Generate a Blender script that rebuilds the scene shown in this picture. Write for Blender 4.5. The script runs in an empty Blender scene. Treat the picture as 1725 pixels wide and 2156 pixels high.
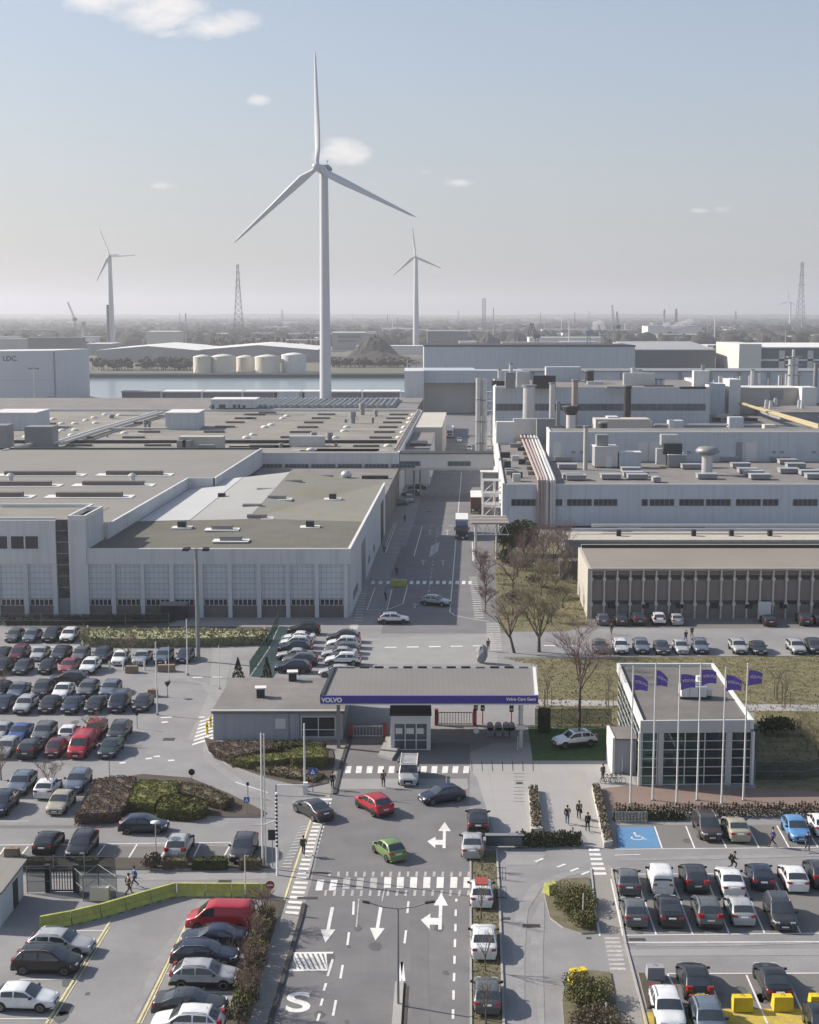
import bpy, bmesh, math, random
from math import radians as R, sin, cos, pi, tan, atan, sqrt, atan2
from mathutils import Vector, Matrix
random.seed(7)
S = bpy.context.scene
COL = S.collection
# ------------------------------------------------------------------ camera
CH = 45.0                       # drone height
PITCH = atan((1078-657)/3000.0)
cam = bpy.data.cameras.new('camera'); cam_o = bpy.data.objects.new('camera', cam); COL.objects.link(cam_o)
cam_o.location = (0, 0, CH); cam_o.rotation_euler = (pi/2-PITCH, 0, 0)
cam.sensor_fit = 'VERTICAL'; cam.sensor_height = 24; cam.lens = 24*3000/2156.0
cam.clip_start = 1; cam.clip_end = 60000
S.camera = cam_o
# ------------------------------------------------------------------ world, sun, exposure
SUN_EL = R(32); SUN_AZ = (-.945, .327)          # towards the sun: left and a little behind the scene
W = bpy.data.worlds.new('World'); S.world = W; W.use_nodes = True
nt = W.node_tree; N = nt.nodes; Lk = nt.links
bg = N['Background']
sky = N.new('ShaderNodeTexSky'); sky.sky_type = 'NISHITA'; sky.sun_disc = False
sky.sun_elevation = SUN_EL; sky.sun_rotation = atan2(SUN_AZ[0], SUN_AZ[1])
sky.altitude = 0; sky.air_density = 1.0; sky.dust_density = 2.2; sky.ozone_density = 1.0
SKY_STR = .094
bg.inputs[1].default_value = SKY_STR
def wmath(op, a, b=None, c=None, clamp=False):
    n = N.new('ShaderNodeMath'); n.operation = op; n.use_clamp = clamp
    for i, v in enumerate((a, b, c)):
        if v is None: continue
        if isinstance(v, (int, float)): n.inputs[i].default_value = v
        else: Lk.new(v, n.inputs[i])
    return n.outputs[0]
tc = N.new('ShaderNodeTexCoord'); sx = N.new('ShaderNodeSeparateXYZ'); Lk.new(tc.outputs['Generated'], sx.inputs[0])
py = wmath('MAXIMUM', sx.outputs[1], .02)
pu = wmath('DIVIDE', sx.outputs[0], py); pv = wmath('DIVIDE', sx.outputs[2], py)
cmb = N.new('ShaderNodeCombineXYZ'); Lk.new(pu, cmb.inputs[0]); Lk.new(pv, cmb.inputs[1])
nz = N.new('ShaderNodeTexNoise'); nz.inputs['Scale'].default_value = 32; nz.inputs['Detail'].default_value = 10; nz.inputs['Roughness'].default_value = .64
mp = N.new('ShaderNodeMapping'); mp.inputs['Scale'].default_value = (.75, 1.5, 1); Lk.new(cmb.outputs[0], mp.inputs[0]); Lk.new(mp.outputs[0], nz.inputs['Vector'])
def dir_uv(x, y):
    d = ray(x, y); return d.x/d.y, d.z/d.y
CAMF = Vector((0, cos(PITCH), -sin(PITCH))); CAMU = Vector((0, sin(PITCH), cos(PITCH))); CAMR = Vector((1, 0, 0))
def ray(x, y):
    return CAMF + CAMR*((x-862.5)/3000.0) + CAMU*(-(y-1078)/3000.0)
acc = None
# drifting fair-weather clouds: where each stands in the sky (direction), half width, half height, weight
for (x, y, a, b, wt) in ((235, -5, 110, 36, 1.0), (335, 22, 120, 46, 1.05), (440, 52, 90, 30, 1.0), (500, 45, 60, 26, .8), (370, 70, 60, 16, .6),
                         (725, 322, 62, 32, .9), (680, 330, 50, 20, .55), (546, 210, 34, 15, .55), (345, 390, 46, 12, .5),
                         (962, 386, 40, 11, .55), (1532, 440, 42, 12, .6), (1475, 444, 40, 9, .4), (1125, 386, 26, 9, .28), (900, 362, 30, 9, .2)):
    u0, v0 = dir_uv(x, y); a /= 3000.0; b /= 3000.0
    du = wmath('DIVIDE', wmath('SUBTRACT', pu, u0), a); dv = wmath('DIVIDE', wmath('SUBTRACT', pv, v0), b)
    e = wmath('SUBTRACT', 1.0, wmath('ADD', wmath('MULTIPLY', du, du), wmath('MULTIPLY', dv, dv)))
    e = wmath('ADD', wmath('MAXIMUM', e, -1.0), wt-1.0)
    acc = e if acc is None else wmath('MAXIMUM', acc, e)
m = wmath('ADD', acc, wmath('MULTIPLY', wmath('SUBTRACT', nz.outputs['Fac'], .50), 2.9))
m = wmath('MULTIPLY', m, .95, clamp=True)
m = wmath('MULTIPLY', wmath('SMOOTH_MIN', m, .95, .2), wmath('GREATER_THAN', acc, -.9))
m = wmath('MAXIMUM', m, 0, clamp=True)
# a pale moist veil low in the sky
veil = wmath('POWER', wmath('SUBTRACT', 1.0, wmath('ABSOLUTE', sx.outputs[2])), 5.0)
smix = N.new('ShaderNodeMixRGB'); smix.inputs[0].default_value = .5; Lk.new(sky.outputs[0], smix.inputs[1]); smix.inputs[2].default_value = (1.42, 1.84, 2.62, 1)   # thin high moisture greys the blue
vmix = N.new('ShaderNodeMixRGB'); Lk.new(wmath('MULTIPLY', veil, .66), vmix.inputs[0]); Lk.new(smix.outputs[0], vmix.inputs[1]); vmix.inputs[2].default_value = (3.2, 3.12, 3.06, 1)
cmx = N.new('ShaderNodeMixRGB'); Lk.new(m, cmx.inputs[0]); Lk.new(vmix.outputs[0], cmx.inputs[1]); cmx.inputs[2].default_value = (4.9, 4.75, 4.7, 1)
Lk.new(cmx.outputs[0], bg.inputs[0])
sun = bpy.data.lights.new('sun', 'SUN'); sun.energy = 3.7; sun.angle = R(.55); sun.color = (1, .925, .83)
sun_o = bpy.data.objects.new('sun', sun); COL.objects.link(sun_o)
sd = Vector((SUN_AZ[0]*cos(SUN_EL), SUN_AZ[1]*cos(SUN_EL), sin(SUN_EL)))
sun_o.rotation_euler = sd.to_track_quat('Z', 'Y').to_euler(); sun_o.location = (-60, 60, 200)
S.view_settings.view_transform = 'Standard'; S.view_settings.look = 'None'; S.view_settings.exposure = 1.02; S.view_settings.gamma = 1
S.cycles.max_bounces = 6; S.cycles.diffuse_bounces = 3; S.cycles.glossy_bounces = 2; S.cycles.transparent_max_bounces = 12; S.cycles.volume_bounces = 0
S.cycles.use_denoising = True
# ------------------------------------------------------------------ pixel -> place helpers (1725 x 2156 view of the photograph)
CR = {0: (0, 0, 1.89971), 1: (0, 3200, .63768), 2: (1000, 3200, .63768), 3: (2000, 3200, .74029), 4: (0, 2400, .63768), 5: (1000, 2400, .63768),
      6: (2100, 2400, .68232), 7: (0, 1600, .63768), 8: (1000, 1600, .63768), 9: (1900, 1900, .79826), 10: (1900, 1350, .79826),
      11: (1000, 1150, .63768), 12: (0, 1150, .63768), 13: (2100, 1050, .68232), 14: (1250, 2620, .55072), 15: (2350, 2600, .53739), 16: (1000, 2950, .34795)}
def q(c, x, y):
    ox, oy, s = CR[c]; return (ox+x*s)/1.89971, (oy+y*s)/1.89971
def P(x, y, z=0.0):                       # point of height z seen at view pixel (x, y)
    d = ray(x, y); t = (z-CH)/d.z; return Vector((d.x*t, d.y*t, z))
def G(c, x, y, z=0.0): return P(*q(c, x, y), z)
def V(x, y, Y):                           # point at distance Y seen at pixel (x, y)
    d = ray(x, y); t = Y/d.y; return Vector((d.x*t, Y, CH+d.z*t))
def zy(y, Y): return V(862.5, y, Y).z
def xp(x, y, Y): return V(x, y, Y).x
SH = .0458/cos(PITCH)                     # the works street leans this much to the right per metre
# ------------------------------------------------------------------ materials
MATS = {}
def mat(name, c, rough=.85, var=.12, scale=.35, fine=.06, fscale=9, metal=0.0, spec=.3, bump=0.0, seam=None, seam_c=.75, coat=0, c2=None, ctr=.5, streak=0):
    if name in MATS: return MATS[name]
    m = bpy.data.materials.new(name); m.use_nodes = True; t = m.node_tree; n = t.nodes; l = t.links; b = n['Principled BSDF']
    b.inputs['Roughness'].default_value = rough; b.inputs['Metallic'].default_value = metal; b.inputs['Specular IOR Level'].default_value = spec
    b.inputs['Coat Weight'].default_value = coat
    co = n.new('ShaderNodeTexCoord')
    n1 = n.new('ShaderNodeTexNoise'); n1.inputs['Scale'].default_value = scale; n1.inputs['Detail'].default_value = 6; n1.inputs['Roughness'].default_value = .6
    n2 = n.new('ShaderNodeTexNoise'); n2.inputs['Scale'].default_value = fscale; n2.inputs['Detail'].default_value = 3
    l.new(co.outputs['Object'], n1.inputs[0]); l.new(co.outputs['Object'], n2.inputs[0])
    def mth(op, a, bb, cc=None):
        k = n.new('ShaderNodeMath'); k.operation = op
        for i, v in enumerate((a, bb, cc)):
            if v is None: continue
            if isinstance(v, (int, float)): k.inputs[i].default_value = v
            else: l.new(v, k.inputs[i])
        return k.outputs[0]
    f = mth('ADD', mth('MULTIPLY_ADD', n1.outputs['Fac'], var*3.2, 1-var*1.6), mth('MULTIPLY_ADD', n2.outputs['Fac'], fine*3.2, -fine*1.6))
    if seam:                              # panel joints: (axis, period, width)
        sp = n.new('ShaderNodeSeparateXYZ'); l.new(co.outputs['Object'], sp.inputs[0])
        for (ax, per, wd) in seam:
            fr = mth('FRACT', mth('DIVIDE', sp.outputs['XYZ'.index(ax)], per), None)
            g = mth('LESS_THAN', fr, wd/per)
            f = mth('MULTIPLY', f, mth('MULTIPLY_ADD', g, seam_c-1.0, 1.0))
    if streak:                            # rain streaks running down
        mp_ = n.new('ShaderNodeMapping'); mp_.inputs['Scale'].default_value = (1.3, 1.3, .06); l.new(co.outputs['Object'], mp_.inputs[0])
        n4 = n.new('ShaderNodeTexNoise'); n4.inputs['Scale'].default_value = 1.0; n4.inputs['Detail'].default_value = 5; l.new(mp_.outputs[0], n4.inputs[0])
        r4 = n.new('ShaderNodeMapRange'); r4.inputs[1].default_value = .48; r4.inputs[2].default_value = .72; r4.inputs[3].default_value = 1; r4.inputs[4].default_value = 1-streak; l.new(n4.outputs['Fac'], r4.inputs[0]); f = mth('MULTIPLY', f, r4.outputs[0])
    mix = n.new('ShaderNodeVectorMath'); mix.operation = 'SCALE'; mix.inputs[0].default_value = c[:3]
    if c2:
        n3 = n.new('ShaderNodeTexNoise'); n3.inputs['Scale'].default_value = scale*2.7; n3.inputs['Detail'].default_value = 7; n3.inputs['Roughness'].default_value = .65; l.new(co.outputs['Object'], n3.inputs[0])
        rg = n.new('ShaderNodeMapRange'); rg.inputs[1].default_value = ctr-.1; rg.inputs[2].default_value = ctr+.1; l.new(n3.outputs['Fac'], rg.inputs[0])
        cm = n.new('ShaderNodeMixRGB'); l.new(rg.outputs[0], cm.inputs[0]); cm.inputs[1].default_value = (*c[:3], 1); cm.inputs[2].default_value = (*c2[:3], 1); l.new(cm.outputs[0], mix.inputs[0])
    l.new(f, mix.inputs['Scale']); l.new(mix.outputs[0], b.inputs['Base Color'])
    if bump:
        bp = n.new('ShaderNodeBump'); bp.inputs['Strength'].default_value = bump; bp.inputs['Distance'].default_value = .05
        l.new(n2.outputs['Fac'], bp.inputs['Height']); l.new(bp.outputs[0], b.inputs['Normal'])
    MATS[name] = m; return m
def glass(name, c=(.03, .04, .05), rough=.06, var=.5, scale=.6):
    if name in MATS: return MATS[name]
    m = mat(name, c, rough, var, scale, 0, metal=0, spec=.6); return m
def clear_glass(name, tint=(.55, .68, .68), mixf=.76):
    m = bpy.data.materials.new(name); m.use_nodes = True; t = m.node_tree; n = t.nodes; l = t.links
    out = n['Material Output']; b = n['Principled BSDF']; b.inputs['Base Color'].default_value = (.07, .09, .09, 1); b.inputs['Roughness'].default_value = .05; b.inputs['Specular IOR Level'].default_value = .8
    tr = n.new('ShaderNodeBsdfTransparent'); tr.inputs[0].default_value = (*tint, 1); mx = n.new('ShaderNodeMixShader'); mx.inputs[0].default_value = mixf
    l.new(b.outputs[0], mx.inputs[1]); l.new(tr.outputs[0], mx.inputs[2]); l.new(mx.outputs[0], out.inputs[0]); return m
# ------------------------------------------------------------------ mesh builder
KIDS = {}
class MB:
    def __init__(s): s.v = []; s.f = []; s.m = []; s.sm = []
    def add(s, vs, fs, mi=0, smooth=False):
        o = len(s.v); s.v += [tuple(p) for p in vs]
        for f in fs: s.f.append(tuple(i+o for i in f)); s.m.append(mi); s.sm.append(smooth)
        return s
    def hexa(s, b, t, mi=0):              # four bottom points ccw, four top points
        return s.add(list(b)+list(t), [(3, 2, 1, 0), (4, 5, 6, 7), (0, 1, 5, 4), (1, 2, 6, 5), (2, 3, 7, 6), (3, 0, 4, 7)], mi)
    def box(s, x0, x1, y0, y1, z0, z1, mi=0):
        return s.hexa([(x0, y0, z0), (x1, y0, z0), (x1, y1, z0), (x0, y1, z0)], [(x0, y0, z1), (x1, y0, z1), (x1, y1, z1), (x0, y1, z1)], mi)
    def sbox(s, u0, u1, y0, y1, z0, z1, mi=0):    # box leaning with the street direction
        k = lambda u, y, z: (u+SH*y, y, z)
        return s.hexa([k(u0, y0, z0), k(u1, y0, z0), k(u1, y1, z0), k(u0, y1, z0)], [k(u0, y0, z1), k(u1, y0, z1), k(u1, y1, z1), k(u0, y1, z1)], mi)
    def obox(s, c, sx, sy, sz, a=0, mi=0):        # centre of the base, size, turn
        ca, sa = cos(a), sin(a)
        pts = [(-sx/2, -sy/2), (sx/2, -sy/2), (sx/2, sy/2), (-sx/2, sy/2)]
        w = [(c[0]+x*ca-y*sa, c[1]+x*sa+y*ca) for x, y in pts]
        return s.hexa([(x, y, c[2]) for x, y in w], [(x, y, c[2]+sz) for x, y in w], mi)
    def prism(s, pts, z0, z1, mi=0, mtop=None):
        n = len(pts); a = sum(pts[i][0]*pts[(i+1) % n][1]-pts[(i+1) % n][0]*pts[i][1] for i in range(n))
        if a < 0: pts = pts[::-1]
        vs = [(p[0], p[1], z0) for p in pts]+[(p[0], p[1], z1) for p in pts]
        s.add(vs, [tuple(range(n-1, -1, -1))]+[(i, (i+1) % n, n+(i+1) % n, n+i) for i in range(n)], mi)
        s.add([(p[0], p[1], z1) for p in pts], [tuple(range(n))], mi if mtop is None else mtop); return s
    def poly(s, pts, mi=0): return s.add(pts, [tuple(range(len(pts)))], mi)
    def sheet(s, pts, z, mi=0):
        n = len(pts); a = sum(pts[i][0]*pts[(i+1) % n][1]-pts[(i+1) % n][0]*pts[i][1] for i in range(n))
        if a < 0: pts = pts[::-1]
        return s.add([(p[0], p[1], z) for p in pts], [tuple(range(n))], mi)
    def cyl(s, p0, p1, r0, r1=None, n=8, mi=0, smooth=True, caps=True):
        r1 = r0 if r1 is None else r1; p0 = Vector(p0); p1 = Vector(p1); d = (p1-p0)
        if d.length < 1e-6: return s
        d.normalize(); a = d.orthogonal().normalized(); b = d.cross(a)
        vs = [p0+(a*cos(2*pi*i/n)+b*sin(2*pi*i/n))*r0 for i in range(n)]+[p1+(a*cos(2*pi*i/n)+b*sin(2*pi*i/n))*r1 for i in range(n)]
        s.add(vs, [(i, (i+1) % n, n+(i+1) % n, n+i) for i in range(n)], mi, smooth)
        if caps: s.add(vs, [tuple(range(n-1, -1, -1)), tuple(range(n, 2*n))], mi)
        return s
    def tube(s, pts, r, n=6, mi=0):
        for a, b in zip(pts, pts[1:]): s.cyl(a, b, r, r, n, mi)
        return s
    def lathe(s, c, prof, n=16, mi=0, axis='Z', smooth=True):   # prof: (radius, height)
        vs = []
        for r, h in prof:
            for i in range(n):
                a = 2*pi*i/n
                p = (r*cos(a), r*sin(a), h) if axis == 'Z' else (r*cos(a), h, r*sin(a))
                vs.append((c[0]+p[0], c[1]+p[1], c[2]+p[2]))
        fs = [(j*n+i, j*n+(i+1) % n, (j+1)*n+(i+1) % n, (j+1)*n+i) for j in range(len(prof)-1) for i in range(n)]
        if axis != 'Z': fs = [f[::-1] for f in fs]
        return s.add(vs, fs, mi, smooth)
    def ball(s, c, rx, ry, rz, n=8, mi=0):
        k = max(4, n//2+1)
        vs = []; 
        for j in range(k+1):
            t = pi*j/k
            for i in range(n): vs.append((c[0]+rx*sin(t)*cos(2*pi*i/n), c[1]+ry*sin(t)*sin(2*pi*i/n), c[2]+rz*cos(t)))
        return s.add(vs, [((j+1)*n+i, (j+1)*n+(i+1) % n, j*n+(i+1) % n, j*n+i) for j in range(k) for i in range(n)], mi, True)
    def build(s, name, mats, parent=None, org=None):
        me = bpy.data.meshes.new(name)
        o0 = Vector(org) if org is not None else Vector((0, 0, 0))
        if parent is not None and org is None: o0 = Vector(parent.get('_o', (0, 0, 0)))
        me.from_pydata([(v[0]-o0.x, v[1]-o0.y, v[2]-o0.z) for v in s.v], [], s.f)
        if not isinstance(mats, (list, tuple)): mats = [mats]
        for m in mats: me.materials.append(m)
        me.polygons.foreach_set('material_index', s.m); me.polygons.foreach_set('use_smooth', s.sm); me.update()
        o = bpy.data.objects.new(name, me); COL.objects.link(o)
        if parent is not None: o.parent = parent; KIDS.setdefault(parent.name, []).append(o)
        elif org is not None: o.location = o0
        return o
def tag(o, label, cat, group=None):
    o['label'] = label; o['category'] = cat
    if group: o['group'] = group
    return o
def thing(name, label, cat, loc=(0, 0, 0), group=None, rz=0):
    o = bpy.data.objects.new(name, None); COL.objects.link(o); o.location = loc; o.rotation_euler.z = rz; o.empty_display_size = .3
    o['_o'] = list(loc) if rz == 0 else [0, 0, 0]
    return tag(o, label, cat, group)
def struct(name, mb, m, org=(0, 0, 0)):
    o = mb.build(name, m, org=org); o['kind'] = 'structure'; return o
def stuff(name, mb, m, label, cat, org=(0, 0, 0)):
    o = mb.build(name, m, org=org); o['kind'] = 'stuff'; return tag(o, label, cat)
def kids(o):
    return KIDS.get(o.name, [])
def copy_tree(o, parent=None):
    c = o.copy(); COL.objects.link(c)
    if parent is not None: c.parent = parent
    for ch in kids(o): KIDS.setdefault(c.name, []).append(copy_tree(ch, c))
    return c
def text_mesh(body, size, name, m, parent, loc, rot, bold=0.0, extrude=.02):
    cu = bpy.data.curves.new(name, 'FONT'); cu.body = body; cu.size = size; cu.extrude = extrude; cu.align_x = 'CENTER'; cu.align_y = 'CENTER'; cu.offset = bold
    t = bpy.data.objects.new(name+'_tmp', cu); COL.objects.link(t)
    dg = bpy.context.evaluated_depsgraph_get(); me = bpy.data.meshes.new_from_object(t.evaluated_get(dg))
    bpy.data.objects.remove(t); me.materials.clear(); me.materials.append(m); me.name = name
    o = bpy.data.objects.new(name, me); COL.objects.link(o); o.location = loc; o.rotation_euler = rot
    if parent is not None: o.parent = parent; KIDS.setdefault(parent.name, []).append(o)
    return o
# ================================================================== GROUND
M = {}
M['asphalt'] = mat('asphalt_pale', (.232, .226, .226), .92, .12, .07, .07, 5, c2=(.198, .193, .195), ctr=.5)
M['road'] = mat('asphalt_road', (.163, .158, .16), .9, .12, .1, .07, 6, c2=(.14, .136, .139), ctr=.48)
M['lotdark'] = mat('asphalt_bay', (.155, .148, .14), .92, .16, .15, .07, 6)
M['concrete'] = mat('concrete_slab', (.30, .29, .282), .9, .1, .12, .05, 6, seam=(('X', 2.6, .05), ('Y', 2.6, .05)), seam_c=.86)
M['pave'] = mat('paving', (.24, .225, .21), .9, .12, .2, .06, 8, seam=(('Y', 1.2, .05),), seam_c=.85)
M['kerb'] = mat('kerb_stone', (.32, .31, .29), .9, .1, .5)
M['kerbdark'] = mat('kerb_dark', (.05, .05, .05), .9, .2, .5)
M['grass'] = mat('lawn_dry', (.105, .098, .045), 1, .2, .25, .2, 3, bump=.3, c2=(.17, .145, .085), ctr=.52)
M['grassgreen'] = mat('lawn_green', (.035, .082, .022), 1, .25, .5, .2, 5, bump=.4, c2=(.06, .095, .032))
M['soil'] = mat('verge_soil', (.15, .125, .09), 1, .2, .6, .15, 4, bump=.3, c2=(.10, .10, .05))
M['bark'] = mat('bed_soil', (.075, .062, .05), 1, .25, .6, .15, 4)
M['brick'] = mat('brick_paving', (.19, .14, .118), .9, .15, .3, .1, 7)
M['white'] = mat('road_paint', (.60, .59, .565), .8, .22, .6, .16, 4)
M['worn'] = mat('road_paint_worn', (.36, .35, .335), .85, .3, .8, .3, 4)
M['yline'] = mat('road_paint_yellow', (.55, .49, .26), .85, .2, .8, .2, 4)
M['blue'] = mat('bay_paint_blue', (.095, .21, .36), .85, .12, .4, .08, 5)
M['yellow'] = mat('bay_paint_yellow', (.48, .36, .05), .85, .16, .5, .16, 5, c2=(.36, .28, .08))
M['field'] = mat('far_ground', (.12, .115, .085), 1, .35, .004, .12, .03)
M['water'] = mat('canal_water', (.12, .17, .20), .18, .08, .02, .05, .12, spec=.5, bump=.06)
M['tactile'] = mat('walkway_paving', (.30, .285, .265), .9, .1, .3, .05, 8)
g = MB(); g.sheet([(-9000, -60), (9000, -60), (9000, 12500), (-9000, 12500)], 0); struct('ground', g, M['field'])
g = MB(); g.sheet([(-420, 40), (420, 40), (700, 739), (-700, 739)], .02); struct('works_yard', g, M['asphalt'])
g = MB(); g.sheet([(-1400, 741), (1400, 741), (1400, 984), (-1400, 984)], .1); struct('water', g, M['water'])
def sheet(name, pts, z, m, c=0, org=None):
    mb = MB(); mb.sheet([G(c, *p) for p in pts], z); return struct(name, mb, M[m])
sheet('road', [(556, 2190), (634, 1933), (655, 1862), (703, 1640), (738, 1565), (990, 1565), (988, 1700), (990, 1880), (993, 2190)], .026, 'road')
# works street running away between the halls
def S_(u, Y): return (u+SH*Y, Y)
UL = V(738, 1290, 207.8).x-SH*207.8        # street side of the left hall
UR = V(1058, 1107, 297).x-SH*297           # street side of the right works
mb = MB(); mb.sheet([S_(UL+5.2, 197), S_(UL+23.5, 197), S_(UL+19.5, 640), S_(UL+5.2, 640)], .026); struct('street', mb, M['road'])
mb = MB(); mb.sheet([S_(UL+.2, 203), S_(UL+3.6, 203), S_(UL+3.6, 330), S_(UL+.2, 330)], .03); struct('footpath', mb, M['pave'])
sheet('pavement', [(500, 2190), (552, 2190), (632, 1934), (655, 1862), (703, 1640), (735, 1565), (716, 1565), (690, 1640), (648, 1735), (594, 1932)], .03, 'pave')
sheet('plaza', [(990, 1585), (1040, 1565), (1300, 1560), (1342, 1655), (1262, 1660), (1288, 1785), (1250, 1788), (1225, 1752), (1040, 1752), (1005, 1640), (990, 1620)], .024, 'concrete')
sheet('walkway', [(1195, 1622), (1232, 1622), (1250, 1752), (1208, 1752)], .03, 'tactile')
sheet('verge', [(991, 1792), (1046, 1792), (1062, 2190), (993, 2190)], .028, 'soil')
sheet('lawn', [(1060, 1386), (2060, 1380), (2060, 1700), (1592, 1660), (1588, 1500), (1300, 1500), (1300, 1545), (1128, 1545), (1132, 1400)], .028, 'grass')
sheet('display_lawn', [(1112, 1532), (1302, 1532), (1292, 1602), (1122, 1602)], .033, 'grassgreen')
sheet('lawn', [(1042, 1195), (1225, 1195), (1240, 1318), (1190, 1330), (1052, 1330)], .028, 'grass')
sheet('lawn', [(1040, 1130), (1215, 1130), (1232, 1190), (1042, 1190)], .028, 'soil')
sheet('path', [(1130, 1473), (1302, 1476), (1302, 1487), (1130, 1486)], .036, 'concrete')
sheet('path', [(1565, 1483), (2060, 1487), (2060, 1500), (1568, 1497)], .036, 'concrete')
sheet('terrace', [(1258, 1662), (1345, 1652), (1590, 1660), (1680, 1664), (2060, 1692), (2060, 1712), (1266, 1706)], .034, 'brick')
sheet('car_park', [(1236, 1304), (2060, 1304), (2060, 1323), (1232, 1323)], .026, 'lotdark')
sheet('car_park', [(1296, 1738), (2060, 1735), (2060, 1785), (1300, 1788)], .026, 'lotdark')
sheet('car_park', [(1296, 1858), (2060, 1855), (2060, 1966), (1312, 1968)], .026, 'lotdark')
sheet('car_park', [(1338, 2052), (2060, 2050), (2060, 2190), (1366, 2190)], .026, 'lotdark')
sheet('car_park', [(0, 1782), (560, 1782), (545, 1832), (-20, 1830)], .026, 'lotdark')
sheet('footpath', [(1246, 1822), (1288, 1822), (1362, 2190), (1308, 2190)], .032, 'pave')
sheet('accessible_bay', [(1299, 1742), (1376, 1741), (1391, 1786), (1303, 1788)], .032, 'blue')
sheet('painted_bay', [(1448, 2126), (2060, 2122), (2060, 2190), (1455, 2190)], .032, 'yellow')
sheet('painted_bay', [(1352, 2132), (1380, 2132), (1386, 2190), (1362, 2190)], .032, 'yellow')
# ---- painted markings
def line(mb, a, b, w, z=.04, mi=0):
    a = Vector((a[0], a[1], 0)); b = Vector((b[0], b[1], 0)); d = (b-a).normalized(); n = Vector((-d.y, d.x, 0))*w/2
    mb.sheet([a-n, b-n, b+n, a+n], z, mi)
def dashes(mb, a, b, w, on, off, z=.04):
    a = Vector((a[0], a[1], 0)); b = Vector((b[0], b[1], 0)); L = (b-a).length; d = (b-a)/L; t = 0
    while t < L: line(mb, a+d*t, a+d*min(L, t+on), w, z); t += on+off
def gline(mb, c, pts, w=.12):
    for a, b in zip(pts, pts[1:]): line(mb, G(c, *a), G(c, *b), w)
def marking(name, mb, m='white'): return struct(name, mb, M[m])
# lane dashes of the main road
mb = MB()
for (a, b) in (((652, 640), (648, 722)), ((622, 832), (612, 912)), ((583, 1038), (568, 1122)), ((540, 1258), (522, 1356)), ((995, 638), (988, 712)), ((980, 820), (970, 902)),
               ((1296, 622), (1294, 640)), ((1292, 690), (1291, 730)), ((1290, 780), (1289, 826)), ((1287, 876), (1286, 926)), ((1284, 980), (1283, 1030)), ((1282, 1088), (1280, 1140)), ((1278, 1196), (1277, 1256)), ((1275, 1316), (1274, 1376)),
               ((478, 1152), (464, 1198)), ((457, 1248), (444, 1294)), ((437, 1342), (424, 1390)), ((520, 1000), (488, 1108))):
    gline(mb, 2, (a, b), .17)
marking('lane_line', mb)
mb = MB()
gline(mb, 2, ((684, 620), (668, 800)), .1); gline(mb, 2, ((845, 560), (828, 640)), .1); gline(mb, 2, ((1385, 640), (1392, 1400)), .08); gline(mb, 2, ((1384, 420), (1386, 640)), .08)
marking('lane_line', mb, 'worn')
def arrow(kind, c, tail, head):
    mb = MB(); a = G(c, *tail); b = G(c, *head); d = Vector((b.x-a.x, b.y-a.y, 0)); L = d.length; d.normalize(); n = Vector((-d.y, d.x, 0))
    pt = lambda s, t: a+d*s+n*t
    hl = L*.36
    mb.sheet([pt(0, -.13), pt(L-hl, -.13), pt(L-hl, .13), pt(0, .13)], .041)
    mb.sheet([pt(L-hl, -.55), pt(L, 0), pt(L-hl, .55)], .041)
    if kind == 'left':
        mb.sheet([pt(L*.12, .13), pt(L*.30, .13), pt(L*.30, .75), pt(L*.12, .75)], .041)
        mb.sheet([pt(L*.0, .75), pt(L*.42, .75), pt(L*.24, 1.45)], .041)
    return marking('lane_arrow', mb)
arrow('s', 2, (518, 675), (474, 898)); arrow('s', 2, (822, 672), (787, 885)); arrow('left', 2, (1192, 815), (1200, 585)); arrow('left', 2, (1218, 304), (1222, 140))
mb = MB(); mb.sheet([G(2, *p) for p in ((265, 958), (524, 955), (521, 966), (262, 968))], .04); mb.sheet([G(2, *p) for p in ((246, 1066), (488, 1062), (484, 1074), (242, 1077))], .04)
for k in range(8):
    f0 = k/8-.12; f1 = f0+.075
    def at(f, t):
        x0 = 264-22*t+258*0; x = (264-22*t)+f*((524-36*t)-(264-22*t)); return G(2, x, 958+112*t)
    def cl(f): return max(0, min(1, f))
    mb.sheet([at(cl(f0), 0), at(cl(f1), 0), at(cl(f1+.34), 1), at(cl(f0+.34), 1)], .041)
marking('hatched_box', mb)
t = text_mesh('S', 4.6, 'bus_lane_letter', M['white'], None, P(628, 2112, .042), (0, 0, R(2)), bold=.09, extrude=.002); t.scale = (.82, .82, 1); t['kind'] = 'structure'
mb = MB(); gline(mb, 2, ((940, 1140), (953, 1018)), .22); gline(mb, 2, ((953, 1018), (966, 1138)), .22); marking('island_nose_line', mb)
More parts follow.
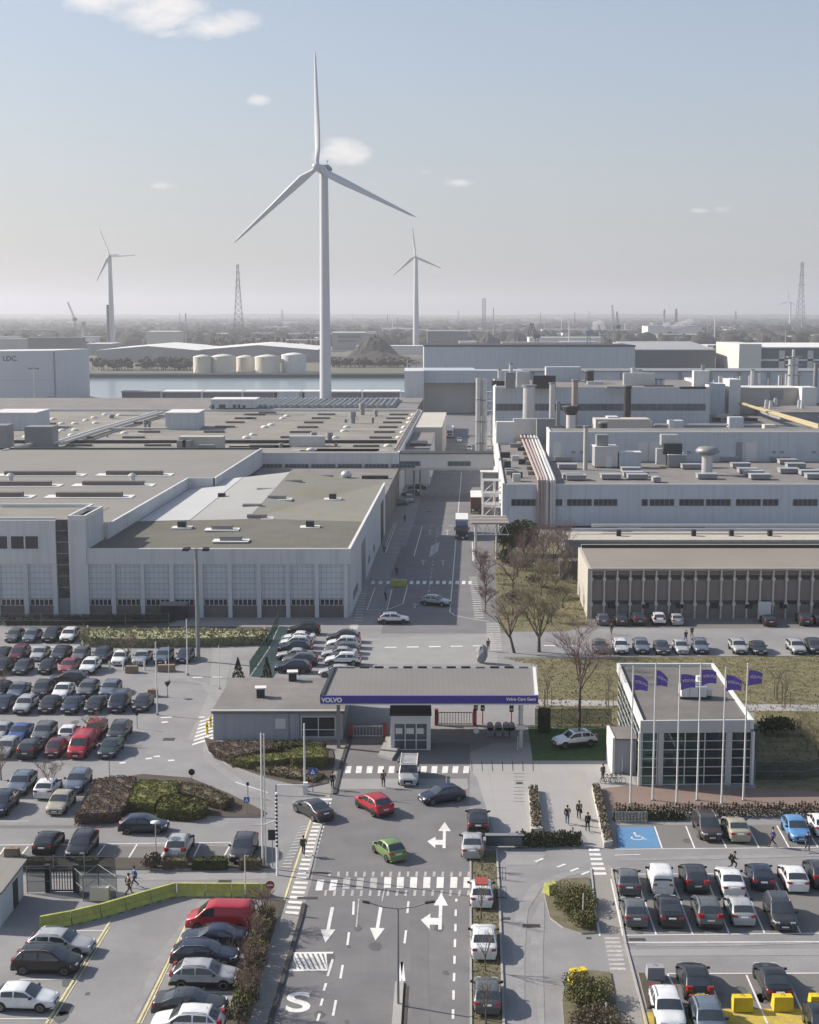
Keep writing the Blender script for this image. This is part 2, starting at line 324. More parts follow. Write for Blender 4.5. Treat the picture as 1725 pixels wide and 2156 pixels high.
# zebras
def zebra(c, xs, y0, y1, w0, lean=0, m='white'):
    mb = MB()
    for x in xs:
        mb.sheet([G(c, x+lean, y0), G(c, x+w0+lean, y0), G(c, x+w0, y1), G(c, x, y1)], .04)
    return marking('zebra_crossing', mb, m)
zebra(2, [410, 494], 503, 570, 44, 14); zebra(2, [580, 665, 750], 490, 560, 44, 8, 'worn'); zebra(2, [840, 920, 1003, 1086, 1170, 1255, 1338], 486, 554, 44, 4)
mb = MB(); mb2 = MB()
for i in range(17):
    x = 500+54.5*i; gline(mb, 2, ((x+3, 452), (x, 482)), .2)
for i in range(17):
    x = 475+56*i; gline(mb, 2, ((x+3, 568), (x-3, 604)), .2)
marking('cycle_crossing', mb, 'worn')
zebra(5, [596, 663, 730, 800, 868, 1070, 1136, 1204, 1268, 1336], 1044, 1088, 36, 6)
def rungs(pts0, pts1, n, frac=.5, m='white', c=0, skip=()):
    """stripes across a band: pts0/pts1 = left and right edge end points, far to near"""
    mb = MB(); a0, a1 = [G(c, *p) for p in pts0]; b0, b1 = [G(c, *p) for p in pts1]
    for i in range(n):
        if i in skip: continue
        t0 = i/n; t1 = (i+frac)/n
        mb.sheet([a0.lerp(a1, t0), b0.lerp(b1, t0), b0.lerp(b1, t1), a0.lerp(a1, t1)], .042)
    return marking('zebra_crossing', mb, m)
rungs(((660, 1732), (598, 1930)), ((686, 1732), (627, 1932)), 21)
rungs(((632, 1742), (590, 1832)), ((650, 1738), (610, 1832)), 14, .4, 'worn')
rungs(((665, 1682), (668, 1706)), ((700, 1682), (694, 1706)), 3)
rungs(((1239, 1788), (1251, 1848)), ((1262, 1788), (1279, 1848)), 6)
rungs(((1272, 1974), (1286, 2048)), ((1305, 1974), (1319, 2048)), 8, .55, 'worn')
rungs(((422, 1518), (403, 1575)), ((449, 1510), (449, 1560)), 7)
rungs(((738, 1316), (736, 1327)), ((756, 1316), (752, 1327)), 4)
rungs(((768, 1180), (745, 1312)), ((784, 1180), (762, 1312)), 26, .4, 'worn')
rungs(((988, 1215), (1000, 1305)), ((1004, 1215), (1020, 1305)), 20, .4, 'worn')
rungs(((1024, 1312), (1026, 1372)), ((1052, 1312), (1058, 1372)), 16, .5, 'worn')
rungs(((196, 1344), (190, 1364)), ((226, 1346), (220, 1364)), 6, .45, 'worn')
zebra(8, [760+47.5*i for i in range(3)]+[960+41*i for i in range(11)], 1136, 1156, 22, 3)
for (y, x0, x1, w) in ((790, 1010, 1280, 16), (596, 1130, 1310, 14), (456, 1190, 1330, 10)):
    mb = MB(); dashes(mb, G(8, x0, y), G(8, x1, y), .5, 1.0, 1.0); marking('stop_line', mb, 'worn')
mb = MB(); dashes(mb, G(5, 846, 299), G(5, 1475, 288), .5, 1.6, 1.4); dashes(mb, G(6, 110, 268), G(6, 370, 272), .5, 1.6, 1.4)
for (a, b) in (((1210, 488), (1440, 484)), ((1010, 740), (1110, 735)), ((1250, 738), (1285, 735))): dashes(mb, G(4, *a), G(4, *b), .45, 1.2, 1.2)
dashes(mb, G(4, 190, 296), G(4, 600, 296), .4, 1.5, 1.3)
marking('give_way_line', mb)
mb = MB()
gline(mb, 8, ((1328, 450), (1255, 1330)), .15); gline(mb, 8, ((1255, 1330), (1285, 1352), (1380, 1372), (1500, 1390)), .15); gline(mb, 8, ((1080, 795), (1030, 980)), .15)
gline(mb, 8, ((785, 1178), (735, 1318), (860, 1318), (960, 1278), (990, 1160)), .15); gline(mb, 8, ((890, 1190), (862, 1315)), .12)
gline(mb, 8, ((920, 770), (850, 960)), .15); gline(mb, 8, ((905, 770), (835, 960)), .1)
for k in range(6): gline(mb, 8, ((935-12*k, 808+30*k), (1000-9*k, 811+30*k)), .12)
gline(mb, 8, ((1395, 890), (1400, 1010)), .2)
marking('street_line', mb)
mb = MB()
dashes(mb, G(8, 1180, 800), G(8, 1120, 1220), .15, 2, 2)
for (x, y) in ((1130, 830), (1238, 830), (1212, 1020), (1088, 1020), (1035, 1290)):
    a = G(8, x, y+18); b = G(8, x, y-16); line(mb, a, b, .2); line(mb, b, (b.x-.5, b.y-1.5), .2); line(mb, b, (b.x+.5, b.y-1.5), .2)
for k in range(6):
    a = G(8, 1128+9*k, 985-6*k); b = G(8, 1140+9*k, 915-4*k); line(mb, a, b, .25)
marking('street_arrow', mb, 'worn')
# bay lines
mb = MB()
for (a, b) in (((745, 445), (845, 730)), ((935, 445), (1042, 728)), ((1125, 445), (1240, 727)), ((1310, 445), (1432, 725)), ((1490, 445), (1625, 722)), ((1665, 440), (2060, 600)), ((600, 430), (665, 735)),
               ((1005, 143), (1052, 262)), ((1170, 143), (1224, 262)), ((1340, 143), (1400, 260)), ((1497, 140), (1562, 258)), ((1640, 140), (1720, 258)), ((836, 145), (876, 262)),
               ((620, 268), (1725, 258)), ((600, 404), (1725, 396)), ((665, 733), (1725, 722)), ((690, 772), (1725, 768)), ((1332, 948), (1445, 1210)), ((1545, 948), (1660, 1200)), ((912, 940), (1725, 938)), ((1120, 950), (1190, 1110)),
               ((905, 940), (940, 1010)), ((620, 300), (760, 296))): gline(mb, 3, (a, b), .13)
gline(mb, 3, ((480, 430), (540, 735)), .15)
marking('bay_line', mb)
# accessible bay pictogram
mb = MB(); c0 = G(3, 740, 203)
def pg(pts):
    for a, b in zip(pts, pts[1:]): line(mb, (c0.x+a[0], c0.y+a[1]), (c0.x+b[0], c0.y+b[1]), .11, .045)
pg([(.5*cos(t*.35+2.4), .42*sin(t*.35+2.4)-.2) for t in range(12)]); pg([(-.05, .8), (-.02, .1), (.42, .08), (.62, -.5), (.8, -.45)]); pg([(-.02, .4), (.35, .38)])
mb.sheet([(c0.x-.05+.14*cos(i*pi/4), c0.y+.98+.14*sin(i*pi/4)) for i in range(8)], .045)
marking('wheelchair_pictogram', mb)
mb = MB()
for (a, b) in (((780, 412), (862, 278)), ((1010, 362), (1060, 278)), ((1205, 380), (1258, 272)), ((1410, 350), (1450, 275)), ((0, 345), (30, 300)), ((140, 340), (178, 292)), ((610, 350), (660, 285)), ((380, 400), (440, 290)), ((200, 320), (220, 290))): gline(mb, 1, (a, b), .14)
gline(mb, 1, ((0, 285), (1450, 268)), .14); gline(mb, 1, ((0, 135), (180, 135)), .1)
for (a, b) in (((440, 822), (650, 822)), ((0, 1375), (325, 1375)), ((125, 1128), (500, 1128)), ((990, 1208), (1480, 1208)), ((1045, 1092), (1090, 1092))): gline(mb, 1, (a, b), .12)
for (a, b) in (((1205, 845), (1240, 845)), ((1450, 1150), (1675, 1200))): pass
gline(mb, 4, ((1480, 1145), (1680, 1210)), .14)
for (x, y) in ((770, 1025), (935, 998), (985, 985), (1075, 1010), (1035, 770)): gline(mb, 4, ((x-20, y), (x+20, y-4)), .5)
for a in ((180, 330), (300, 360), (370, 382), (430, 400)): gline(mb, 3, ((a[0]+10, a[1]+5), (a[0]+55, a[1]-12)), .25)
marking('bay_line', mb)
mb = MB()
gline(mb, 1, ((290, 1405), (690, 765)), .16); gline(mb, 1, ((318, 1405), (690, 800)), .08); gline(mb, 1, ((865, 1405), (1165, 790)), .16); gline(mb, 1, ((888, 1405), (1080, 1000)), .08)
gline(mb, 16, ((335, 2062), (500, 1550), (700, 950)), .16)
marking('edge_line', mb, 'yline')
mb = MB()
for i in range(7): gline(mb, 5, ((1390+64*i*1.0, 1012), (1394+64*i, 1075)), .06)
for i in range(9): gline(mb, 5, ((1655, 1090+22*i), (1722, 1090+22*i)), .06)
marking('slab_joint', mb, 'kerbdark')
# kerbs, raised islands
def kerb(name, pts, w=.18, h=.13, m='kerb', c=0):
    mb = MB()
    for a, b in zip(pts, pts[1:]):
        A = G(c, *a); B = G(c, *b); d = Vector((B.x-A.x, B.y-A.y, 0)).normalized(); n = Vector((-d.y, d.x, 0))*w/2; A2 = A-d*w*.3
        mb.hexa([A2-n, B-n, B+n, A2+n], [p+Vector((0, 0, h)) for p in (A2-n, B-n, B+n, A2+n)])
    return struct(name, mb, M[m])
kerb('kerb', [(558, 2190), (634, 1934), (640, 1905)], .3, .14, 'kerbdark')
kerb('kerb', [(648, 1850), (668, 1770), (690, 1690)], .2, .1, 'kerb')
kerb('kerb', [(705, 1672), (722, 1600), (740, 1545)], .35, .15, 'kerbdark')
kerb('kerb', [(1046, 1790), (1052, 1900), (1062, 2190)], .16, .13); kerb('kerb', [(991, 1800), (992, 2190)], .14, .1)
kerb('kerb', [(1288, 1830), (1318, 1990), (1370, 2190)], .14, .12)
kerb('kerb', [(1245, 1830), (1258, 1965)], .12, .12)
kerb('kerb', [(1062, 1384), (1300, 1384), (2060, 1380)], .14, .1)
def island(pts, m='soil'):
    mb = MB(); pp = [G(0, *p) for p in pts]; mb.prism([(p.x, p.y) for p in pp], 0, .14, 0, 1); return struct('traffic_island', mb, [M['kerb'], M[m]])
island([(1145, 1880), (1160, 1862), (1195, 1852), (1240, 1850), (1258, 1966), (1225, 1968), (1185, 1955), (1158, 1935)])
island([(1190, 2070), (1205, 2050), (1230, 2045), (1285, 2050), (1312, 2190), (1190, 2190), (1184, 2110)])
island([(430, 1555), (500, 1572), (700, 1580), (706, 1610), (690, 1650), (640, 1660), (560, 1640), (480, 1612), (440, 1585)], 'bark')
island([(150, 1722), (250, 1640), (300, 1632), (400, 1640), (480, 1672), (560, 1712), (550, 1722)], 'bark')
island([(20, 1815), (30, 1806), (560, 1812), (570, 1832), (10, 1832)], 'bark')
island([(120, 1318), (585, 1322), (560, 1345), (110, 1345)], 'bark')
island([(470, 2190), (500, 2060), (560, 1895), (598, 1895), (548, 2060), (510, 2190)], 'bark')
island([(1344, 2052), (1388, 2052), (1400, 2122), (1362, 2125)], 'bark')
mb = MB(); pp = [G(2, *p) for p in ((890, 1420), (912, 1152), (965, 1148), (948, 1420))]; mb.prism([(p.x, p.y) for p in pp], 0, .16); struct('centre_island', mb, M['kerb'])
mb = MB(); pp = [G(2, *p) for p in ((945, 1420), (968, 1172), (995, 1168), (982, 1420))]; mb.prism([(p.x, p.y) for p in pp], 0, .05); struct('centre_island', mb, M['bark'])
# ================================================================== BUILDINGS
M['wall'] = mat('cladding_white', (.54, .54, .535), .6, .05, .15, .02, 5, seam=(('Z', 1.2, .04),), seam_c=.9, streak=.15)
M['wallplain'] = mat('render_white', (.55, .555, .555), .7, .06, .2, .02, 5, streak=.16)
M['wallblue'] = mat('cladding_grey_blue', (.43, .465, .50), .5, .05, .08, .02, 5, seam=(('X', 6, .06),), seam_c=.93, streak=.14)
M['panel'] = mat('translucent_panel', (.50, .53, .545), .45, .07, .3, .03, 3, seam=(('X', .71, .06), ('Z', .84, .08)), seam_c=.62)
M['brickbase'] = mat('plinth_brick', (.15, .13, .12), .9, .1, .5, .1, 6)
M['brickbrown'] = mat('brick_brown', (.25, .21, .185), .9, .08, .3, .09, 5, seam=(('Z', .3, .04),), seam_c=.88)
M['cream'] = mat('concrete_cream', (.40, .37, .32), .85, .08, .4, .05, 5, streak=.2)
M['beam'] = mat('concrete_column', (.56, .52, .47), .85, .08, .4, .05, 5)
M['roofolive'] = mat('roof_felt_olive', (.125, .12, .10), .95, .12, .06, .08, 2, seam=(('X', 1.1, .08),), seam_c=.94, c2=(.105, .10, .08))
M['roofbeige'] = mat('roof_felt_beige', (.225, .21, .185), .95, .14, .05, .08, 2, seam=(('Y', 9, .25), ('X', 14, .2)), seam_c=.9, c2=(.185, .172, .15))
M['roofgrey'] = mat('roof_felt_grey', (.19, .178, .168), .95, .14, .08, .09, 2, c2=(.155, .145, .138))
M['roofmetal'] = mat('roof_metal', (.205, .195, .175), .7, .1, .08, .04, 3, seam=(('X', .9, .08),), seam_c=.9)
M['roofcanopy'] = mat('roof_ribbed', (.175, .165, .155), .75, .08, .15, .04, 4, seam=(('X', .55, .07),), seam_c=.88)
M['trim'] = mat('trim_pale', (.60, .59, .565), .6, .05, .5)
M['dark'] = mat('dark_paint', (.03, .03, .033), .6, .2, .8)
M['mid'] = mat('grey_metal', (.23, .235, .24), .5, .1, .6, metal=.3)
M['steel'] = mat('galvanised', (.50, .50, .495), .4, .1, .8, metal=.5)
M['win'] = glass('window_glass', (.028, .036, .045), .08, .6, .35)
M['wingrey'] = glass('window_glass_grey', (.075, .095, .115), .15, .35, .3)
M['pinkpipe'] = mat('pipe_red', (.31, .245, .225), .6, .1, .3)
M['whitepipe'] = mat('pipe_white', (.50, .48, .46), .45, .06, .5)
M['yellowpipe'] = mat('pipe_yellow', (.36, .30, .17), .6, .1, .3)
M['beigewall'] = mat('wall_beige', (.43, .405, .36), .85, .14, .08, .04, 3)
M['greywall'] = mat('wall_grey', (.26, .26, .275), .85, .08, .2, .04, 4)
def bld(name, label, loc, cat='building', group=None): return thing(name, label, cat, loc, group)
def part(mb, name, m, b): return mb.build(name, M[m] if isinstance(m, str) else m, b)
def win_row(b, us, Y, z0, z1, w, mull=3, m='win', frame='trim', dy=-.03, name='window'):
    """windows on a camera-facing wall: u of the left edges, frame child of the pane"""
    for u in us:
        a = MB(); a.sbox(u, u+w, Y+dy, Y+.02, z0, z1); p = part(a, name, m, b)
        p['_o'] = b['_o']
        f = MB()
        for k in range(mull+1):
            uu = u+w*k/mull; f.sbox(uu-.05, uu+.05, Y+dy-.05, Y+dy+.01, z0, z1)
        f.sbox(u, u+w, Y+dy-.045, Y+dy+.008, z1-.06, z1+.04); f.sbox(u, u+w, Y+dy-.046, Y+dy+.008, z0-.05, z0+.05)
        part(f, 'frame', frame, p)
ux = lambda x, y, Y: V(x, y, Y).x-SH*Y
# ------------------------------------------------------------------ left assembly hall with the tall bays
YA = 207.8; uA = UL
A = bld('assembly_hall', 'low white hall with olive felt roof and a row of gridded bays', (uA+SH*YA, YA, 0))
uA0 = ux(185, 1230, YA)
zA = zy(1158, YA)
a = MB(); a.sbox(uA0, uA, YA+.5, 290, 0, zA); part(a, 'wall', 'wallplain', A)
a = MB(); a.sbox(uA0, uA+.1, YA-.05, YA+.5, zy(1188, YA), zA+.12); part(a, 'fascia', 'wallplain', A)
a = MB(); a.sbox(uA-.35, uA+.06, YA+.5, 290, zA, zA+.18); a.sbox(uA0, uA+.1, YA+.02, YA+.42, zA+.12, zA+.2); part(a, 'parapet', 'trim', A)
cols = [ux(x, 1230, YA) for x in (183.5, 240, 301, 362.5, 424, 485, 546, 607, 667.5, 728.5)]
zp1 = zy(1188, YA); zp0 = zy(1260, YA); zw0 = zy(1275, YA)
for i, u in enumerate(cols):
    a = MB(); a.sbox(u-.3, u+.3, YA-.3, YA+.5, 0, zp1+.02); part(a, 'pillar', 'wallplain', A)
for i in range(9):
    u0 = cols[i]+.3; u1 = cols[i+1]-.3
    a = MB(); a.sbox(u0, u1, YA+.1, YA+.3, zp0, zp1); part(a, 'translucent_panel', 'panel', A)
    a = MB(); a.sbox(u0, u1, YA+.12, YA+.4, 0, zw0); part(a, 'plinth', 'brickbase', A)
    win_row(A, [u0+.15], YA+.2, zw0, zp0-.12, u1-u0-.3, 5)
# roof: front hip, two long slopes; sun and shade painted into their felt tones
zr = zA+.02; kk = lambda u, Y, z: (u+SH*Y, Y, z)
ridge = (ux(520, 1040, 250)+0)
ur = V(527+.3357*40, 842+.3357*680, 0).x*0 + (P(*q(8, 40, 680), zA+1).x-SH*P(*q(8, 40, 680), zA+1).y)
a = MB(); Yh = 236
a.poly([kk(uA0, YA+.4, zr), kk(uA-.3, YA+.4, zr), kk(uA-.3, Yh, zr+.05), kk(ur, Yh+1, zr+.5), kk(uA0, Yh, zr+.05)]); part(a, 'roof_hip', 'roofolive', A)
M['roofleft'] = mat('roof_felt_sunlit', (.31, .308, .295), .95, .10, .06, .05, 2, seam=(('X', 1.1, .08),), seam_c=.95)  # paler felt: sunlight on this slope is put into the colour
def slope_grid(s0, s1, dz, n=8):
    g_ = MB(); pt = lambda s, t: kk(uA0+(ur-uA0)*s, Yh+(291-Yh)*t, zr+.05+s*(.45+1.8*t)+dz)
    g_.add([pt(s0+(s1-s0)*k/n, m/n) for m in range(n+1) for k in range(n+1)], [(m*(n+1)+k, m*(n+1)+k+1, (m+1)*(n+1)+k+1, (m+1)*(n+1)+k) for m in range(n) for k in range(n)]); return g_
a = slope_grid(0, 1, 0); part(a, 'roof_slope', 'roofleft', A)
M['roofright'] = mat('roof_felt_shaded', (.20, .192, .165), .95, .12, .05, .07, 2, seam=(('X', 1.1, .08),), seam_c=.95, c2=(.185, .178, .115), ctr=.58)  # painted darker for facing away from the sun, plus random olive patches
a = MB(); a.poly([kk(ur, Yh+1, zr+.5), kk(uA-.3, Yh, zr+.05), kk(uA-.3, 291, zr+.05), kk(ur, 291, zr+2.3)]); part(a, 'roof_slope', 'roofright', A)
a = MB(); a.poly([kk(uA0, 291, zr+.05), kk(ur, 291, zr+2.3), kk(uA-.3, 291, zr+.05), kk(uA-.3, 291, 6), kk(uA0, 291, 6)][::-1]); part(a, 'gable', 'wallplain', A)
def rooflight(b, c, x, y, z, L=3.3, w=1.2, turn=0.0):
    p = G(c, x, y, z)
    a = MB(); a.obox((p.x, p.y, z-.1), L+2.2, w+1.6, .17, turn); fl = part(a, 'roof_flashing', 'trim', b)
    a = MB(); a.obox((p.x, p.y, z), L, w, .45, turn); rl = part(a, 'rooflight', 'mid', b); rl['_o'] = b['_o']
    a = MB(); n = 6
    for k in range(n):
        t0 = pi*k/n; t1 = pi*(k+1)/n; dx = L/2
        def pt(sx, t): 
            lx = sx*dx; ly = cos(t)*w*.5; return (p.x+lx*cos(turn)-ly*sin(turn), p.y+lx*sin(turn)+ly*cos(turn), z+.45+sin(t)*.3)
        a.add([pt(-1, t0), pt(1, t0), pt(1, t1), pt(-1, t1)], [(0, 1, 2, 3)], 0, True)
    part(a, 'dome', 'roofgrey', rl)
for (x, y, zz) in ((100, 575, .9), (275, 522, 1.3), (170, 622, .9), (15, 675, .6), (45, 742, .4)): rooflight(A, 8, x, y, zA+zz)
for (x, y) in ((1395, 812), (1450, 882)): rooflight(A, 7, x, y, zA+.25)
for (c, x, y, zz) in ((7, 1392, 618, .4), (8, 520, 622, .3), (7, 1143, 800, .2), (8, 378, 797, .2)):
    p = G(c, x, y, zA+zz); a = MB(); a.obox((p.x, p.y, zA), 3.2, 2.6, zz+.1); part(a, 'roof_flashing', 'trim', A)
    a = MB(); a.obox((p.x, p.y, zA+zz), 1.3, 1.2, 1.0); part(a, 'roof_vent', 'dark', A)
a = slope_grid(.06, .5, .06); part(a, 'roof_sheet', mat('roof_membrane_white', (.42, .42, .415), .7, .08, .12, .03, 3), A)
# doors and openings on the street side
for (Y0, Y1, zt, m) in ((229, 237, 7.6, 'mid'), (276, 284, 7.8, 'dark')):
    a = MB(); a.sbox(uA-.05, uA+.05, Y0, Y1, .1, zt); part(a, 'gate_door', m, A)
for k in range(5):
    a = MB(); a.sbox(uA-.03, uA+.04, 213+3*k if k < 3 else 244+12*(k-3), 215+3*k if k < 3 else 247+12*(k-3), 1.6, 2.9); part(a, 'window', 'win', A)
a = MB(); a.sbox(uA0+11, uA0+15, YA-2.2, YA-.3, 2.2, 2.5); part(a, 'porch_roof', 'mid', A)
a = MB(); a.sbox(uA0+11.2, uA0+14.8, YA-2.1, YA-.35, 0, 2.2); part(a, 'porch', 'win', A)
# ------------------------------------------------------------------ office wing and stair tower at the far left
zO = zy(1095, YA); uT0 = ux(147, 1200, YA); uT1 = uA0-.02
O = bld('office_wing', 'white office block with a glazed stair strip and square tower at the left edge', (uT1+SH*YA, YA, 0))
uO0 = ux(-60, 1200, YA); uS0 = ux(119.5, 1200, YA)
a = MB(); a.sbox(uT0, uT1, YA-.2, YA+10, 0, zO); part(a, 'stair_tower', 'wallplain', O)
a = MB(); 
for (u0, u1, y0, y1) in ((uT0, uT1, YA-.2, YA+.15), (uT0, uT1, YA+9.7, YA+10), (uT0, uT0+.3, YA+.15, YA+9.7), (uT1-.3, uT1, YA+.15, YA+9.7)): a.sbox(u0, u1, y0, y1, zO, zO+.7)
part(a, 'parapet', 'trim', O)
a = MB(); a.sbox(uO0, uS0, YA, YA+14.2, zp1, zO-.1); part(a, 'wall', 'wallplain', O)
a = MB(); a.sbox(uO0, uT1, YA+.6, YA+14, zO-.08, zO); part(a, 'roof', 'roofbeige', O)
a = MB(); a.sbox(uO0, uS0, YA-.06, YA+.3, zO, zO+.4); a.sbox(uO0, uT0, YA+14, YA+14.4, zO-.1, zO+.5); a.sbox(uT0-.4, uT0, YA+10, YA+14, zO, zO+.5); part(a, 'parapet', 'trim', O)
M['stairglass'] = glass('stair_glass', (.04, .045, .05), .12, .9, .9)
a = MB(); a.sbox(uS0, uT0, YA+.35, YA+.6, zy(1262, YA), zO-.1); sg = part(a, 'stair_glazing', 'stairglass', O); sg['_o'] = O['_o']
for k in range(7): a = MB(); z = zy(1262, YA)+(zO-zy(1262, YA))*k/7; a.sbox(uS0, uT0, YA+.22, YA+.36, z, z+.16); part(a, 'floor_edge', 'mid', sg)
# eye-shaped emblem on the glass
a = MB(); cu = (uS0+uT0)/2; zc = zy(1120, YA)
for k in range(20):
    t0 = 2*pi*k/20; t1 = 2*pi*(k+1)/20
    for (rx, rz) in ((.85, .55), (.45, .62)):
        a.cyl(kk(cu+rx*cos(t0), YA+.2, zc+rz*sin(t0)), kk(cu+rx*cos(t1), YA+.2, zc+rz*sin(t1)), .06, n=5)
part(a, 'emblem', 'wingrey', sg)
a = MB(); a.sbox(uS0, uT0, YA+.2, YA+.6, 0, zy(1262, YA)); part(a, 'entrance', 'mid', O)
oc = [ux(x, 1230, YA) for x in (-66, -5, 56, 117)]
for u in oc:
    a = MB(); a.sbox(u-.32, u+.32, YA-.3, YA+.5, 0, zp1+.02); part(a, 'pillar', 'wallplain', O)
for i in range(3):
    u0 = oc[i]+.32; u1 = oc[i+1]-.32
    a = MB(); a.sbox(u0, u1, YA+.1, YA+.3, zp0, zp1); part(a, 'translucent_panel', 'panel', O)
    a = MB(); a.sbox(u0, u1, YA+.12, YA+.4, 0, zw0); part(a, 'plinth', 'brickbase', O)
    win_row(O, [u0+.15], YA+.2, zw0, zp0-.12, u1-u0-.3, 5)
win_row(O, [ux(x, 1142, YA) for x in (-12, 23, 53)], YA, zy(1156, YA), zy(1128, YA), 2.0, 1)
# higher metal roof behind them
zM = zy(1109, YA+10)
Mh = bld('press_hall', 'wide hall with long brown rooflight strips left of the olive roof', (uT1+SH*(YA+14), YA+14, 0))
uM0 = ux(-900, 1050, 250); Y2 = 280; uM1 = uA0+.3; uM2 = ux(452, 1000, Y2)
a = MB(); a.sbox(uM0, uM1, YA+14.5, 297, 0, zM-.1); part(a, 'wall', 'wallplain', Mh)
a = MB(); a.sbox(uM0, uM1, YA+14.5, 343, zM-.1, zM); part(a, 'roof', 'roofmetal', Mh)
a = MB(); a.sbox(uM1-.05, uM1+.35, YA+10, Y2, zA-1, zM+.35); a.sbox(uM1, uM2, Y2, Y2+.4, zA-1, zM+.35); a.sbox(uM2-.3, uM2+.1, Y2, 343, zA-2, zM+.35); part(a, 'parapet', 'wallplain', Mh)
a = MB(); a.sbox(uM1, uM2, Y2+.4, 343, zM-.1, zM); part(a, 'roof', 'roofmetal', Mh)
for (x0, x1, y) in ((32, 470, 474), (668, 1020, 472), (0-60, 318, 540), (520, 900, 538), (-200, 140, 610), (355, 765, 610)):
    p0 = G(7, x0, y, zM); p1 = G(7, x1, y, zM)
    a = MB(); a.box(p0.x-2, p1.x+2, p0.y-1.6, p0.y+2.6, zM, zM+.12); part(a, 'roof_flashing', 'trim', Mh)
    a = MB(); a.box(p0.x, p1.x, p0.y-.5, p0.y+1.3, zM+.12, zM+.9); part(a, 'rooflight_strip', mat('rooflight_brown', (.14, .12, .105), .6, .1, .3), Mh)
for (x, y) in ((68, 512), (833, 512)):
    p = G(7, x, y, zM); a = MB(); a.cyl((p.x, p.y, zM), (p.x, p.y, zM+1.2), .5); a.cyl((p.x, p.y, zM+1.2), (p.x, p.y, zM+1.7), 1.0, .3); part(a, 'roof_fan', 'steel', Mh)
# ------------------------------------------------------------------ hall B behind, huge beige roof
YB = 344; zB = zy(955, YB); uB0 = ux(-700, 960, YB)
B = bld('body_shop', 'vast flat roofed hall with a band of windows behind the olive roofed hall', (uA+SH*YB, YB, 0))
a = MB(); a.sbox(uB0, uA, YB, 492, 0, zB); part(a, 'wall', 'wallblue' if 0 else 'wallplain', B)
a = MB(); a.sbox(uB0, uA-.6, YB+.5, 491.5, zB, zB+.06); part(a, 'roof', 'roofbeige', B)
a = MB(); a.sbox(uA-.5, uA+.05, YB, 492, zB, zB+.35); a.sbox(uB0, uA-.5, YB-.05, YB+.3, zB, zB+.25); a.sbox(uB0, uA-.6, 491.4, 492, zB, zB+.8); part(a, 'parapet', 'trim', B)
# roof ridge band, pinkish edge pipe
Yr = P(600, 934, zB).y
a = MB(); a.sbox(uB0, uA-2, Yr, Yr+.5, zB+.06, zB+.9); part(a, 'roof_step', 'dark', B)
a = MB(); a.cyl(kk(uA-1.2, YB+4, zB+.7), kk(uA-1.2, 489, zB+.7), .35, n=6); part(a, 'edge_pipe', 'pinkpipe', B)
zw1 = zy(977, YB); zw2 = zy(985, YB)
x = 40
while x < 830:
    if not (425 < x < 455):
        w = ux(x+50, 980, YB)-ux(x, 980, YB); win_row(B, [ux(x, 980, YB)], YB, zw2, zw1, w, 6, 'wingrey' if x > 250 else 'win', 'mid')
    x += 56
a = MB(); uu = ux(446, 970, YB); a.sbox(uu-.8, uu+.8, YB-1.2, YB-.05, 4, zB+1.6); a.sbox(uu-3, uu+.8, YB-1, YB+.8, zB+1.2, zB+2.2); part(a, 'air_duct', 'mid', B)
a = MB(); a.sbox(uB0, uM2, YB-1.5, YB-.2, zM+.02, zM+.35); part(a, 'gutter', 'dark', B)
# low connecting roof
a = MB(); zL = 7.6; a.sbox(uM2+.15, uA-.02, 291.2, YB-.1, 0, zL); part(a, 'link_roof', 'roofgrey', B)
for (x, y) in ((68, 495), (440, 493), (785, 493)):
    p = G(8, x, y, zL); a = MB(); a.obox((p.x, p.y, zL), 6, 1.6, .7); part(a, 'rooflight', 'dark', B)
p = G(8, 605, 488, zL); a = MB(); a.ball((p.x, p.y, zL+.7), 1.3, 1.3, 1); part(a, 'roof_fan', 'steel', B)
# rooflights and domes in their ranks
rr = random.Random(3); lights = []
for (c, x, y, w) in ((8, 480, 96, 110), (8, 445, 120, 115), (8, 400, 147, 120), (8, 362, 177, 130), (8, 318, 208, 135), (8, 262, 241, 140), (8, 935, 97, 120), (8, 915, 121, 118), (8, 895, 147, 120), (8, 868, 177, 120), (8, 845, 208, 130), (8, 820, 243, 140), (8, 75, 297, 155), (8, 730, 297, 165), (8, 110, 86, 110), (8, 10, 121, 60),
                  (7, 1530, 121, 115), (7, 1475, 146, 118), (7, 1412, 175, 122), (7, 1345, 207, 130), (7, 1265, 242, 140), (7, 935, 207, 135), (7, 838, 242, 140), (7, 495, 292, 160), (7, 990, 292, 165), (7, 1590, 96, 110), (7, 880, 150, 80), (7, 560, 242, 40), (7, 325, 155, 50), (7, 260, 126, 40)):
    p0 = G(c, x-w/2, y, zB); p1 = G(c, x+w/2, y, zB); a = MB(); a.box(p0.x, p1.x, p0.y-.2, p0.y+.9, zB+.06, zB+.62); part(a, 'rooflight', mat('rooflight_brown', (.14, .12, .105)), B)
M['domew'] = mat('dome_acrylic', (.62, .60, .55), .4, .08, .5)
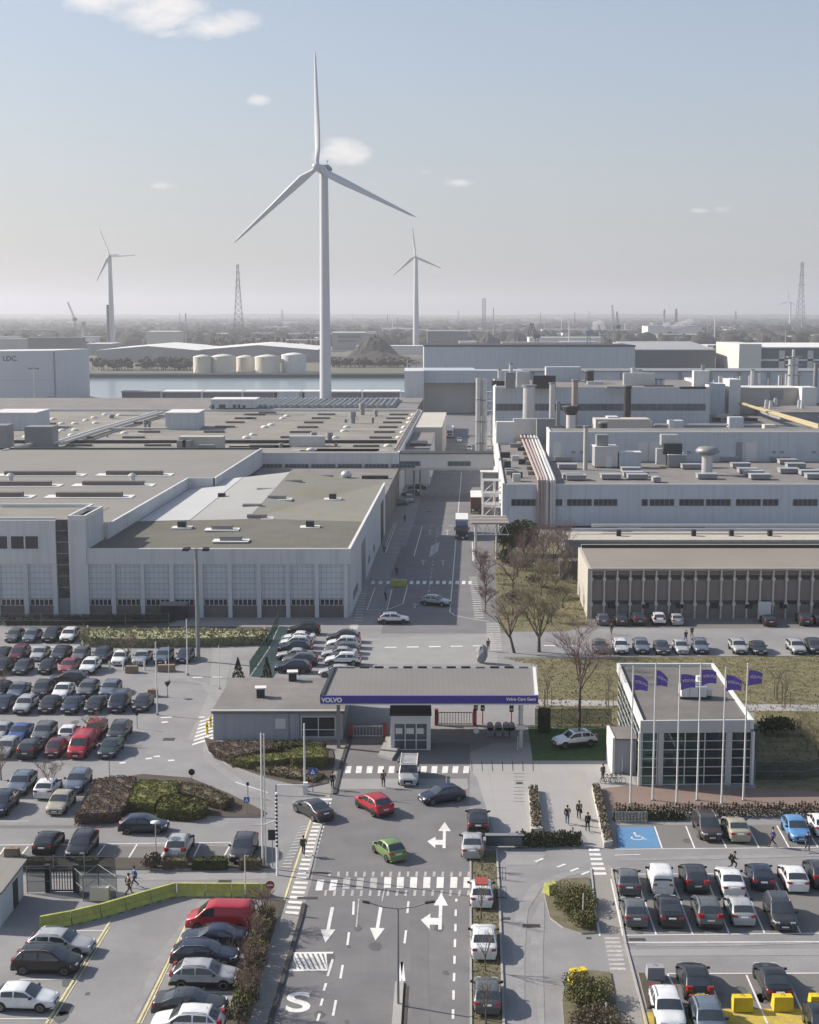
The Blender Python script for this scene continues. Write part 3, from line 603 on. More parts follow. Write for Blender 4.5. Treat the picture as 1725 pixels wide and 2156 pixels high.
for (c, x, y) in ((8, 133, 161), (8, 95, 175), (8, 608, 175), (8, 590, 199), (8, 535, 240), (8, 1028, 97), (8, 1008, 121), (8, 1000, 146), (8, 972, 176), (8, 962, 207), (8, 938, 240), (8, 20, 222), (8, 865, 292), (8, 380, 317), (8, 205, 119), (8, 232, 105), (8, 655, 121),
               (7, 600, 148), (7, 540, 132), (7, 470, 152), (7, 388, 152), (7, 335, 124), (7, 260, 108), (7, 470, 193), (7, 390, 195), (7, 350, 207), (7, 260, 212), (7, 130, 188), (7, 90, 262), (7, 165, 236), (7, 1700, 160), (7, 1660, 174), (7, 1590, 222), (7, 1545, 241), (7, 520, 245), (7, 750, 100), (7, 660, 96), (7, 590, 115), (7, 450, 225), (7, 780, 212), (7, 1215, 440)):
    p = G(c, x, y, zB); a = MB(); a.cyl((p.x, p.y, zB), (p.x, p.y, zB+.3), 1.1, 1.05, 10); a.ball((p.x, p.y, zB+.3), 1.0, 1.0, .42, 10); part(a, 'roof_dome', 'domew', B)
for (c, x, y, h, r) in ((8, 645, 148, 6, 1.4), (8, 705, 95, 6.5, 1.4), (8, 400, 268, 4.5, 1.2), (8, 500, 262, 4, 1.2), (8, 770, 147, 3, .7), (8, 600, 143, 1.8, .8), (8, 195, 300, 2, .8), (8, 540, 292, 1.4, .6), (7, 700, 115, 2, 1.5), (7, 672, 234, 1, .5), (7, 912, 190, 5, .8), (7, 938, 190, 5, .8), (8, 790, 105, 3.5, 1)):
    p = G(c, x, y, zB); a = MB(); h *= .62; a.cyl((p.x, p.y, zB), (p.x, p.y, zB+h*.7), r*.55); a.cyl((p.x, p.y, zB+h*.55), (p.x, p.y, zB+h), r*.8, r*.7); part(a, 'roof_cowl', 'mid', B)
for (c, x, y, w, d, h, m) in ((8, 360, 290, 9, 3, 2.6, 'steel'), (7, 265, 300, 7, 6, 5.5, 'mid'), (7, 1270, 308, 11, 4, 3.2, 'beigewall'), (7, 1142, 315, 2.2, 2, 2.4, 'mid'), (7, 1178, 315, 2.2, 2, 2.4, 'mid'), (7, 20, 320, 4, 6, 6.5, 'mid'), (7, 130, 320, 3, 2, 1.2, 'steel')):
    p = G(c, x, y, zB); a = MB(); a.obox((p.x, p.y, zB+.06), w, d, h); part(a, 'roof_unit', m, B)
for k in range(22):
    x = rr.uniform(80, 820); y = rr.uniform(868, 950); p = P(x, y, zB+.08); w, d = rr.uniform(5, 26), rr.uniform(2.5, 9); a = MB(); a.box(p.x-w/2, p.x+w/2, p.y-d/2, p.y+d/2, zB+.05, zB+.09); part(a, 'roof_patch', mat('roof_patch_dark', (.165, .155, .14), .95, .15, .2) if k % 2 else mat('roof_patch_pale', (.265, .25, .222), .95, .15, .2), B)
# pipe gantry running over the roof
a = MB(); pa = G(7, 20, 322, zB+1); pb = G(7, 240, 268, zB+1.2); pc = G(7, 330, 275, zB+1.2); pd = G(7, 620, 182, zB+1.2); pe = G(7, 985, 76, zB+1.2)
a.tube([pa, pb], .45, 6); a.tube([pc, pd, pe], .5, 6); a.tube([pc+Vector((2, 0, 0)), pd+Vector((2, 0, 0)), pe+Vector((2, 0, 0))], .4, 6); a.tube([G(7, 620, 180, zB+1), G(7, 1050, 178, zB+1)], .35, 6); part(a, 'pipe_run', 'whitepipe', B)
# plant rooms on the roof
def plantroom(label, c, x0, x1, y0, y1, z, depth, m='wallblue', wins=(), legs=False):
    p = G(c, x0, y1, z); p1 = G(c, x1, y1, z); Y = p.y; zt = zy(q(c, x0, y0)[1], Y)
    b = bld('plant_room', label, (p.x, Y, z), 'plant room')
    zb = z+.08 if not legs else z+1.2
    a = MB(); a.box(p.x, p1.x, Y, Y+depth, zb, zt); part(a, 'wall', m, b)
    a = MB(); a.box(p.x-.2, p1.x+.2, Y-.15, Y+depth+.15, zt, zt+.3); part(a, 'roof', 'trim', b)
    for (a0, a1, b0, b1) in wins:
        w = MB(); w.box(xp(*q(c, a0, b0), Y), xp(*q(c, a1, b0), Y), Y-.06, Y+.1, zy(q(c, a0, b1)[1], Y), zy(q(c, a0, b0)[1], Y)); part(w, 'window', 'win', b)
    if legs:
        for k in range(6):
            xx = p.x+(p1.x-p.x)*k/5; a = MB(); a.cyl((xx, Y+.4, z), (xx, Y+.4, zb), .2); part(a, 'leg', 'mid', b)
    return b
M['plantblue'] = mat('plant_cladding', (.47, .505, .53), .55, .05, .3, seam=(('X', 1.1, .06),), seam_c=.93, streak=.14)
plantroom('pale plant room with five dark windows raised on stilts above the vast roof', 7, 1325, 1605, 0, 72, zB, 12, 'plantblue', ((1328, 1345, 30, 60), (1375, 1415, 28, 60), (1462, 1480, 28, 60), (1492, 1508, 28, 60), (1522, 1540, 32, 60)), True)
plantroom('blank grey plant room standing mid roof on a skid', 7, 1040, 1242, 85, 188, zB, 14, 'plantblue')
plantroom('big blank grey plant room at the left edge of the roof', 7, -60, 228, 85, 190, zB, 16, 'plantblue')
# sawtooth hall behind B and the pale gable sheds
Cc = bld('sawtooth_hall', 'low hall with a row of slanted glass roof ribs beyond the vast roof', (uA+SH*494, 494, 0))
a = MB(); a.sbox(uB0, uA-2, 494, 560, 0, zB+.6); part(a, 'wall', 'roofgrey', Cc)
for k in range(34):
    u = ux(440+11.5*k, 858, 500); a = MB(); a.hexa([kk(u, 500, zB+.6), kk(u+1.6, 500, zB+.6), kk(u+1.6, 545, zB+.6), kk(u, 545, zB+.6)], [kk(u+.5, 500, zB+1.7), kk(u+.9, 500, zB+1.7), kk(u+.9, 545, zB+1.7), kk(u+.5, 545, zB+1.7)]); part(a, 'roof_rib', 'greywall' if k % 2 else 'mid', Cc)
def gable_shed(name, label, x0, x1, yb, yt, ye, Y, depth, mw='wall', mr='roofmetal', cat='shed', group=None):
    xa = xp(x0, yb, Y); xb = xp(x1, yb, Y); ze = zy(ye, Y); zt = zy(yt, Y)
    b = bld(name, label, (xa, Y, 0), cat, group); xm = (xa+xb)/2
    a = MB(); a.add([(xa, Y, 0), (xb, Y, 0), (xb, Y, ze), (xm, Y, zt), (xa, Y, ze), (xa, Y+depth, 0), (xb, Y+depth, 0), (xb, Y+depth, ze), (xm, Y+depth, zt), (xa, Y+depth, ze)], [(0, 1, 2, 3, 4), (9, 8, 7, 6, 5), (1, 6, 7, 2), (5, 0, 4, 9)]); part(a, 'wall', mw, b)
    a = MB(); o = .4
    a.hexa([(xa-o, Y-o, ze-.1), (xm, Y-o, zt), (xm, Y+depth+o, zt), (xa-o, Y+depth+o, ze-.1)], [(xa-o, Y-o, ze+.2), (xm, Y-o, zt+.3), (xm, Y+depth+o, zt+.3), (xa-o, Y+depth+o, ze+.2)])
    a.hexa([(xm, Y-o, zt), (xb+o, Y-o, ze-.1), (xb+o, Y+depth+o, ze-.1), (xm, Y+depth+o, zt)], [(xm, Y-o, zt+.3), (xb+o, Y-o, ze+.2), (xb+o, Y+depth+o, ze+.2), (xm, Y+depth+o, zt+.3)]); part(a, 'roof', mr, b)
    return b
gable_shed('shed', 'pale gabled shed with a dark roof nearest the left edge behind the vast roof', -10, 118, 880, 848, 862, 565, 40, 'wallplain', 'dark')
gable_shed('shed', 'second pale gabled shed with a dark roof right of the one at the left edge', 60, 215, 880, 846, 858, 610, 40, 'wallplain', 'dark')
# ------------------------------------------------------------------ footbridge over the street
FB = bld('footbridge', 'long white enclosed footbridge spanning the works street between the halls', (uA+SH*344, 344, 6.8), 'footbridge')
zf0 = zy(990, 344); zf1 = zy(956, 344); uf1 = ux(1040, 970, 344)
a = MB(); a.sbox(uA+.1, uf1, 344.2, 350, zf0+.5, zf1); part(a, 'wall', mat('bridge_cladding', (.56, .535, .49), .6, .06, .3), FB)
a = MB(); a.sbox(uA+.1, uf1, 343.9, 350.3, zf0, zf0+.5); part(a, 'deck_beam', 'beigewall', FB)
a = MB(); a.sbox(uA+.1, uf1, 344, 350.2, zf1, zf1+.2); part(a, 'roof', 'dark', FB)
for (x0, x1) in ((935, 1068), (1242, 1385)):
    u0 = ux(q(8, x0, 400)[0], 970, 344); u1 = ux(q(8, x1, 400)[0], 970, 344); win_row(FB, [u0], 344.2, zy(q(8, 0, 414)[1], 344), zy(q(8, 0, 385)[1], 344), u1-u0, 4, 'wingrey', 'mid')
for u in (uA+3.5, uA+5):
    a = MB(); a.cyl(kk(u, 347, 0), kk(u, 347, zf0), .25); part(a, 'support', 'mid', FB)
# ------------------------------------------------------------------ right works C
YC = 297; zC = zy(1022, YC); uC = UR; uCe = ux(2100, 1050, YC)
Cb = bld('paint_shop', 'pale blue hall with dark window strip and red rooftop pipes', (uC+SH*YC, YC, 0))
M['wallC'] = mat('cladding_pale_blue', (.48, .51, .54), .55, .06, .1, .02, 5, seam=(('X', 1.2, .04), ('Z', 2.2, .04)), seam_c=.92, streak=.16)
a = MB(); a.sbox(uC, uCe, YC, 448, 0, zC); part(a, 'wall', 'wallC', Cb)
a = MB(); a.sbox(uC-.06, uC+.4, YC-.06, 448, zC, zC+.45); a.sbox(uC+.4, uCe, YC-.06, YC+.3, zC, zC+.3); part(a, 'parapet', 'trim', Cb)
a = MB(); a.sbox(uC-.04, uC, YC, 448, 0, zC); part(a, 'side_cladding', 'wallplain', Cb)
a = MB(); a.sbox(uC+.4, uCe, YC+.3, 448, zC, zC+.05); part(a, 'roof', 'roofgrey', Cb)
zc0 = zy(q(9, 0, 154)[1], YC); zc1 = zy(q(9, 0, 121)[1], YC)
for (x0, x1, n) in ((183, 305, 5), (403, 437, 2), (462, 585, 5), (596, 713, 5), (836, 866, 1), (876, 998, 5), (1024, 1147, 5), (1158, 1281, 5), (1308, 1432, 5), (1442, 1520, 3), (1594, 1716, 5)):
    u0 = ux(q(9, x0, 137)[0], 1058, YC); u1 = ux(q(9, x1, 137)[0], 1058, YC); win_row(Cb, [u0], YC, zc0, zc1, u1-u0, n, 'win', 'mid')
for (x0, x1, yy, hh) in ((390, 715, 262, .35), (832, 1150, 262, .35), (390, 1725, 276, .5)):
    a = MB(); a.sbox(ux(q(9, x0, 0)[0], 1110, YC), ux(q(9, x1, 0)[0], 1110, YC), YC-.5, YC-.05, zy(q(9, 0, yy)[1], YC), zy(q(9, 0, yy)[1], YC)+hh); part(a, 'cable_tray', 'dark', Cb)
for (x0, x1) in ((460, 580), (836, 990), (1020, 1140), (1160, 1280), (1310, 1430), (1445, 1560), (1600, 1720)):
    a = MB(); a.sbox(ux(q(9, x0, 0)[0], 1110, YC), ux(q(9, x1, 0)[0], 1110, YC), YC-.08, YC+.02, zy(q(9, 0, 286)[1], YC), zy(q(9, 0, 270)[1], YC)); part(a, 'window', 'win', Cb)
# red and white pipes over the edge
for i, (xt, xb, m) in enumerate(((218, 320, 'pinkpipe'), (236, 336, 'pinkpipe'), (254, 350, 'pinkpipe'), (268, 362, 'whitepipe'), (284, 384, 'whitepipe'), (296, 398, 'whitepipe'))):
    pts = [G(10, xt, 460, zC+1.6), G(10, xb-14, 715, zC+1.3)]
    e = V(*q(10, xb, 735), YC-.6-.05*i); f = Vector((e.x, YC-.6-.05*i, .2)); a = MB(); a.tube([pts[0], Vector((e.x+.1, YC+1.2, zC+1.3)), Vector((e.x, YC-.6-.05*i, zC+.9)), f], .36, 7); part(a, 'roof_pipe', m, Cb)
for k in range(9):
    p = G(10, 300-9*k+60, 690-25*k, zC); a = MB(); a.box(p.x-4.2, p.x+1.5, p.y-.12, p.y+.12, zC+.05, zC+.9); part(a, 'pipe_support', 'pinkpipe', Cb)
for k in range(14):
    p = G(10, 180+rr.uniform(-35, 60), 500+17*k, zC); a = MB(); a.obox((p.x, p.y, zC+.05), rr.uniform(1.2, 3.2), rr.uniform(1, 2.4), rr.uniform(.6, 1.7)); part(a, 'roof_unit', rr.choice(('steel', 'mid', 'dark', 'greywall')), Cb)
for (x, y) in ((463, 660), (487, 712), (505, 716), (680, 712), (780, 678), (790, 700), (812, 712), (1080, 660), (1160, 710), (1275, 622), (1330, 655), (1365, 682), (1395, 695), (1425, 712), (1525, 622), (1565, 636), (1605, 656), (1570, 682), (1675, 692), (1705, 710), (440, 622), (907, 726)):
    p = G(10, x, y, zC); a = MB(); a.obox((p.x, p.y, zC+.3), 4.2 if x != 907 else 1.6, 2.6, .9); part(a, 'roof_vent', 'greywall', Cb)
    a = MB(); a.obox((p.x, p.y, zC+1.2), 4.5 if x != 907 else .8, 2.9, .12); part(a, 'vent_cap', 'steel', Cb)
# upper storey
Yu = P(1300, 972, zC).y; zU = zy(912, Yu); uU = ux(1157, 940, Yu)
a = MB(); a.sbox(uU, uCe, Yu, Yu+14, zC+.05, zU); part(a, 'upper_storey', 'wallC', Cb)
a = MB(); a.sbox(uU-.05, uU, Yu+.1, Yu+14, zC+.05, zU); part(a, 'side_cladding', 'wallplain', Cb)
a = MB(); a.sbox(uU-.1, uCe, Yu-.06, Yu+.5, zU, zU+.4); a.sbox(uU-.1, uU+.4, Yu+.5, Yu+14, zU, zU+.4); part(a, 'parapet', 'trim', Cb)
a = MB(); a.sbox(uU+.4, uCe, Yu+.5, Yu+14, zU, zU+.05); part(a, 'upper_roof', 'roofgrey', Cb)
for (x0, x1, m) in ((818, 866, 'trim'), (876, 922, 'trim'), (1308, 1340, 'greywall'), (1358, 1412, 'trim'), (390, 432, 'trim')):
    u0 = ux(q(10, x0, 560)[0], 940, Yu); u1 = ux(q(10, x1, 560)[0], 940, Yu); a = MB(); a.sbox(u0, u1, Yu-.1, Yu+.05, zC+.1, zU-2.2); part(a, 'door', m, Cb)
for x in (485, 527, 1065, 1200, 1490, 1530, 1690):
    u0 = ux(q(10, x, 580)[0], 945, Yu); a = MB(); a.sbox(u0, u0+.9, Yu-.08, Yu+.02, zC+2, zC+2.6); part(a, 'wall_vent', 'greywall', Cb)
# big rooftop machines in front of the upper storey
def unit(label, c, x0, x1, y0, y1, z, depth, m, extras=(), name='air_handling_unit', lid=True):
    p = G(c, x0, y1, z); Y = p.y; x1w = xp(*q(c, x1, y1), Y); zt = zy(q(c, 0, y0)[1], Y)
    b = bld(name, label, (p.x, Y, z), 'air unit')
    a = MB(); a.box(p.x, x1w, Y, Y+depth, z+.4, zt); part(a, 'casing', m, b)
    if lid: a = MB(); a.box(p.x-.15, x1w+.15, Y-.15, Y+depth+.15, zt, zt+.18); part(a, 'lid', 'trim', b)
    a = MB()
    for xx in (p.x+.3, x1w-.3):
        for yy in (Y+.3, Y+depth-.3): a.box(xx-.12, xx+.12, yy-.12, yy+.12, z, z+.4)
    a.box(p.x-.2, x1w+.2, Y+.1, Y+.3, z+.25, z+.4); part(a, 'skid', 'mid', b)
    for (a0, a1, b0, b1, dy, dd, mm) in extras:
        w = MB(); w.box(xp(*q(c, a0, b0), Y), xp(*q(c, a1, b0), Y), Y+dy, Y+dy+dd, zy(q(c, 0, b1)[1], Y), zy(q(c, 0, b0)[1], Y)); part(w, 'louvre', mm, b)
    return b
unit('pale stacked air handling unit with a small rear box by the red pipes', 10, 600, 715, 550, 655, zC, 5, 'steel', ((615, 672, 490, 548, 1, 3, 'mid'), (655, 685, 595, 650, -.2, .2, 'trim'), (720, 785, 610, 655, 1, 2.5, 'mid')))
unit('grey air unit with a tilted black intake hood before the upper storey', 10, 968, 1058, 590, 655, zC, 5, 'mid', ((945, 1030, 492, 545, 2.5, 2.5, 'steel'), (950, 1044, 535, 588, 1, 2, 'dark'), (918, 966, 560, 640, 1.5, 2, 'steel')))
unit('plain white cabinet beside the stacked air handling unit', 10, 722, 832, 578, 655, zC, 3, 'plantblue')
# mushroom extractor
p = G(10, 1162, 690, zC); tz = zy(q(10, 0, 540)[1], p.y)
ex = bld('extractor_duct', 'thick pale extractor duct with a flared mushroom cap on the grey roof', p, 'duct')
a = MB(); a.cyl(p, (p.x, p.y, tz-2.1), 1.25, 1.25, 10); part(a, 'duct', 'steel', ex)
a = MB(); a.lathe((p.x, p.y, 0), [(1.3, tz-2.2), (2.6, tz-1.6), (2.7, tz-1.1), (2.0, tz-.4), (.1, tz-.2)], 12); part(a, 'cap', 'mid', ex)
def stack(label, c, x, yb, yt, z, r, m='steel', cap=None, grp=None, Y=None, band=None):
    p = G(c, x, yb, z) if Y is None else Vector((xp(*q(c, x, yb), Y), Y, z)); tz = zy(q(c, 0, yt)[1], p.y)
    b = bld('chimney_stack', label, p, 'chimney', grp)
    a = MB(); a.cyl(p, (p.x, p.y, tz), r, r*.96, 10); part(a, 'flue', m, b)
    a = MB(); a.cyl((p.x, p.y, tz-.3), (p.x, p.y, tz+.15), r*1.2, r*1.2, 10); part(a, 'collar', 'mid', b)
    if cap: a = MB(); a.lathe((p.x, p.y, 0), [(r*1.0, tz-2.2), (r*1.9, tz-.2), (r*1.9, tz+.1), (.1, tz+.2)], 10); part(a, 'cap', cap, b)
    if band: a = MB(); a.cyl((p.x, p.y, z+band), (p.x, p.y, tz-.3), r*1.08, r*1.05, 10); part(a, 'sleeve', 'dark', b)
    return b
stack('slim pale vent pipe standing before the upper storey', 10, 553, 665, 445, zC, .55, 'beigewall')
stack('black capped chimney on a white base on the upper roof', 10, 480, 480, 345, zC, 1.3, 'whitepipe', 'dark', None, 372)
stack('short black chimney right of the white chimney base', 10, 642, 474, 425, zC, 1.2, 'dark', None, None, 375)
# ------------------------------------------------------------------ hall D behind the upper storey
YD = 450; zD = zy(817, YD); uD0 = ux(1043, 850, YD); uD1 = ux(1495, 850, YD)
Db = bld('upper_works', 'tall pale block with one continuous strip of dark blue windows behind the chimneys', (uD0+SH*YD, YD, 0))
a = MB(); a.sbox(uD0, uD1, YD, 503, 0, zD); part(a, 'wall', 'wallC', Db)
a = MB(); a.sbox(uD0-.05, uD0, YD+.1, 503, 0, zD); part(a, 'side_cladding', 'wallplain', Db)
a = MB(); a.sbox(uD0-.1, uD1+.1, YD-.06, YD+.4, zD, zD+.4); a.sbox(uD0-.1, uD0+.4, YD+.4, 503, zD, zD+.4); a.sbox(uD1-.5, uD1+.1, YD+.4, 503, zD, zD+.9); part(a, 'parapet', 'trim', Db)
a = MB(); a.sbox(uD0+.4, uD1-.5, YD+.4, 503, zD, zD+.05); part(a, 'roof', 'roofgrey', Db)
zz0 = zy(q(10, 0, 366)[1], YD); zz1 = zy(q(10, 0, 332)[1], YD)
for k in range(10):
    u0 = ux(q(10, 107+105*k, 350)[0], 855, YD); u1 = ux(q(10, 107+105*k+104, 350)[0], 855, YD); win_row(Db, [u0], YD, zz0, zz1, u1-u0, 3, 'wingrey', 'mid')
for (x, y, w, d, h, m) in ((175, 255, 3, 3, 5, 'mid'), (240, 250, 4, 3, 5, 'steel'), (345, 255, 7, 4, 4, 'dark'), (600, 235, 5, 3, 1, 'steel'), (440, 220, 12, 5, 5, 'plantblue'), (820, 240, 10, 3, 4, 'steel'), (1130, 245, 5, 3, 5, 'trim'), (720, 255, 8, 3, .6, 'mid'), (920, 250, 9, 3, .6, 'dark'), (1090, 258, 8, 2, .7, 'dark'), (130, 240, 6, 4, 1.5, 'dark')):
    p = G(10, x, y, zD); a = MB(); a.obox((p.x, p.y, zD+.05), w, d, h); part(a, 'roof_unit', m, Db)
for (x, yb, yt, r, lab) in ((180, 230, 130, .7, 'thin pale pipe with light head at left of the upper roof'), (123, 205, 158, .7, 'short pale pipe at the left corner of the roof over blue windows'),
        (500, 330, 212, 1.0, 'pinkish chimney rising left of the black chimney before the blue windows'), (762, 395, 240, 1.2, 'dark chimney with white foot across the blue window strip'), (775, 228, 180, 1.8, 'fat silver pipe first of the roof cluster over blue windows'), (823, 215, 162, .9, 'slim tall pipe rising behind the silver roof cluster'), (852, 225, 190, 1.8, 'fat grey fan drum at the end of the roof pipe cluster'),
        (573, 228, 165, 1.6, 'dark blue-grey chimney on the block behind the pinkish chimney'), (915, 240, 208, .8, 'short pale vent right of the roof pipe cluster'), (940, 240, 208, .8, 'short pale vent second right of the roof pipe cluster'), (385, 440, 228, .9, 'long grey pipe climbing past the windows beside the silver duct')):
    stack(lab, 10, x, yb, yt, zD if yb < 260 else zC, r, 'dark' if 'dark' in lab else 'pinkpipe' if 'pink' in lab else 'steel', None, None, None if yb < 260 else 425)
s_ = stack('thick silver duct standing before the left end of blue windows', 10, 270, 420, 240, zC, 1.9, 'steel', None, None, 420)
for k in range(4):
    p = G(10, 790+14*k, 235, zD); a = MB(); a.cyl((p.x, p.y-1, zD), (p.x, p.y-1, zD+5.5-.5*k), .9, .9, 8); part(a, 'roof_flue', 'steel', Db)
# clutter on the upper roof
Rr = random.Random(5)
for (x, y, w, d, h, m) in ((740, 470, 15, 7, 5.2, 'beigewall'), (700, 465, 3, 4, 6, 'trim'), (860, 425, 5, 3, 3.2, 'steel'), (1040, 435, 4, 4, 3, 'plantblue'), (640, 410, 4, 2, 1.6, 'mid'), (1345, 468, 4, 3, 5, 'plantblue'), (1420, 470, 3, 3, 4, 'beigewall'), (980, 470, 1.2, 1.2, 5, 'steel'), (270, 430, 7, 3, 4, 'steel'), (360, 432, 5, 3, 5, 'mid'), (435, 440, 1, 1, 14, 'mid'), (1240, 440, 9, 2, 1, 'trim'), (150, 455, 5, 3, 4, 'trim')):
    p = V(*q(10, x, y), 392); a = MB(); a.obox((p.x, p.y+Rr.uniform(-12, 12), zC+.05), w, d, 4.2+h*.5); part(a, 'roof_unit', m, Cb)
for (y, x0, x1, m, r) in ((445, 300, 1180, 'mid', .35), (455, 560, 1725, 'steel', .4), (468, 800, 1725, 'mid', .35), (437, 900, 1500, 'whitepipe', .3)):
    a = MB(); a.tube([V(*q(10, x0, y), 402), V(*q(10, x1, y), 402)], r, 6); part(a, 'roof_pipe', m, Cb)
for k in range(26):
    p = G(10, Rr.uniform(1190, 1720), Rr.uniform(325, 430), zC); a = MB(); a.obox((p.x, p.y, zC+.35), Rr.uniform(2, 9), Rr.uniform(1, 3), Rr.uniform(.5, 1.6)); part(a, 'roof_unit', Rr.choice(('mid', 'dark', 'steel', 'greywall', 'roofbeige')), Cb)
# yellow pipe bundle and works to the right of D
a = MB(); a.sbox(uD1+.3, uCe, 448.2, 638, 0, zC+.3); part(a, 'rear_roof', 'roofgrey', Cb)
a = MB(); zq = zC+1.6
for k in range(3): a.tube([G(10, 1265+8*k, 303+4*k, 13.4), G(10, 1390+6*k, 345+4*k, 13.4), G(10, 1520, 381+5*k, 13.4), G(10, 1725, 440+8*k, 13.4)], .42, 6)
part(a, 'pipe_bundle', 'yellowpipe', Cb)
Hb = bld('boiler_house', 'low pale boiler house with louvred front behind the yellow pipe bundle', (xp(1600, 850, 440), 440, 0))
def hx(c, x, Y): return xp(*q(c, x, 0), Y)
def hz(c, y, Y): return zy(q(c, 0, y)[1], Y)
Yh = 505
a = MB(); a.box(hx(10, 1340, Yh), hx(10, 1645, Yh), Yh, Yh+14, 0, hz(10, 255, Yh)); part(a, 'wall', 'beigewall', Hb)
a = MB(); a.box(hx(10, 1326, Yh), hx(10, 1340, Yh), Yh, Yh+14, 0, hz(10, 255, Yh)); part(a, 'side_wall', 'trim', Hb)
a = MB(); a.box(hx(10, 1490, Yh), hx(10, 1556, Yh), Yh-.1, Yh+.1, hz(10, 310, Yh), hz(10, 262, Yh)); part(a, 'louvre', 'greywall', Hb)
a = MB(); a.box(hx(10, 1320, Yh), hx(10, 1650, Yh), Yh-.3, Yh+14.2, hz(10, 255, Yh), hz(10, 251, Yh)); part(a, 'roof', 'trim', Hb)
for k in range(16):
    x = Rr.uniform(1285, 1700); h = Rr.uniform(20, 60); a = MB(); X = hx(10, x, 490); zb = hz(10, 255, 490); yy_ = 520+Rr.uniform(0, 10); a.cyl((X, yy_, 0), (X, yy_, zb+h*.05), Rr.uniform(.25, .6), None, 8); part(a, 'flue', Rr.choice(('steel', 'mid', 'whitepipe')), Hb)
for (x0, x1, y0, y1, m) in ((1283, 1340, 210, 250, 'trim'), (1090, 1175, 206, 250, 'plantblue'), (1180, 1262, 232, 310, 'plantblue'), (1650, 1725, 250, 300, 'trim')):
    a = MB(); a.box(hx(10, x0, 500), hx(10, x1, 500), 500, 510, 0, hz(10, y0, 500)); part(a, 'annex', m, Hb)
Ib = bld('valve_hall', 'low grey fronted hall with pale vents on its roof at right edge', (xp(1690, 900, 400), 400, 0))
Yi = 468; a = MB(); a.box(hx(10, 1545, Yi), hx(10, 2000, Yi), Yi, Yi+34, 0, hz(10, 378, Yi)); part(a, 'wall', 'greywall', Ib)
a = MB(); a.box(hx(10, 1540, Yi), hx(10, 2000, Yi), Yi-.3, Yi+34, hz(10, 378, Yi), hz(10, 374, Yi)); part(a, 'roof', 'roofgrey', Ib)
for (x, y) in ((1432, 320), (1460, 340), (1482, 345), (1505, 330), (1625, 340), (1640, 345)):
    p = G(10, x, y+10, hz(10, 374, Yi)); a = MB(); a.cyl(p, p+Vector((0, 0, 2.6)), .8, .6, 8); part(a, 'vent', 'steel', Ib)
# tall process towers at the far right
Tb = bld('process_tower', 'slim cluster of pale process columns with platforms at the right', (hx(10, 1605, 520), 520, 0), 'process tower')
for (x, y, r) in ((1600, 60, .8), (1615, 95, 1.1), (1590, 110, 1.5)):
    a = MB(); X = hx(10, x, 520); a.cyl((X, 520, 0), (X, 520, hz(10, y, 520)), r, r*.7, 8); part(a, 'column', 'steel', Tb)
for y in (100, 140, 190):
    a = MB(); a.box(hx(10, 1572, 520), hx(10, 1645, 520), 519, 523, hz(10, y, 520), hz(10, y-4, 520)); part(a, 'platform', 'mid', Tb)
for (x, yb, yt, r, lab) in ((1140, 250, 140, 1.2, 'dark double chimney standing left of the boiler house'), (1422, 255, 172, .9, 'slim silver chimney behind the boiler house'), (1558, 255, 182, .8, 'dark thin chimney right of the silver one behind the boiler house'), (1388, 255, 160, 1.2, 'grey chimney between the dark double one and the silver one'), (1705, 250, 130, 1.4, 'grey chimney nearest the right edge beyond the boiler house')):
    stack(lab, 10, x, yb, yt, 0, r*.6, 'mid' if 'silver' not in lab else 'steel', None, None, 522)
# ------------------------------------------------------------------ end of the street
YF = 640; Fb = bld('gate_hall', 'big pale hall with a deep beige portal closing the end of the street', (xp(893, 820, YF), YF, 0))
a = MB(); a.box(xp(852, 0+820, YF), xp(892.5, 820, YF), YF-6, YF+30, 0, zy(781, YF-6)); part(a, 'tower', 'wall', Fb)
a = MB(); a.box(xp(892.7, 820, YF), xp(1003, 820, YF), YF-2, YF+30, zy(806, YF-2), zy(780, YF-2)); part(a, 'lintel', 'wallblue', Fb)
a = MB(); a.box(xp(892.7, 820, YF), xp(1030, 820, YF), YF+3, YF+8, 0, zy(804, YF)); part(a, 'portal_wall', 'beigewall', Fb)
a = MB(); a.box(xp(1003, 820, YF), xp(1100, 820, YF), YF-1, YF+13, 0, zy(780, YF)); part(a, 'side_wall', 'wallblue', Fb)
a = MB(); a.box(xp(800, 850, YF), xp(851.5, 850, YF), YF-25, YF-6.1, 0, zy(843, YF-25)); part(a, 'annex', 'wallblue', Fb)
YG = 700; Gb = bld('storage_hall', 'huge windowless grey-blue hall behind the portal hall', (xp(893, 750, YG), YG, 0))
M['gblue'] = mat('cladding_slate', (.43, .465, .495), .6, .06, .05, .02, 4, seam=(('X', 13, .1),), seam_c=.92, streak=.12)
x0, x1, xe = xp(893, 750, YG), xp(1297, 750, YG), xp(1337, 750, YG)
zg = zy(727, YG); zg2 = zy(729, YG)
a = MB(); a.box(x0, xe, YG, YG+42, 0, zg-.6); part(a, 'wall', 'gblue', Gb)
a = MB(); a.box(x0-.3, xe+.3, YG-.3, YG+42.3, zg-.6, zg); part(a, 'roof', 'dark', Gb)
a = MB(); a.box(x0, xe, YG-.5, YG-.05, 0, zy(782, YG)); part(a, 'plinth_band', 'dark', Gb)
a = MB()
for k in range(9): z = 2.5*k; X0, X1 = xp(858, 750, 690), xp(888, 750, 690); a.tube([(X0, 690, z), (X1, 690, z+2.5)], .25, 4); a.tube([(X1, 690, z), (X1, 690, z+2.5)], .3, 4); a.tube([(X0, 690, z), (X0, 690, z+2.5)], .3, 4); a.tube([(X0, 690, z+2.5), (X1, 690, z+2.5)], .25, 4)
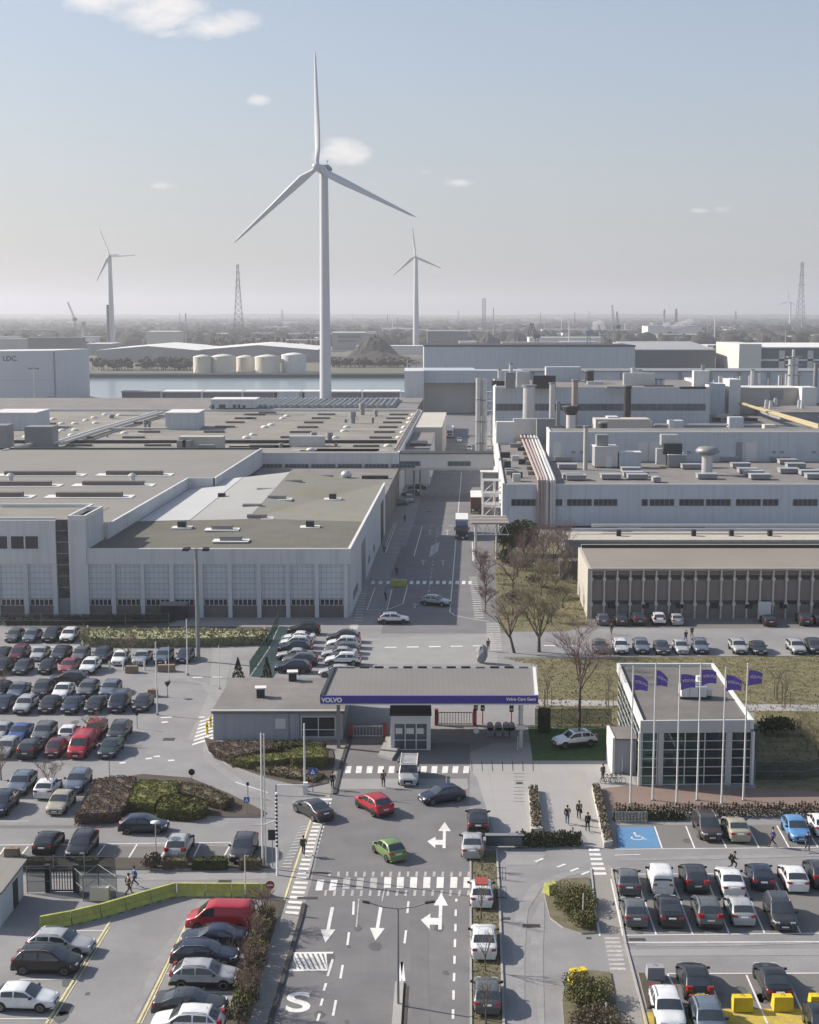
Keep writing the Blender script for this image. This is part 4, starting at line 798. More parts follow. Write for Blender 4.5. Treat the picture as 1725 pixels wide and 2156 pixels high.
sc = a.build('conveyor_tower', M['steel'], org=(xp(873, 750, 690), 690, 0)); tag(sc, 'open steel lattice tower left of the huge windowless hall', 'tower')
Yw = 655; Wb = bld('long_works_wall', 'long low pale hall with dark posts running along the canal to the right', (xp(1340, 800, Yw), Yw, 0))
a = MB(); a.box(xp(1100.5, 790, Yw), xp(1800, 790, Yw), Yw, Yw+30, 0, zy(783, Yw)); part(a, 'wall', 'wallblue', Wb)
a = MB(); a.box(xp(1100.5, 790, Yw), xp(1800, 790, Yw), Yw-.4, Yw+30, zy(783, Yw), zy(780.5, Yw)); part(a, 'roof', 'mid', Wb)
for k in range(11):
    X = xp(1120+62*k, 790, Yw); a = MB(); a.box(X, X+1.2, Yw-.6, Yw-.1, 0, zy(782, Yw)); part(a, 'post', 'mid', Wb)
# silver stacks with a climbing frame at the street side
for i, (x, yt, lab) in enumerate(((1007, 796, 'tall silver exhaust stack on the street side, left of the pair'), (1020, 798, 'tall silver exhaust stack right of the pair, beside the climbing frame'))):
    Y = 420; X = xp(x, 900, Y); tz = zy(yt, Y); b = bld('exhaust_stack', lab, (X, Y, 0), 'chimney', 'twin silver stacks')
    a = MB(); a.cyl((X, Y, 0), (X, Y, tz), .82, .8, 12); part(a, 'flue', 'steel', b)
    for k in range(1, 4): a = MB(); a.cyl((X, Y, tz*k/4), (X, Y, tz*k/4+.3), .95, .95, 12); part(a, 'flange', 'mid', b)
a = MB(); X0, X1 = xp(1025, 900, 415), xp(1036, 900, 415)
for X in (X0, X1): a.tube([(X, 415, 0), (X, 415, 22)], .12, 4); a.tube([(X, 418, 0), (X, 418, 22)], .12, 4)
for k in range(8):
    z = 2.75*k; a.tube([(X0, 415, z), (X1, 415, z+2.75)], .08, 4); a.tube([(X0, 415, z+2.75), (X1, 415, z+2.75)], .1, 4); a.box(X0, X1, 415, 418, z+2.7, z+2.8)
tag(a.build('ladder_frame', M['steel'], org=(X0, 415, 0)), 'steel lattice ladder frame climbing beside the twin silver stacks', 'scaffold')
# ------------------------------------------------------------------ brown brick building
YE = 207; zE = zy(1197, YE); E0 = P(1238, 1197, zE); Ebk = P(1218, 1153, zE)
Eb = bld('brick_office', 'long two storey brown brick block with pale concrete columns and flat beige roof', (E0.x, YE, 0))
xE0 = E0.x; xE1 = xp(2100, 1250, YE); YE2 = Ebk.y; sh = Ebk.x-E0.x
a = MB(); a.hexa([(xE0+.5, YE+.4, 0), (xE1, YE+.4, 0), (xE1, YE2, 0), (xE0+sh+.4, YE2, 0)], [(xE0+.5, YE+.4, zE-.3), (xE1, YE+.4, zE-.3), (xE1, YE2, zE-.3), (xE0+sh+.4, YE2, zE-.3)]); part(a, 'wall', 'brickbrown', Eb)
a = MB(); a.hexa([(xE0, YE-.1, 0), (xE0+.5, YE-.1, 0), (xE0+sh+.5, YE2+.2, 0), (xE0+sh, YE2+.2, 0)], [(xE0, YE-.1, zE), (xE0+.5, YE-.1, zE), (xE0+sh+.5, YE2+.2, zE), (xE0+sh, YE2+.2, zE)]); part(a, 'gable_wall', 'cream', Eb)
a = MB(); a.hexa([(xE0+.5, YE, zE-.3), (xE1, YE, zE-.3), (xE1, YE2, zE-.3), (xE0+sh+.5, YE2, zE-.3)], [(xE0+.5, YE, zE-.04), (xE1, YE, zE-.04), (xE1, YE2, zE-.04), (xE0+sh+.5, YE2, zE-.04)]); part(a, 'roof', mat('roof_gravel_beige', (.205, .182, .155), .95, .1, .1, .08, 4), Eb)
a = MB(); a.box(xE0+.5, xE1, YE-.15, YE+.25, zE-.28, zE+.05); a.box(xE0+sh+.5, xE1, YE2-.02, YE2+.3, zE-.3, zE+.5); part(a, 'parapet', 'cream', Eb)
a = MB(); a.box(xE0+sh+.5, xE1, YE2-.1, YE2-.03, zE-.04, zE+.45); part(a, 'parapet_face', 'dark', Eb)
zb = [(zy(1221, YE), zy(1212, YE)), (zy(1273, YE), zy(1265, YE))]
n = 24; stp = (xp(q(9, 1690, 0)[0], 1250, YE)-xp(q(9, 648, 0)[0], 1250, YE))/16
xc0 = xp(q(9, 648, 0)[0], 1250, YE)-stp
for k in range(n):
    X = xc0+stp*k
    a = MB(); a.box(X-.095, X+.095, YE-.12, YE+.45, 0, zE-.3)
    for (z0, z1) in zb: a.hexa([(X-.16, YE-.16, z0-.2), (X+.16, YE-.16, z0-.2), (X+.16, YE, z0-.2), (X-.16, YE, z0-.2)], [(X-.3, YE-.16, z0+.3), (X+.3, YE-.16, z0+.3), (X+.3, YE, z0+.3), (X-.3, YE, z0+.3)])
    part(a, 'pillar', 'beam', Eb)
    for (z0, z1) in zb: a = MB(); a.box(X+.25, X+stp-.25, YE+.36, YE+.5, z0, z1); part(a, 'window', 'win', Eb)
for k in range(7):
    X = xp(q(9, 672+172*k, 0)[0], 1290, YE); a = MB(); a.cyl((X, YE-.2, 1.6), (X, YE-.2, 2.2), .22, .22, 8); a.cyl((X+.6, YE-.2, 1.6), (X+.6, YE-.2, 2.2), .22, .22, 8); part(a, 'wall_vent', 'dark', Eb)
X = xp(q(9, 1446, 0)[0], 1290, YE); a = MB(); a.box(X-.9, X+.9, YE-.8, YE-.1, 0, 2.6); part(a, 'cabinet', 'trim', Eb)
a = MB(); X = xp(q(9, 905, 0)[0], 1290, YE); a.box(xE0+1, xE1, YE-.3, YE-.22, 1.0, 1.06); part(a, 'guard_rail', 'mid', Eb)
# low annex between the two right hand buildings
zN = 2.6; pN0 = P(1190, 1140, zN); Nb = bld('low_annex', 'long low flat annex with a pale front edge behind the brown brick block', (pN0.x, pN0.y, 0))
xN0 = pN0.x; a = MB(); a.box(xN0, xE1, pN0.y, pN0.y+9, 0, zN); part(a, 'wall', 'greywall', Nb)
a = MB(); a.box(xN0-.3, xE1, pN0.y-.3, pN0.y+9.3, zN, zN+.35); part(a, 'roof', 'cream', Nb)
for x in (738, 1120, 1312, 1508):
    X = xp(q(9, x, 0)[0], 1130, pN0.y); a = MB(); a.box(X-.4, X+.4, pN0.y+4, pN0.y+5, zN+.35, zN+1.5); part(a, 'roof_vent', 'dark', Nb)
a = MB(); a.tube([(xN0+2, pN0.y+7, zN+1.2), (xE1, pN0.y+7, zN+1.2)], .3, 6); a.tube([(xN0+6, pN0.y+8.2, zN+1.8), (xE1, pN0.y+8.2, zN+1.8)], .35, 6); part(a, 'pipe_run', 'steel', Nb)
a = MB(); a.box(xp(1180, 1150, 238), xE1, 238, 241, 0, 3.2); part(a, 'passage', 'brickbase', Nb)
# ------------------------------------------------------------------ gatehouse, canopy, kiosk
M['gatewall'] = mat('render_cool_grey', (.33, .335, .365), .8, .08, .25, .04, 5, streak=.15)
M['violet'] = mat('fascia_violet', (.062, .040, .235), .45, .06, .4, .03, 3)
YH = P(449, 1558).y; zH = zy(1497, YH)
gl = P(449, 1497, zH); gr_ = P(722, 1497, zH); bl_ = P(490, 1428, zH); br_ = P(735, 1428, zH)
Gh = bld('gatehouse', 'low grey gatehouse with flat felt roof joined to the left of the canopy', (gl.x, gl.y, 0))
def ringp(p, z): return (p.x, p.y, z)
ft = [gl, gr_, br_, bl_]
a = MB(); a.hexa([ringp(p, 0) for p in ft], [ringp(p, zH-.25) for p in ft]); part(a, 'wall', 'gatewall', Gh)
def grow(ps, d):
    c = sum((Vector((p.x, p.y)) for p in ps), Vector((0, 0)))/len(ps); out = []
    for p in ps: out.append(Vector((p.x+d*(1 if p.x > c.x else -1), p.y+d*(1 if p.y > c.y else -1), p.z)))
    return out
fo = grow(ft, .18)
a = MB(); a.hexa([ringp(p, zH-.25) for p in fo], [ringp(p, zH) for p in fo]); part(a, 'roof', 'roofgrey', Gh)
a = MB(); a.box(fo[0].x, fo[1].x, fo[0].y-.02, fo[0].y+.25, zH, zH+.12); part(a, 'parapet', 'trim', Gh)
for (x, y) in ((68, 608), (268, 505)):
    p = G(5, x, y, zH); a = MB(); a.obox((p.x, p.y, zH), .9, .9, 1.0, .1); ch = part(a, 'roof_vent', 'dark', Gh); ch['_o'] = Gh['_o']
    a = MB(); a.obox((p.x, p.y, zH+1.0), 1.25, 1.15, .14, .1); part(a, 'cap', 'trim', ch)
def gx(x): return xp(x, 1530, YH)
a = MB(); a.box(gx(635.5), gx(706), YH-.05, YH+.05, .35, zy(1509, YH)); wi = part(a, 'window', 'win', Gh); wi['_o'] = Gh['_o']
a = MB()
for k in range(3): X = gx(635.5)+(gx(706)-gx(635.5))*k/2; a.box(X-.05, X+.05, YH-.1, YH+.06, .35, zy(1509, YH))
for z in (.35, 1.15, zy(1509, YH)): a.box(gx(635.5), gx(706), YH-.098, YH+.058, z-.04, z+.05)
part(a, 'frame', 'trim', wi)
a = MB(); a.box(gx(580), gx(602), YH-.08, YH-.01, zy(1534, YH), zy(1513, YH)); part(a, 'notice_board', 'trim', Gh)
for x in (609, 631): a = MB(); a.box(gx(x)-.06, gx(x)+.06, YH-.04, YH+.02, 0, zH-.25); part(a, 'downpipe', 'mid', Gh)
# canopy
Yc = P(800, 1588).y; z0 = zy(1481, Yc); z1 = zy(1465.5, Yc)
cfl, cfr = xp(675, 1470, Yc), xp(1133, 1470, Yc); pb = P(705, 1406, z1); pb2 = P(1124, 1406, z1)
Cn = bld('gate_canopy', 'wide flat gate canopy with a violet fascia spanning the entrance lanes', (cfl, Yc, 0), 'canopy')
a = MB(); a.hexa([(cfl+.1, Yc+.1, z0+.1), (cfr-.1, Yc+.1, z0+.1), (pb2.x, pb2.y, z0+.1), (pb.x, pb.y, z0+.1)], [(cfl+.1, Yc+.1, z1-.05), (cfr-.1, Yc+.1, z1-.05), (pb2.x, pb2.y, z1-.05), (pb.x, pb.y, z1-.05)]); part(a, 'roof', 'roofcanopy', Cn)
a = MB(); a.box(cfl, cfr, Yc-.12, Yc+.1, z0, z1+.05); fa = part(a, 'fascia', 'violet', Cn); fa['_o'] = Cn['_o']
a = MB(); a.box(cfl-.02, cfr+.02, Yc-.14, Yc+.4, z0-.14, z0); part(a, 'soffit_edge', 'trim', fa)
a = MB(); a.hexa([(cfl-.05, Yc+.1, z0), (cfl+.3, Yc+.1, z0), (pb.x+.1, pb.y, z0), (pb.x-.25, pb.y, z0)], [(cfl-.05, Yc+.1, z1+.12), (cfl+.3, Yc+.1, z1+.12), (pb.x+.1, pb.y, z1+.12), (pb.x-.25, pb.y, z1+.12)]); part(a, 'edge_beam', 'dark', Cn)
a = MB(); a.hexa([(cfr-.3, Yc+.1, z0), (cfr+.05, Yc+.1, z0), (pb2.x+.2, pb2.y, z0), (pb2.x-.1, pb2.y, z0)], [(cfr-.3, Yc+.1, z1+.1), (cfr+.05, Yc+.1, z1+.1), (pb2.x+.2, pb2.y, z1+.1), (pb2.x-.1, pb2.y, z1+.1)]); part(a, 'edge_beam', 'trim', Cn)
for k in range(13):
    X = pb.x+1.2+(pb2.x-pb.x-2)*k/12.5; a = MB(); a.box(X-.02, X+1.0, pb.y+.02, pb.y+.3, z1-.3, z1+.12); part(a, 'rear_bracket', 'dark' if k % 3 else 'mid', Cn)
for (x, c) in ((713, 'mid'), (1097.5, 'steel')):
    Yq = P(800, 1575).y; X = xp(x, 1530, Yq); a = MB(); a.box(X-.18, X+.18, Yq-.18, Yq+.18, 0, z0+.1); part(a, 'column', c, Cn)
for (x, y) in ((712, Yc+9), (1095, Yc+10)):
    X = xp(x, 1530, y); a = MB(); a.box(X-.18, X+.18, y-.18, y+.18, 0, z0+.1); part(a, 'column', 'mid', Cn)
X = xp(1097.5, 1530, Yq); a = MB(); a.box(X-.5, X+.45, Yq-.45, Yq-.2, zy(1534, Yq), zy(1525, Yq)); part(a, 'light_box', 'trim', Cn)
M['letter'] = mat('letter_white', (.78, .78, .78), .5, .02)
def ftext(body, size, x, y, bold=.02):
    o = text_mesh(body, size, 'sign_text', M['letter'], Cn, (xp(x, y, Yc)-cfl, -.14, zy(y, Yc)), (pi/2, 0, 0), bold); return o
ftext('VOLVO', .62, 699, 1473.5, .03); ftext('Volvo Cars Gent', .44, 1097, 1471.5, .008)
# kiosk
Yk = P(860, 1580).y; kx0, kx1 = xp(823, 1540, Yk), xp(907, 1540, Yk); zk = zy(1507, Yk)
K = bld('kiosk', 'small pale security kiosk with glazed front and black roof under the canopy', (kx0, Yk, 0), 'kiosk')
a = MB(); a.box(kx0, kx0+.35, Yk, Yk+4.5, 0, zk); a.box(kx1-.35, kx1, Yk, Yk+4.5, 0, zk); a.box(kx0+.35, kx1-.35, Yk+4.2, Yk+4.5, 0, zk); a.box(kx0+.35, kx1-.35, Yk, Yk+.3, zk-.85, zk); part(a, 'wall', mat('kiosk_panel', (.52, .52, .51), .6, .06, .5), K)
a = MB(); a.box(kx0-.1, kx1+.1, Yk-.1, Yk+4.6, zk, zk+.18); part(a, 'roof', 'dark', K)
a = MB(); a.box(kx0+.35, kx1-.35, Yk+.12, Yk+.18, .05, zk-.85); kw = part(a, 'glazing', 'wingrey', K); kw['_o'] = K['_o']
a = MB()
for k in range(4): X = kx0+.35+(kx1-kx0-.7)*k/3; a.box(X-.05, X+.05, Yk+.04, Yk+.2, 0, zk-.85)
for z in (.04, 1.05, zk-.88): a.box(kx0+.35, kx1-.35, Yk+.045, Yk+.198, z, z+.07)
part(a, 'frame', 'trim', kw)
for (x0, x1) in ((.5, 1.2), (1.6, 2.4), (2.7, 3.4)):
    a = MB(); a.box(kx0+x0, kx0+x1, Yk+.07, Yk+.11, 1.75, 2.35); part(a, 'notice', 'trim', kw)
# kerb plinth in front of kiosk
mb = MB(); pp = [P(*q(14, x, y)) for (x, y) in ((480, 740), (535, 612), (600, 612), (640, 680), (580, 770))]; mb.prism([(p.x, p.y) for p in pp], 0, .3); struct('kerb', mb, M['concrete'])
# sliding gates and turnstiles
M['red'] = mat('gate_red', (.30, .055, .045), .55, .15, .5)
def slide_gate(label, x0, x1, yb, h=1.15, m='steel', n=9, ends='red'):
    A = P(x0, yb); B2 = P(x1, yb); b = thing('sliding_gate', label, 'gate', (A.x, A.y, 0)); L = B2.x-A.x
    a = MB(); a.box(A.x, B2.x, A.y-.04, A.y+.04, .1, .2); a.box(A.x, B2.x, A.y-.04, A.y+.04, h-.1, h)
    for k in range(n+1): X = A.x+L*k/n; a.box(X-.03, X+.03, A.y-.03, A.y+.03, .2, h-.1)
    a.build('gate_leaf', M[m], b)
    for X in (A.x-.25, B2.x+.25):
        a = MB(); a.box(X-.2, X+.2, A.y-.2, A.y+.2, 0, h+.35); a.build('gate_post', M[ends], b)
    return b
slide_gate('low barred sliding gate with red ends left of the kiosk', 744, 806, 1552, 1.25)
slide_gate('grey railing gate between two red posts right of the kiosk', 924, 995, 1527, 1.5, 'mid', 12)
for i, x in enumerate((1292, 1352, 1408, 1448)):
    p = P(*q(14, x, 580)); b = thing('turnstile', ('first turnstile from the left, dark grey, in the row under the canopy', 'second turnstile from the left in the row under the canopy', 'third turnstile from the left in the row under the canopy', 'rightmost turnstile of the row, next to the canopy column')[i], 'turnstile', (p.x, p.y, 0), 'turnstiles under the canopy')
    a = MB(); a.box(p.x-.35, p.x+.35, p.y-.6, p.y+.6, 0, .95); a.cyl((p.x, p.y-.6, .95), (p.x, p.y+.6, .95), .35, .35, 10); a.build('cabinet', M['mid'], b)
    a = MB(); a.tube([(p.x-.35, p.y-.3, .85), (p.x-.75, p.y-.3, .85)], .03, 5); a.tube([(p.x-.35, p.y-.3, .8), (p.x-.6, p.y-.3, .5)], .03, 5); a.build('arm', M['steel'], b)
def signal_post(label, c, x, yb, h, lamps=2):
    p = P(*q(c, x, yb)); b = thing('traffic_light', label, 'traffic light', (p.x, p.y, 0))
    a = MB(); a.cyl(p, p+Vector((0, 0, h)), .07, .06, 8); a.build('post', M['red'], b)
    a = MB(); a.box(p.x-.22, p.x+.22, p.y-.16, p.y+.14, h-.3, h+.75); hd = a.build('signal_head', M['dark'], b); hd['_o'] = b['_o']
    for k in range(lamps): a = MB(); a.cyl((p.x, p.y-.2, h+.5-.5*k), (p.x, p.y-.15, h+.5-.5*k), .15, .15, 10); a.build('lamp_lens', M['trim'], hd)
signal_post('red traffic light post with two pale lenses beneath the canopy', 14, 1186, 520, 2.2)
signal_post('dark traffic light post just right of the red pale lensed one', 14, 1236, 505, 1.9)
signal_post('traffic light post nearest the right canopy column', 14, 1445, 500, 1.7)
# ------------------------------------------------------------------ glass pavilion
YP = P(1460, 1655).y; zP = zy(1518, YP)
fl, fr, br, bl = P(1349, 1518, zP), P(1588, 1516, zP), P(1503, 1396, zP), P(1299, 1396, zP)
Pv = bld('glass_pavilion', 'two storey glass reception pavilion with flat grey roof behind the flagpoles', (fl.x, fl.y, 0), 'pavilion')
zfa = zy(1543, YP)
def lerp2(a, b, t): return (a.x+(b.x-a.x)*t, a.y+(b.y-a.y)*t)
inn = grow([fl, fr, br, bl], -.35)
a = MB(); a.hexa([ringp(p, zP-.45) for p in inn], [ringp(p, zP-.3) for p in inn]); part(a, 'roof', mat('roof_pavilion', (.15, .14, .132), .95, .12, .15, .08, 3, c2=(.125, .117, .11)), Pv)
M['pvfascia'] = mat('pavilion_fascia', (.42, .415, .41), .7, .05, .3, .03, 4)
def wallseg(mb, A, B2, z0, z1, w, off=0.0):
    d = Vector((B2.x-A.x, B2.y-A.y, 0)).normalized(); n = Vector((-d.y, d.x, 0)); A = Vector((A.x, A.y, 0))+n*off; B2 = Vector((B2.x, B2.y, 0))+n*off
    mb.hexa([A+Vector((0, 0, z0)), B2+Vector((0, 0, z0)), B2+n*w+Vector((0, 0, z0)), A+n*w+Vector((0, 0, z0))], [A+Vector((0, 0, z1)), B2+Vector((0, 0, z1)), B2+n*w+Vector((0, 0, z1)), A+n*w+Vector((0, 0, z1))])
for (A, B2) in ((fl, fr), (fr, br), (br, bl), (bl, fl)):
    a = MB(); d = (B2-A).normalized()*.3; wallseg(a, A+d*0, B2-d, zfa if A is fl else zP-.9, zP, .3); part(a, 'fascia', 'pvfascia' if A is fl else 'trim', Pv)
M['pvglass'] = clear_glass('pavilion_glass')
for (A, B2, n, pill) in ((fl, fr, 6, True), (bl, fl, 9, False), (fr, br, 9, False)):
    a = MB(); wallseg(a, A, B2, .1, zfa, .05, .22); gw = part(a, 'glazing', 'pvglass', Pv); gw['_o'] = Pv['_o']
    a = MB(); d = (B2-A).normalized()
    ts = [0, .155, .4, .575, .765, .995] if pill else [k/n for k in range(n+1)]
    for t in ts:
        c = A.lerp(B2, t); wallseg(a, c-d*.035, c+d*.035, 0, zfa, .2 if pill else .06, .1 if pill else .18)
    for k in range(7):
        z = .06+(zfa-.12)*k/6; wallseg(a, A, B2, z, z+.045, .19 if pill else .05, .105 if pill else .185)
    part(a, 'frame', 'trim', gw)
for t in (.185, .79):
    c = fl.lerp(fr, t); a = MB(); a.box(c.x-.24, c.x+.24, c.y-.06, c.y+.24, 0, zfa); part(a, 'pillar', 'pvfascia', Pv)
for t in (0.0, 1.0):
    c = fl.lerp(fr, t); a = MB(); a.box(c.x-.12, c.x+.12, c.y-.05, c.y+.2, 0, zfa); part(a, 'corner_post', 'trim', Pv)
inf = grow([fl, fr, br, bl], -.6)
a = MB(); a.hexa([ringp(p, 2.75) for p in inf], [ringp(p, 3.0) for p in inf]); part(a, 'upper_floor', 'greywall', Pv)
a = MB(); a.hexa([ringp(p, .03) for p in inf], [ringp(p, .1) for p in inf]); part(a, 'floor', 'beigewall', Pv)
a = MB(); wallseg(a, inf[2], inf[3], .1, zP-.5, .1); part(a, 'back_wall', 'greywall', Pv)
for (t, s, z, w, d, h, m) in ((.12, 3, .1, 1.6, .8, .75, 'cream'), (.5, 4, .1, 2.4, 1, .75, 'cream'), (.7, 2.5, .1, 1, 1, .8, 'dark'), (.85, 5, .1, 1.6, .7, 1.1, 'violet'), (.25, 2.5, 3, 1.6, .8, .75, 'cream'), (.5, 3, 3, 1.8, .8, .75, 'trim'), (.65, 4, 3, .9, .9, 1.2, 'dark'), (.9, 2.5, 3, 1.5, .8, .75, 'cream'), (.35, 5, .1, .6, .6, 2.5, 'pvfascia'), (.6, 8, 3, 4, .2, 2.4, 'trim')):
    c = fl.lerp(fr, t); a = MB(); a.obox((c.x, c.y+s, z), w, d, h, .1); part(a, 'furniture', m, Pv)
# entrance lobby at the side
la, lb = P(1291, 1629), P(1352, 1634); ld = 4.0; zl = zy(1558, la.y)
a = MB(); a.box(la.x, lb.x-.5, la.y, la.y+ld, 0, zl); part(a, 'lobby', 'gatewall', Pv)
a = MB(); a.box(la.x-.1, lb.x-.4, la.y-.1, la.y+ld+.1, zl, zl+.15); part(a, 'lobby_roof', 'roofgrey', Pv)
a = MB(); a.box(la.x-.12, la.x+.12, la.y-.15, la.y+ld+.1, 0, zl+.25); part(a, 'lobby_fin', 'trim', Pv)
# plant on the pavilion roof
zr_ = zP-.3; p = G(15, 700, 368, zr_); p2 = G(15, 890, 368, zr_); tz = zy(q(15, 0, 275)[1], p.y)
Pu = bld('rooftop_cooler', 'white boxy cooling unit with small top housings on the pavilion roof', p, 'cooling unit')
for k in range(3):
    X0 = p.x+(p2.x-p.x)*k/3; X1 = p.x+(p2.x-p.x)*(k+1)/3-.05; a = MB(); a.box(X0, X1, p.y, p.y+1.6, zr_+.25, tz); part(a, 'casing', 'trim', Pu)
a = MB(); a.box(p.x+1, p.x+2.1, p.y+.4, p.y+1.5, tz, tz+.45); a.box(p.x+2.3, p2.x-.2, p.y+.6, p.y+1.5, tz, tz+.3); a.cyl((p.x+1.9, p.y+1, tz), (p.x+1.9, p.y+1, tz+.9), .3, .3, 8); part(a, 'top_housing', 'trim', Pu)
a = MB(); a.box(p2.x+.05, p2.x+.55, p.y+.3, p.y+1.3, zr_+.3, tz-.4); part(a, 'duct', 'steel', Pu)
a = MB(); a.box(p.x-.1, p2.x+.4, p.y+.05, p.y+1.5, zr_, zr_+.25); part(a, 'skid', 'dark', Pu)
# ------------------------------------------------------------------ racks and dock structures on the street
PR = bld('pipe_rack', 'pinkish steel pipe rack with planked top crossing beside the street trees', G(8, 1480, 940), 'pipe rack')
for (x, y) in ((1412, 1000), (1545, 1000)):
    p = G(8, x, y); pz = 6.5
    a = MB(); a.cyl(p, (p.x, p.y, pz), .14, .14, 6); part(a, 'column', 'trim', PR)
    a = MB(); a.cyl((p.x+.6, p.y+8, 0), (p.x+.6, p.y+8, pz), .14, .14, 6); part(a, 'column', 'trim', PR)
A = G(8, 1405, 1000); 
for k in range(6):
    a = MB(); a.box(A.x-.5, A.x+6.5, A.y+1.7*k, A.y+1.7*k+.8, 6.5, 6.8); part(a, 'plank', 'beigewall' if k % 2 else 'pinkpipe', PR)
a = MB()
for k in range(4): a.tube([(A.x+1.6*k, A.y, 4.6), (A.x+.8+1.6*k, A.y, 6.4), (A.x+1.6+1.6*k, A.y, 4.6)], .07, 4)
a.tube([(A.x, A.y, 4.6), (A.x+6.4, A.y, 4.6)], .09, 4); part(a, 'truss', 'trim', PR)
SF = bld('stair_frame', 'white steel stair frame standing against the right hall by the trailer', G(8, 1500, 730), 'scaffold'); p = G(8, 1462, 735)
for dx in (0, 2.6, 5.2):
    for dy in (0, 4):
        a = MB(); a.cyl((p.x+dx, p.y+dy, 0), (p.x+dx, p.y+dy, 8), .13, .13, 6); part(a, 'column', 'trim', SF)
for z in (2.6, 5.2, 8):
    a = MB(); a.box(p.x, p.x+5.2, p.y, p.y+4, z, z+.15); part(a, 'platform', 'steel', SF)
    a = MB(); a.tube([(p.x, p.y, z-2.5), (p.x+2.6, p.y, z)], .1, 4); a.tube([(p.x+2.6, p.y, z-2.5), (p.x+5.2, p.y, z)], .1, 4); part(a, 'brace', 'trim', SF)
p = G(8, 1455, 600); DS = bld('loading_dock', 'pale flat roofed loading dock on the street behind the parked trailer', p, 'loading dock')
a = MB(); a.box(p.x, p.x+8, p.y+4, p.y+16, 5.2, 5.5); part(a, 'roof', 'trim', DS)
a = MB(); a.box(p.x+.4, p.x+8, p.y+4.5, p.y+15, 0, 5.2); part(a, 'wall', 'mid', DS)
# left-hand street side: low blocks behind the bridge
p = G(8, 1010, 330); LB = bld('street_annex', 'pale stepped annex along the left of the street beyond the footbridge', (uA+SH*365, 365, 0))
a = MB(); a.sbox(uA+.1, uA+6.5, 372, 420, 0, 9.5); part(a, 'wall', 'wallplain', LB)
a = MB(); a.sbox(uA+.05, uA+6.6, 371.8, 420, 9.5, 9.8); part(a, 'roof', 'roofgrey', LB)
a = MB(); a.sbox(uA+.1, uA+8.5, 424, 488, 0, 11); part(a, 'wall', 'beigewall', LB)
a = MB(); a.sbox(uA+1, uA+5.5, 376, 384, 9.8, 10.6); part(a, 'rooflight', 'dark', LB)
# ================================================================== BACKGROUND
rb = random.Random(21)
M['wood'] = mat('far_wood', (.04, .04, .034), 1, .3, .01, .2, .06)
M['silo'] = mat('silo_cladding', (.50, .515, .53), .6, .06, .04, .02, .5, seam=(('X', 4, .15),), seam_c=.95)
M['tanks'] = mat('tank_cream', (.60, .555, .47), .55, .07, .06, .02, .5)
M['turb'] = mat('turbine_white', (.50, .51, .525), .45, .04, .05, .02, .6)
M['heap'] = mat('scrap_heap', (.045, .04, .037), 1, .3, .08, .2, .6)
M['shedgrey'] = mat('shed_grey', (.28, .285, .29), .8, .1, .03, .04, .4)
M['sheddark'] = mat('shed_dark', (.13, .135, .145), .8, .1, .03, .04, .4)
M['shedwhite'] = mat('shed_white', (.62, .61, .59), .7, .06, .03, .04, .4)
M['shedbrown'] = mat('shed_brown', (.24, .20, .17), .85, .1, .03, .04, .4)
M['cranedark'] = mat('crane_dark', (.035, .037, .045), .7, .1, .1)
M['craneblue'] = mat('crane_blue', (.09, .15, .25), .6, .1, .1)
M['bwall'] = mat('wall_lit_cream', (.55, .52, .46), .8, .08, .05, .03, .4)
# far hills closing the plain
a = MB(); nx = 90; ys = (8600, 9500, 11500, 12390)
vv = []
for j, Y in enumerate(ys):
    for i in range(nx+1):
        X = -8500+17000*i/nx; h = (0, 24+5*sin(i*.37)+4*sin(i*1.3+1)+rb.uniform(-1.5, 1.5), 26+4*sin(i*.5), 0)[j]; vv.append((X, Y, h+.2))
a.add(vv, [(j*(nx+1)+i, j*(nx+1)+i+1, (j+1)*(nx+1)+i+1, (j+1)*(nx+1)+i) for j in range(3) for i in range(nx)], 0, True); struct('hills', a, M['wood'])
a = MB()
for k in range(3600):
    t = rb.random()**1.5; Y = 1900+6600*t; y_ = 0
    X = rb.uniform(-.32, .32)*Y; w = rb.uniform(6, 20)*(1+1.2*t); a.ball((X, Y, rb.uniform(1, 5)), w, rb.uniform(6, 16), rb.uniform(6, 14), 5)
stuff('far_woods', a, M['wood'], 'hazy belts of far-off woodland toward the horizon', 'woodland')
def at(x, y, Y): return V(x, y, Y)
def simple(name, label, cat, mb, m, org, group=None): o = mb.build(name, M[m], org=org); return tag(o, label, cat, group)
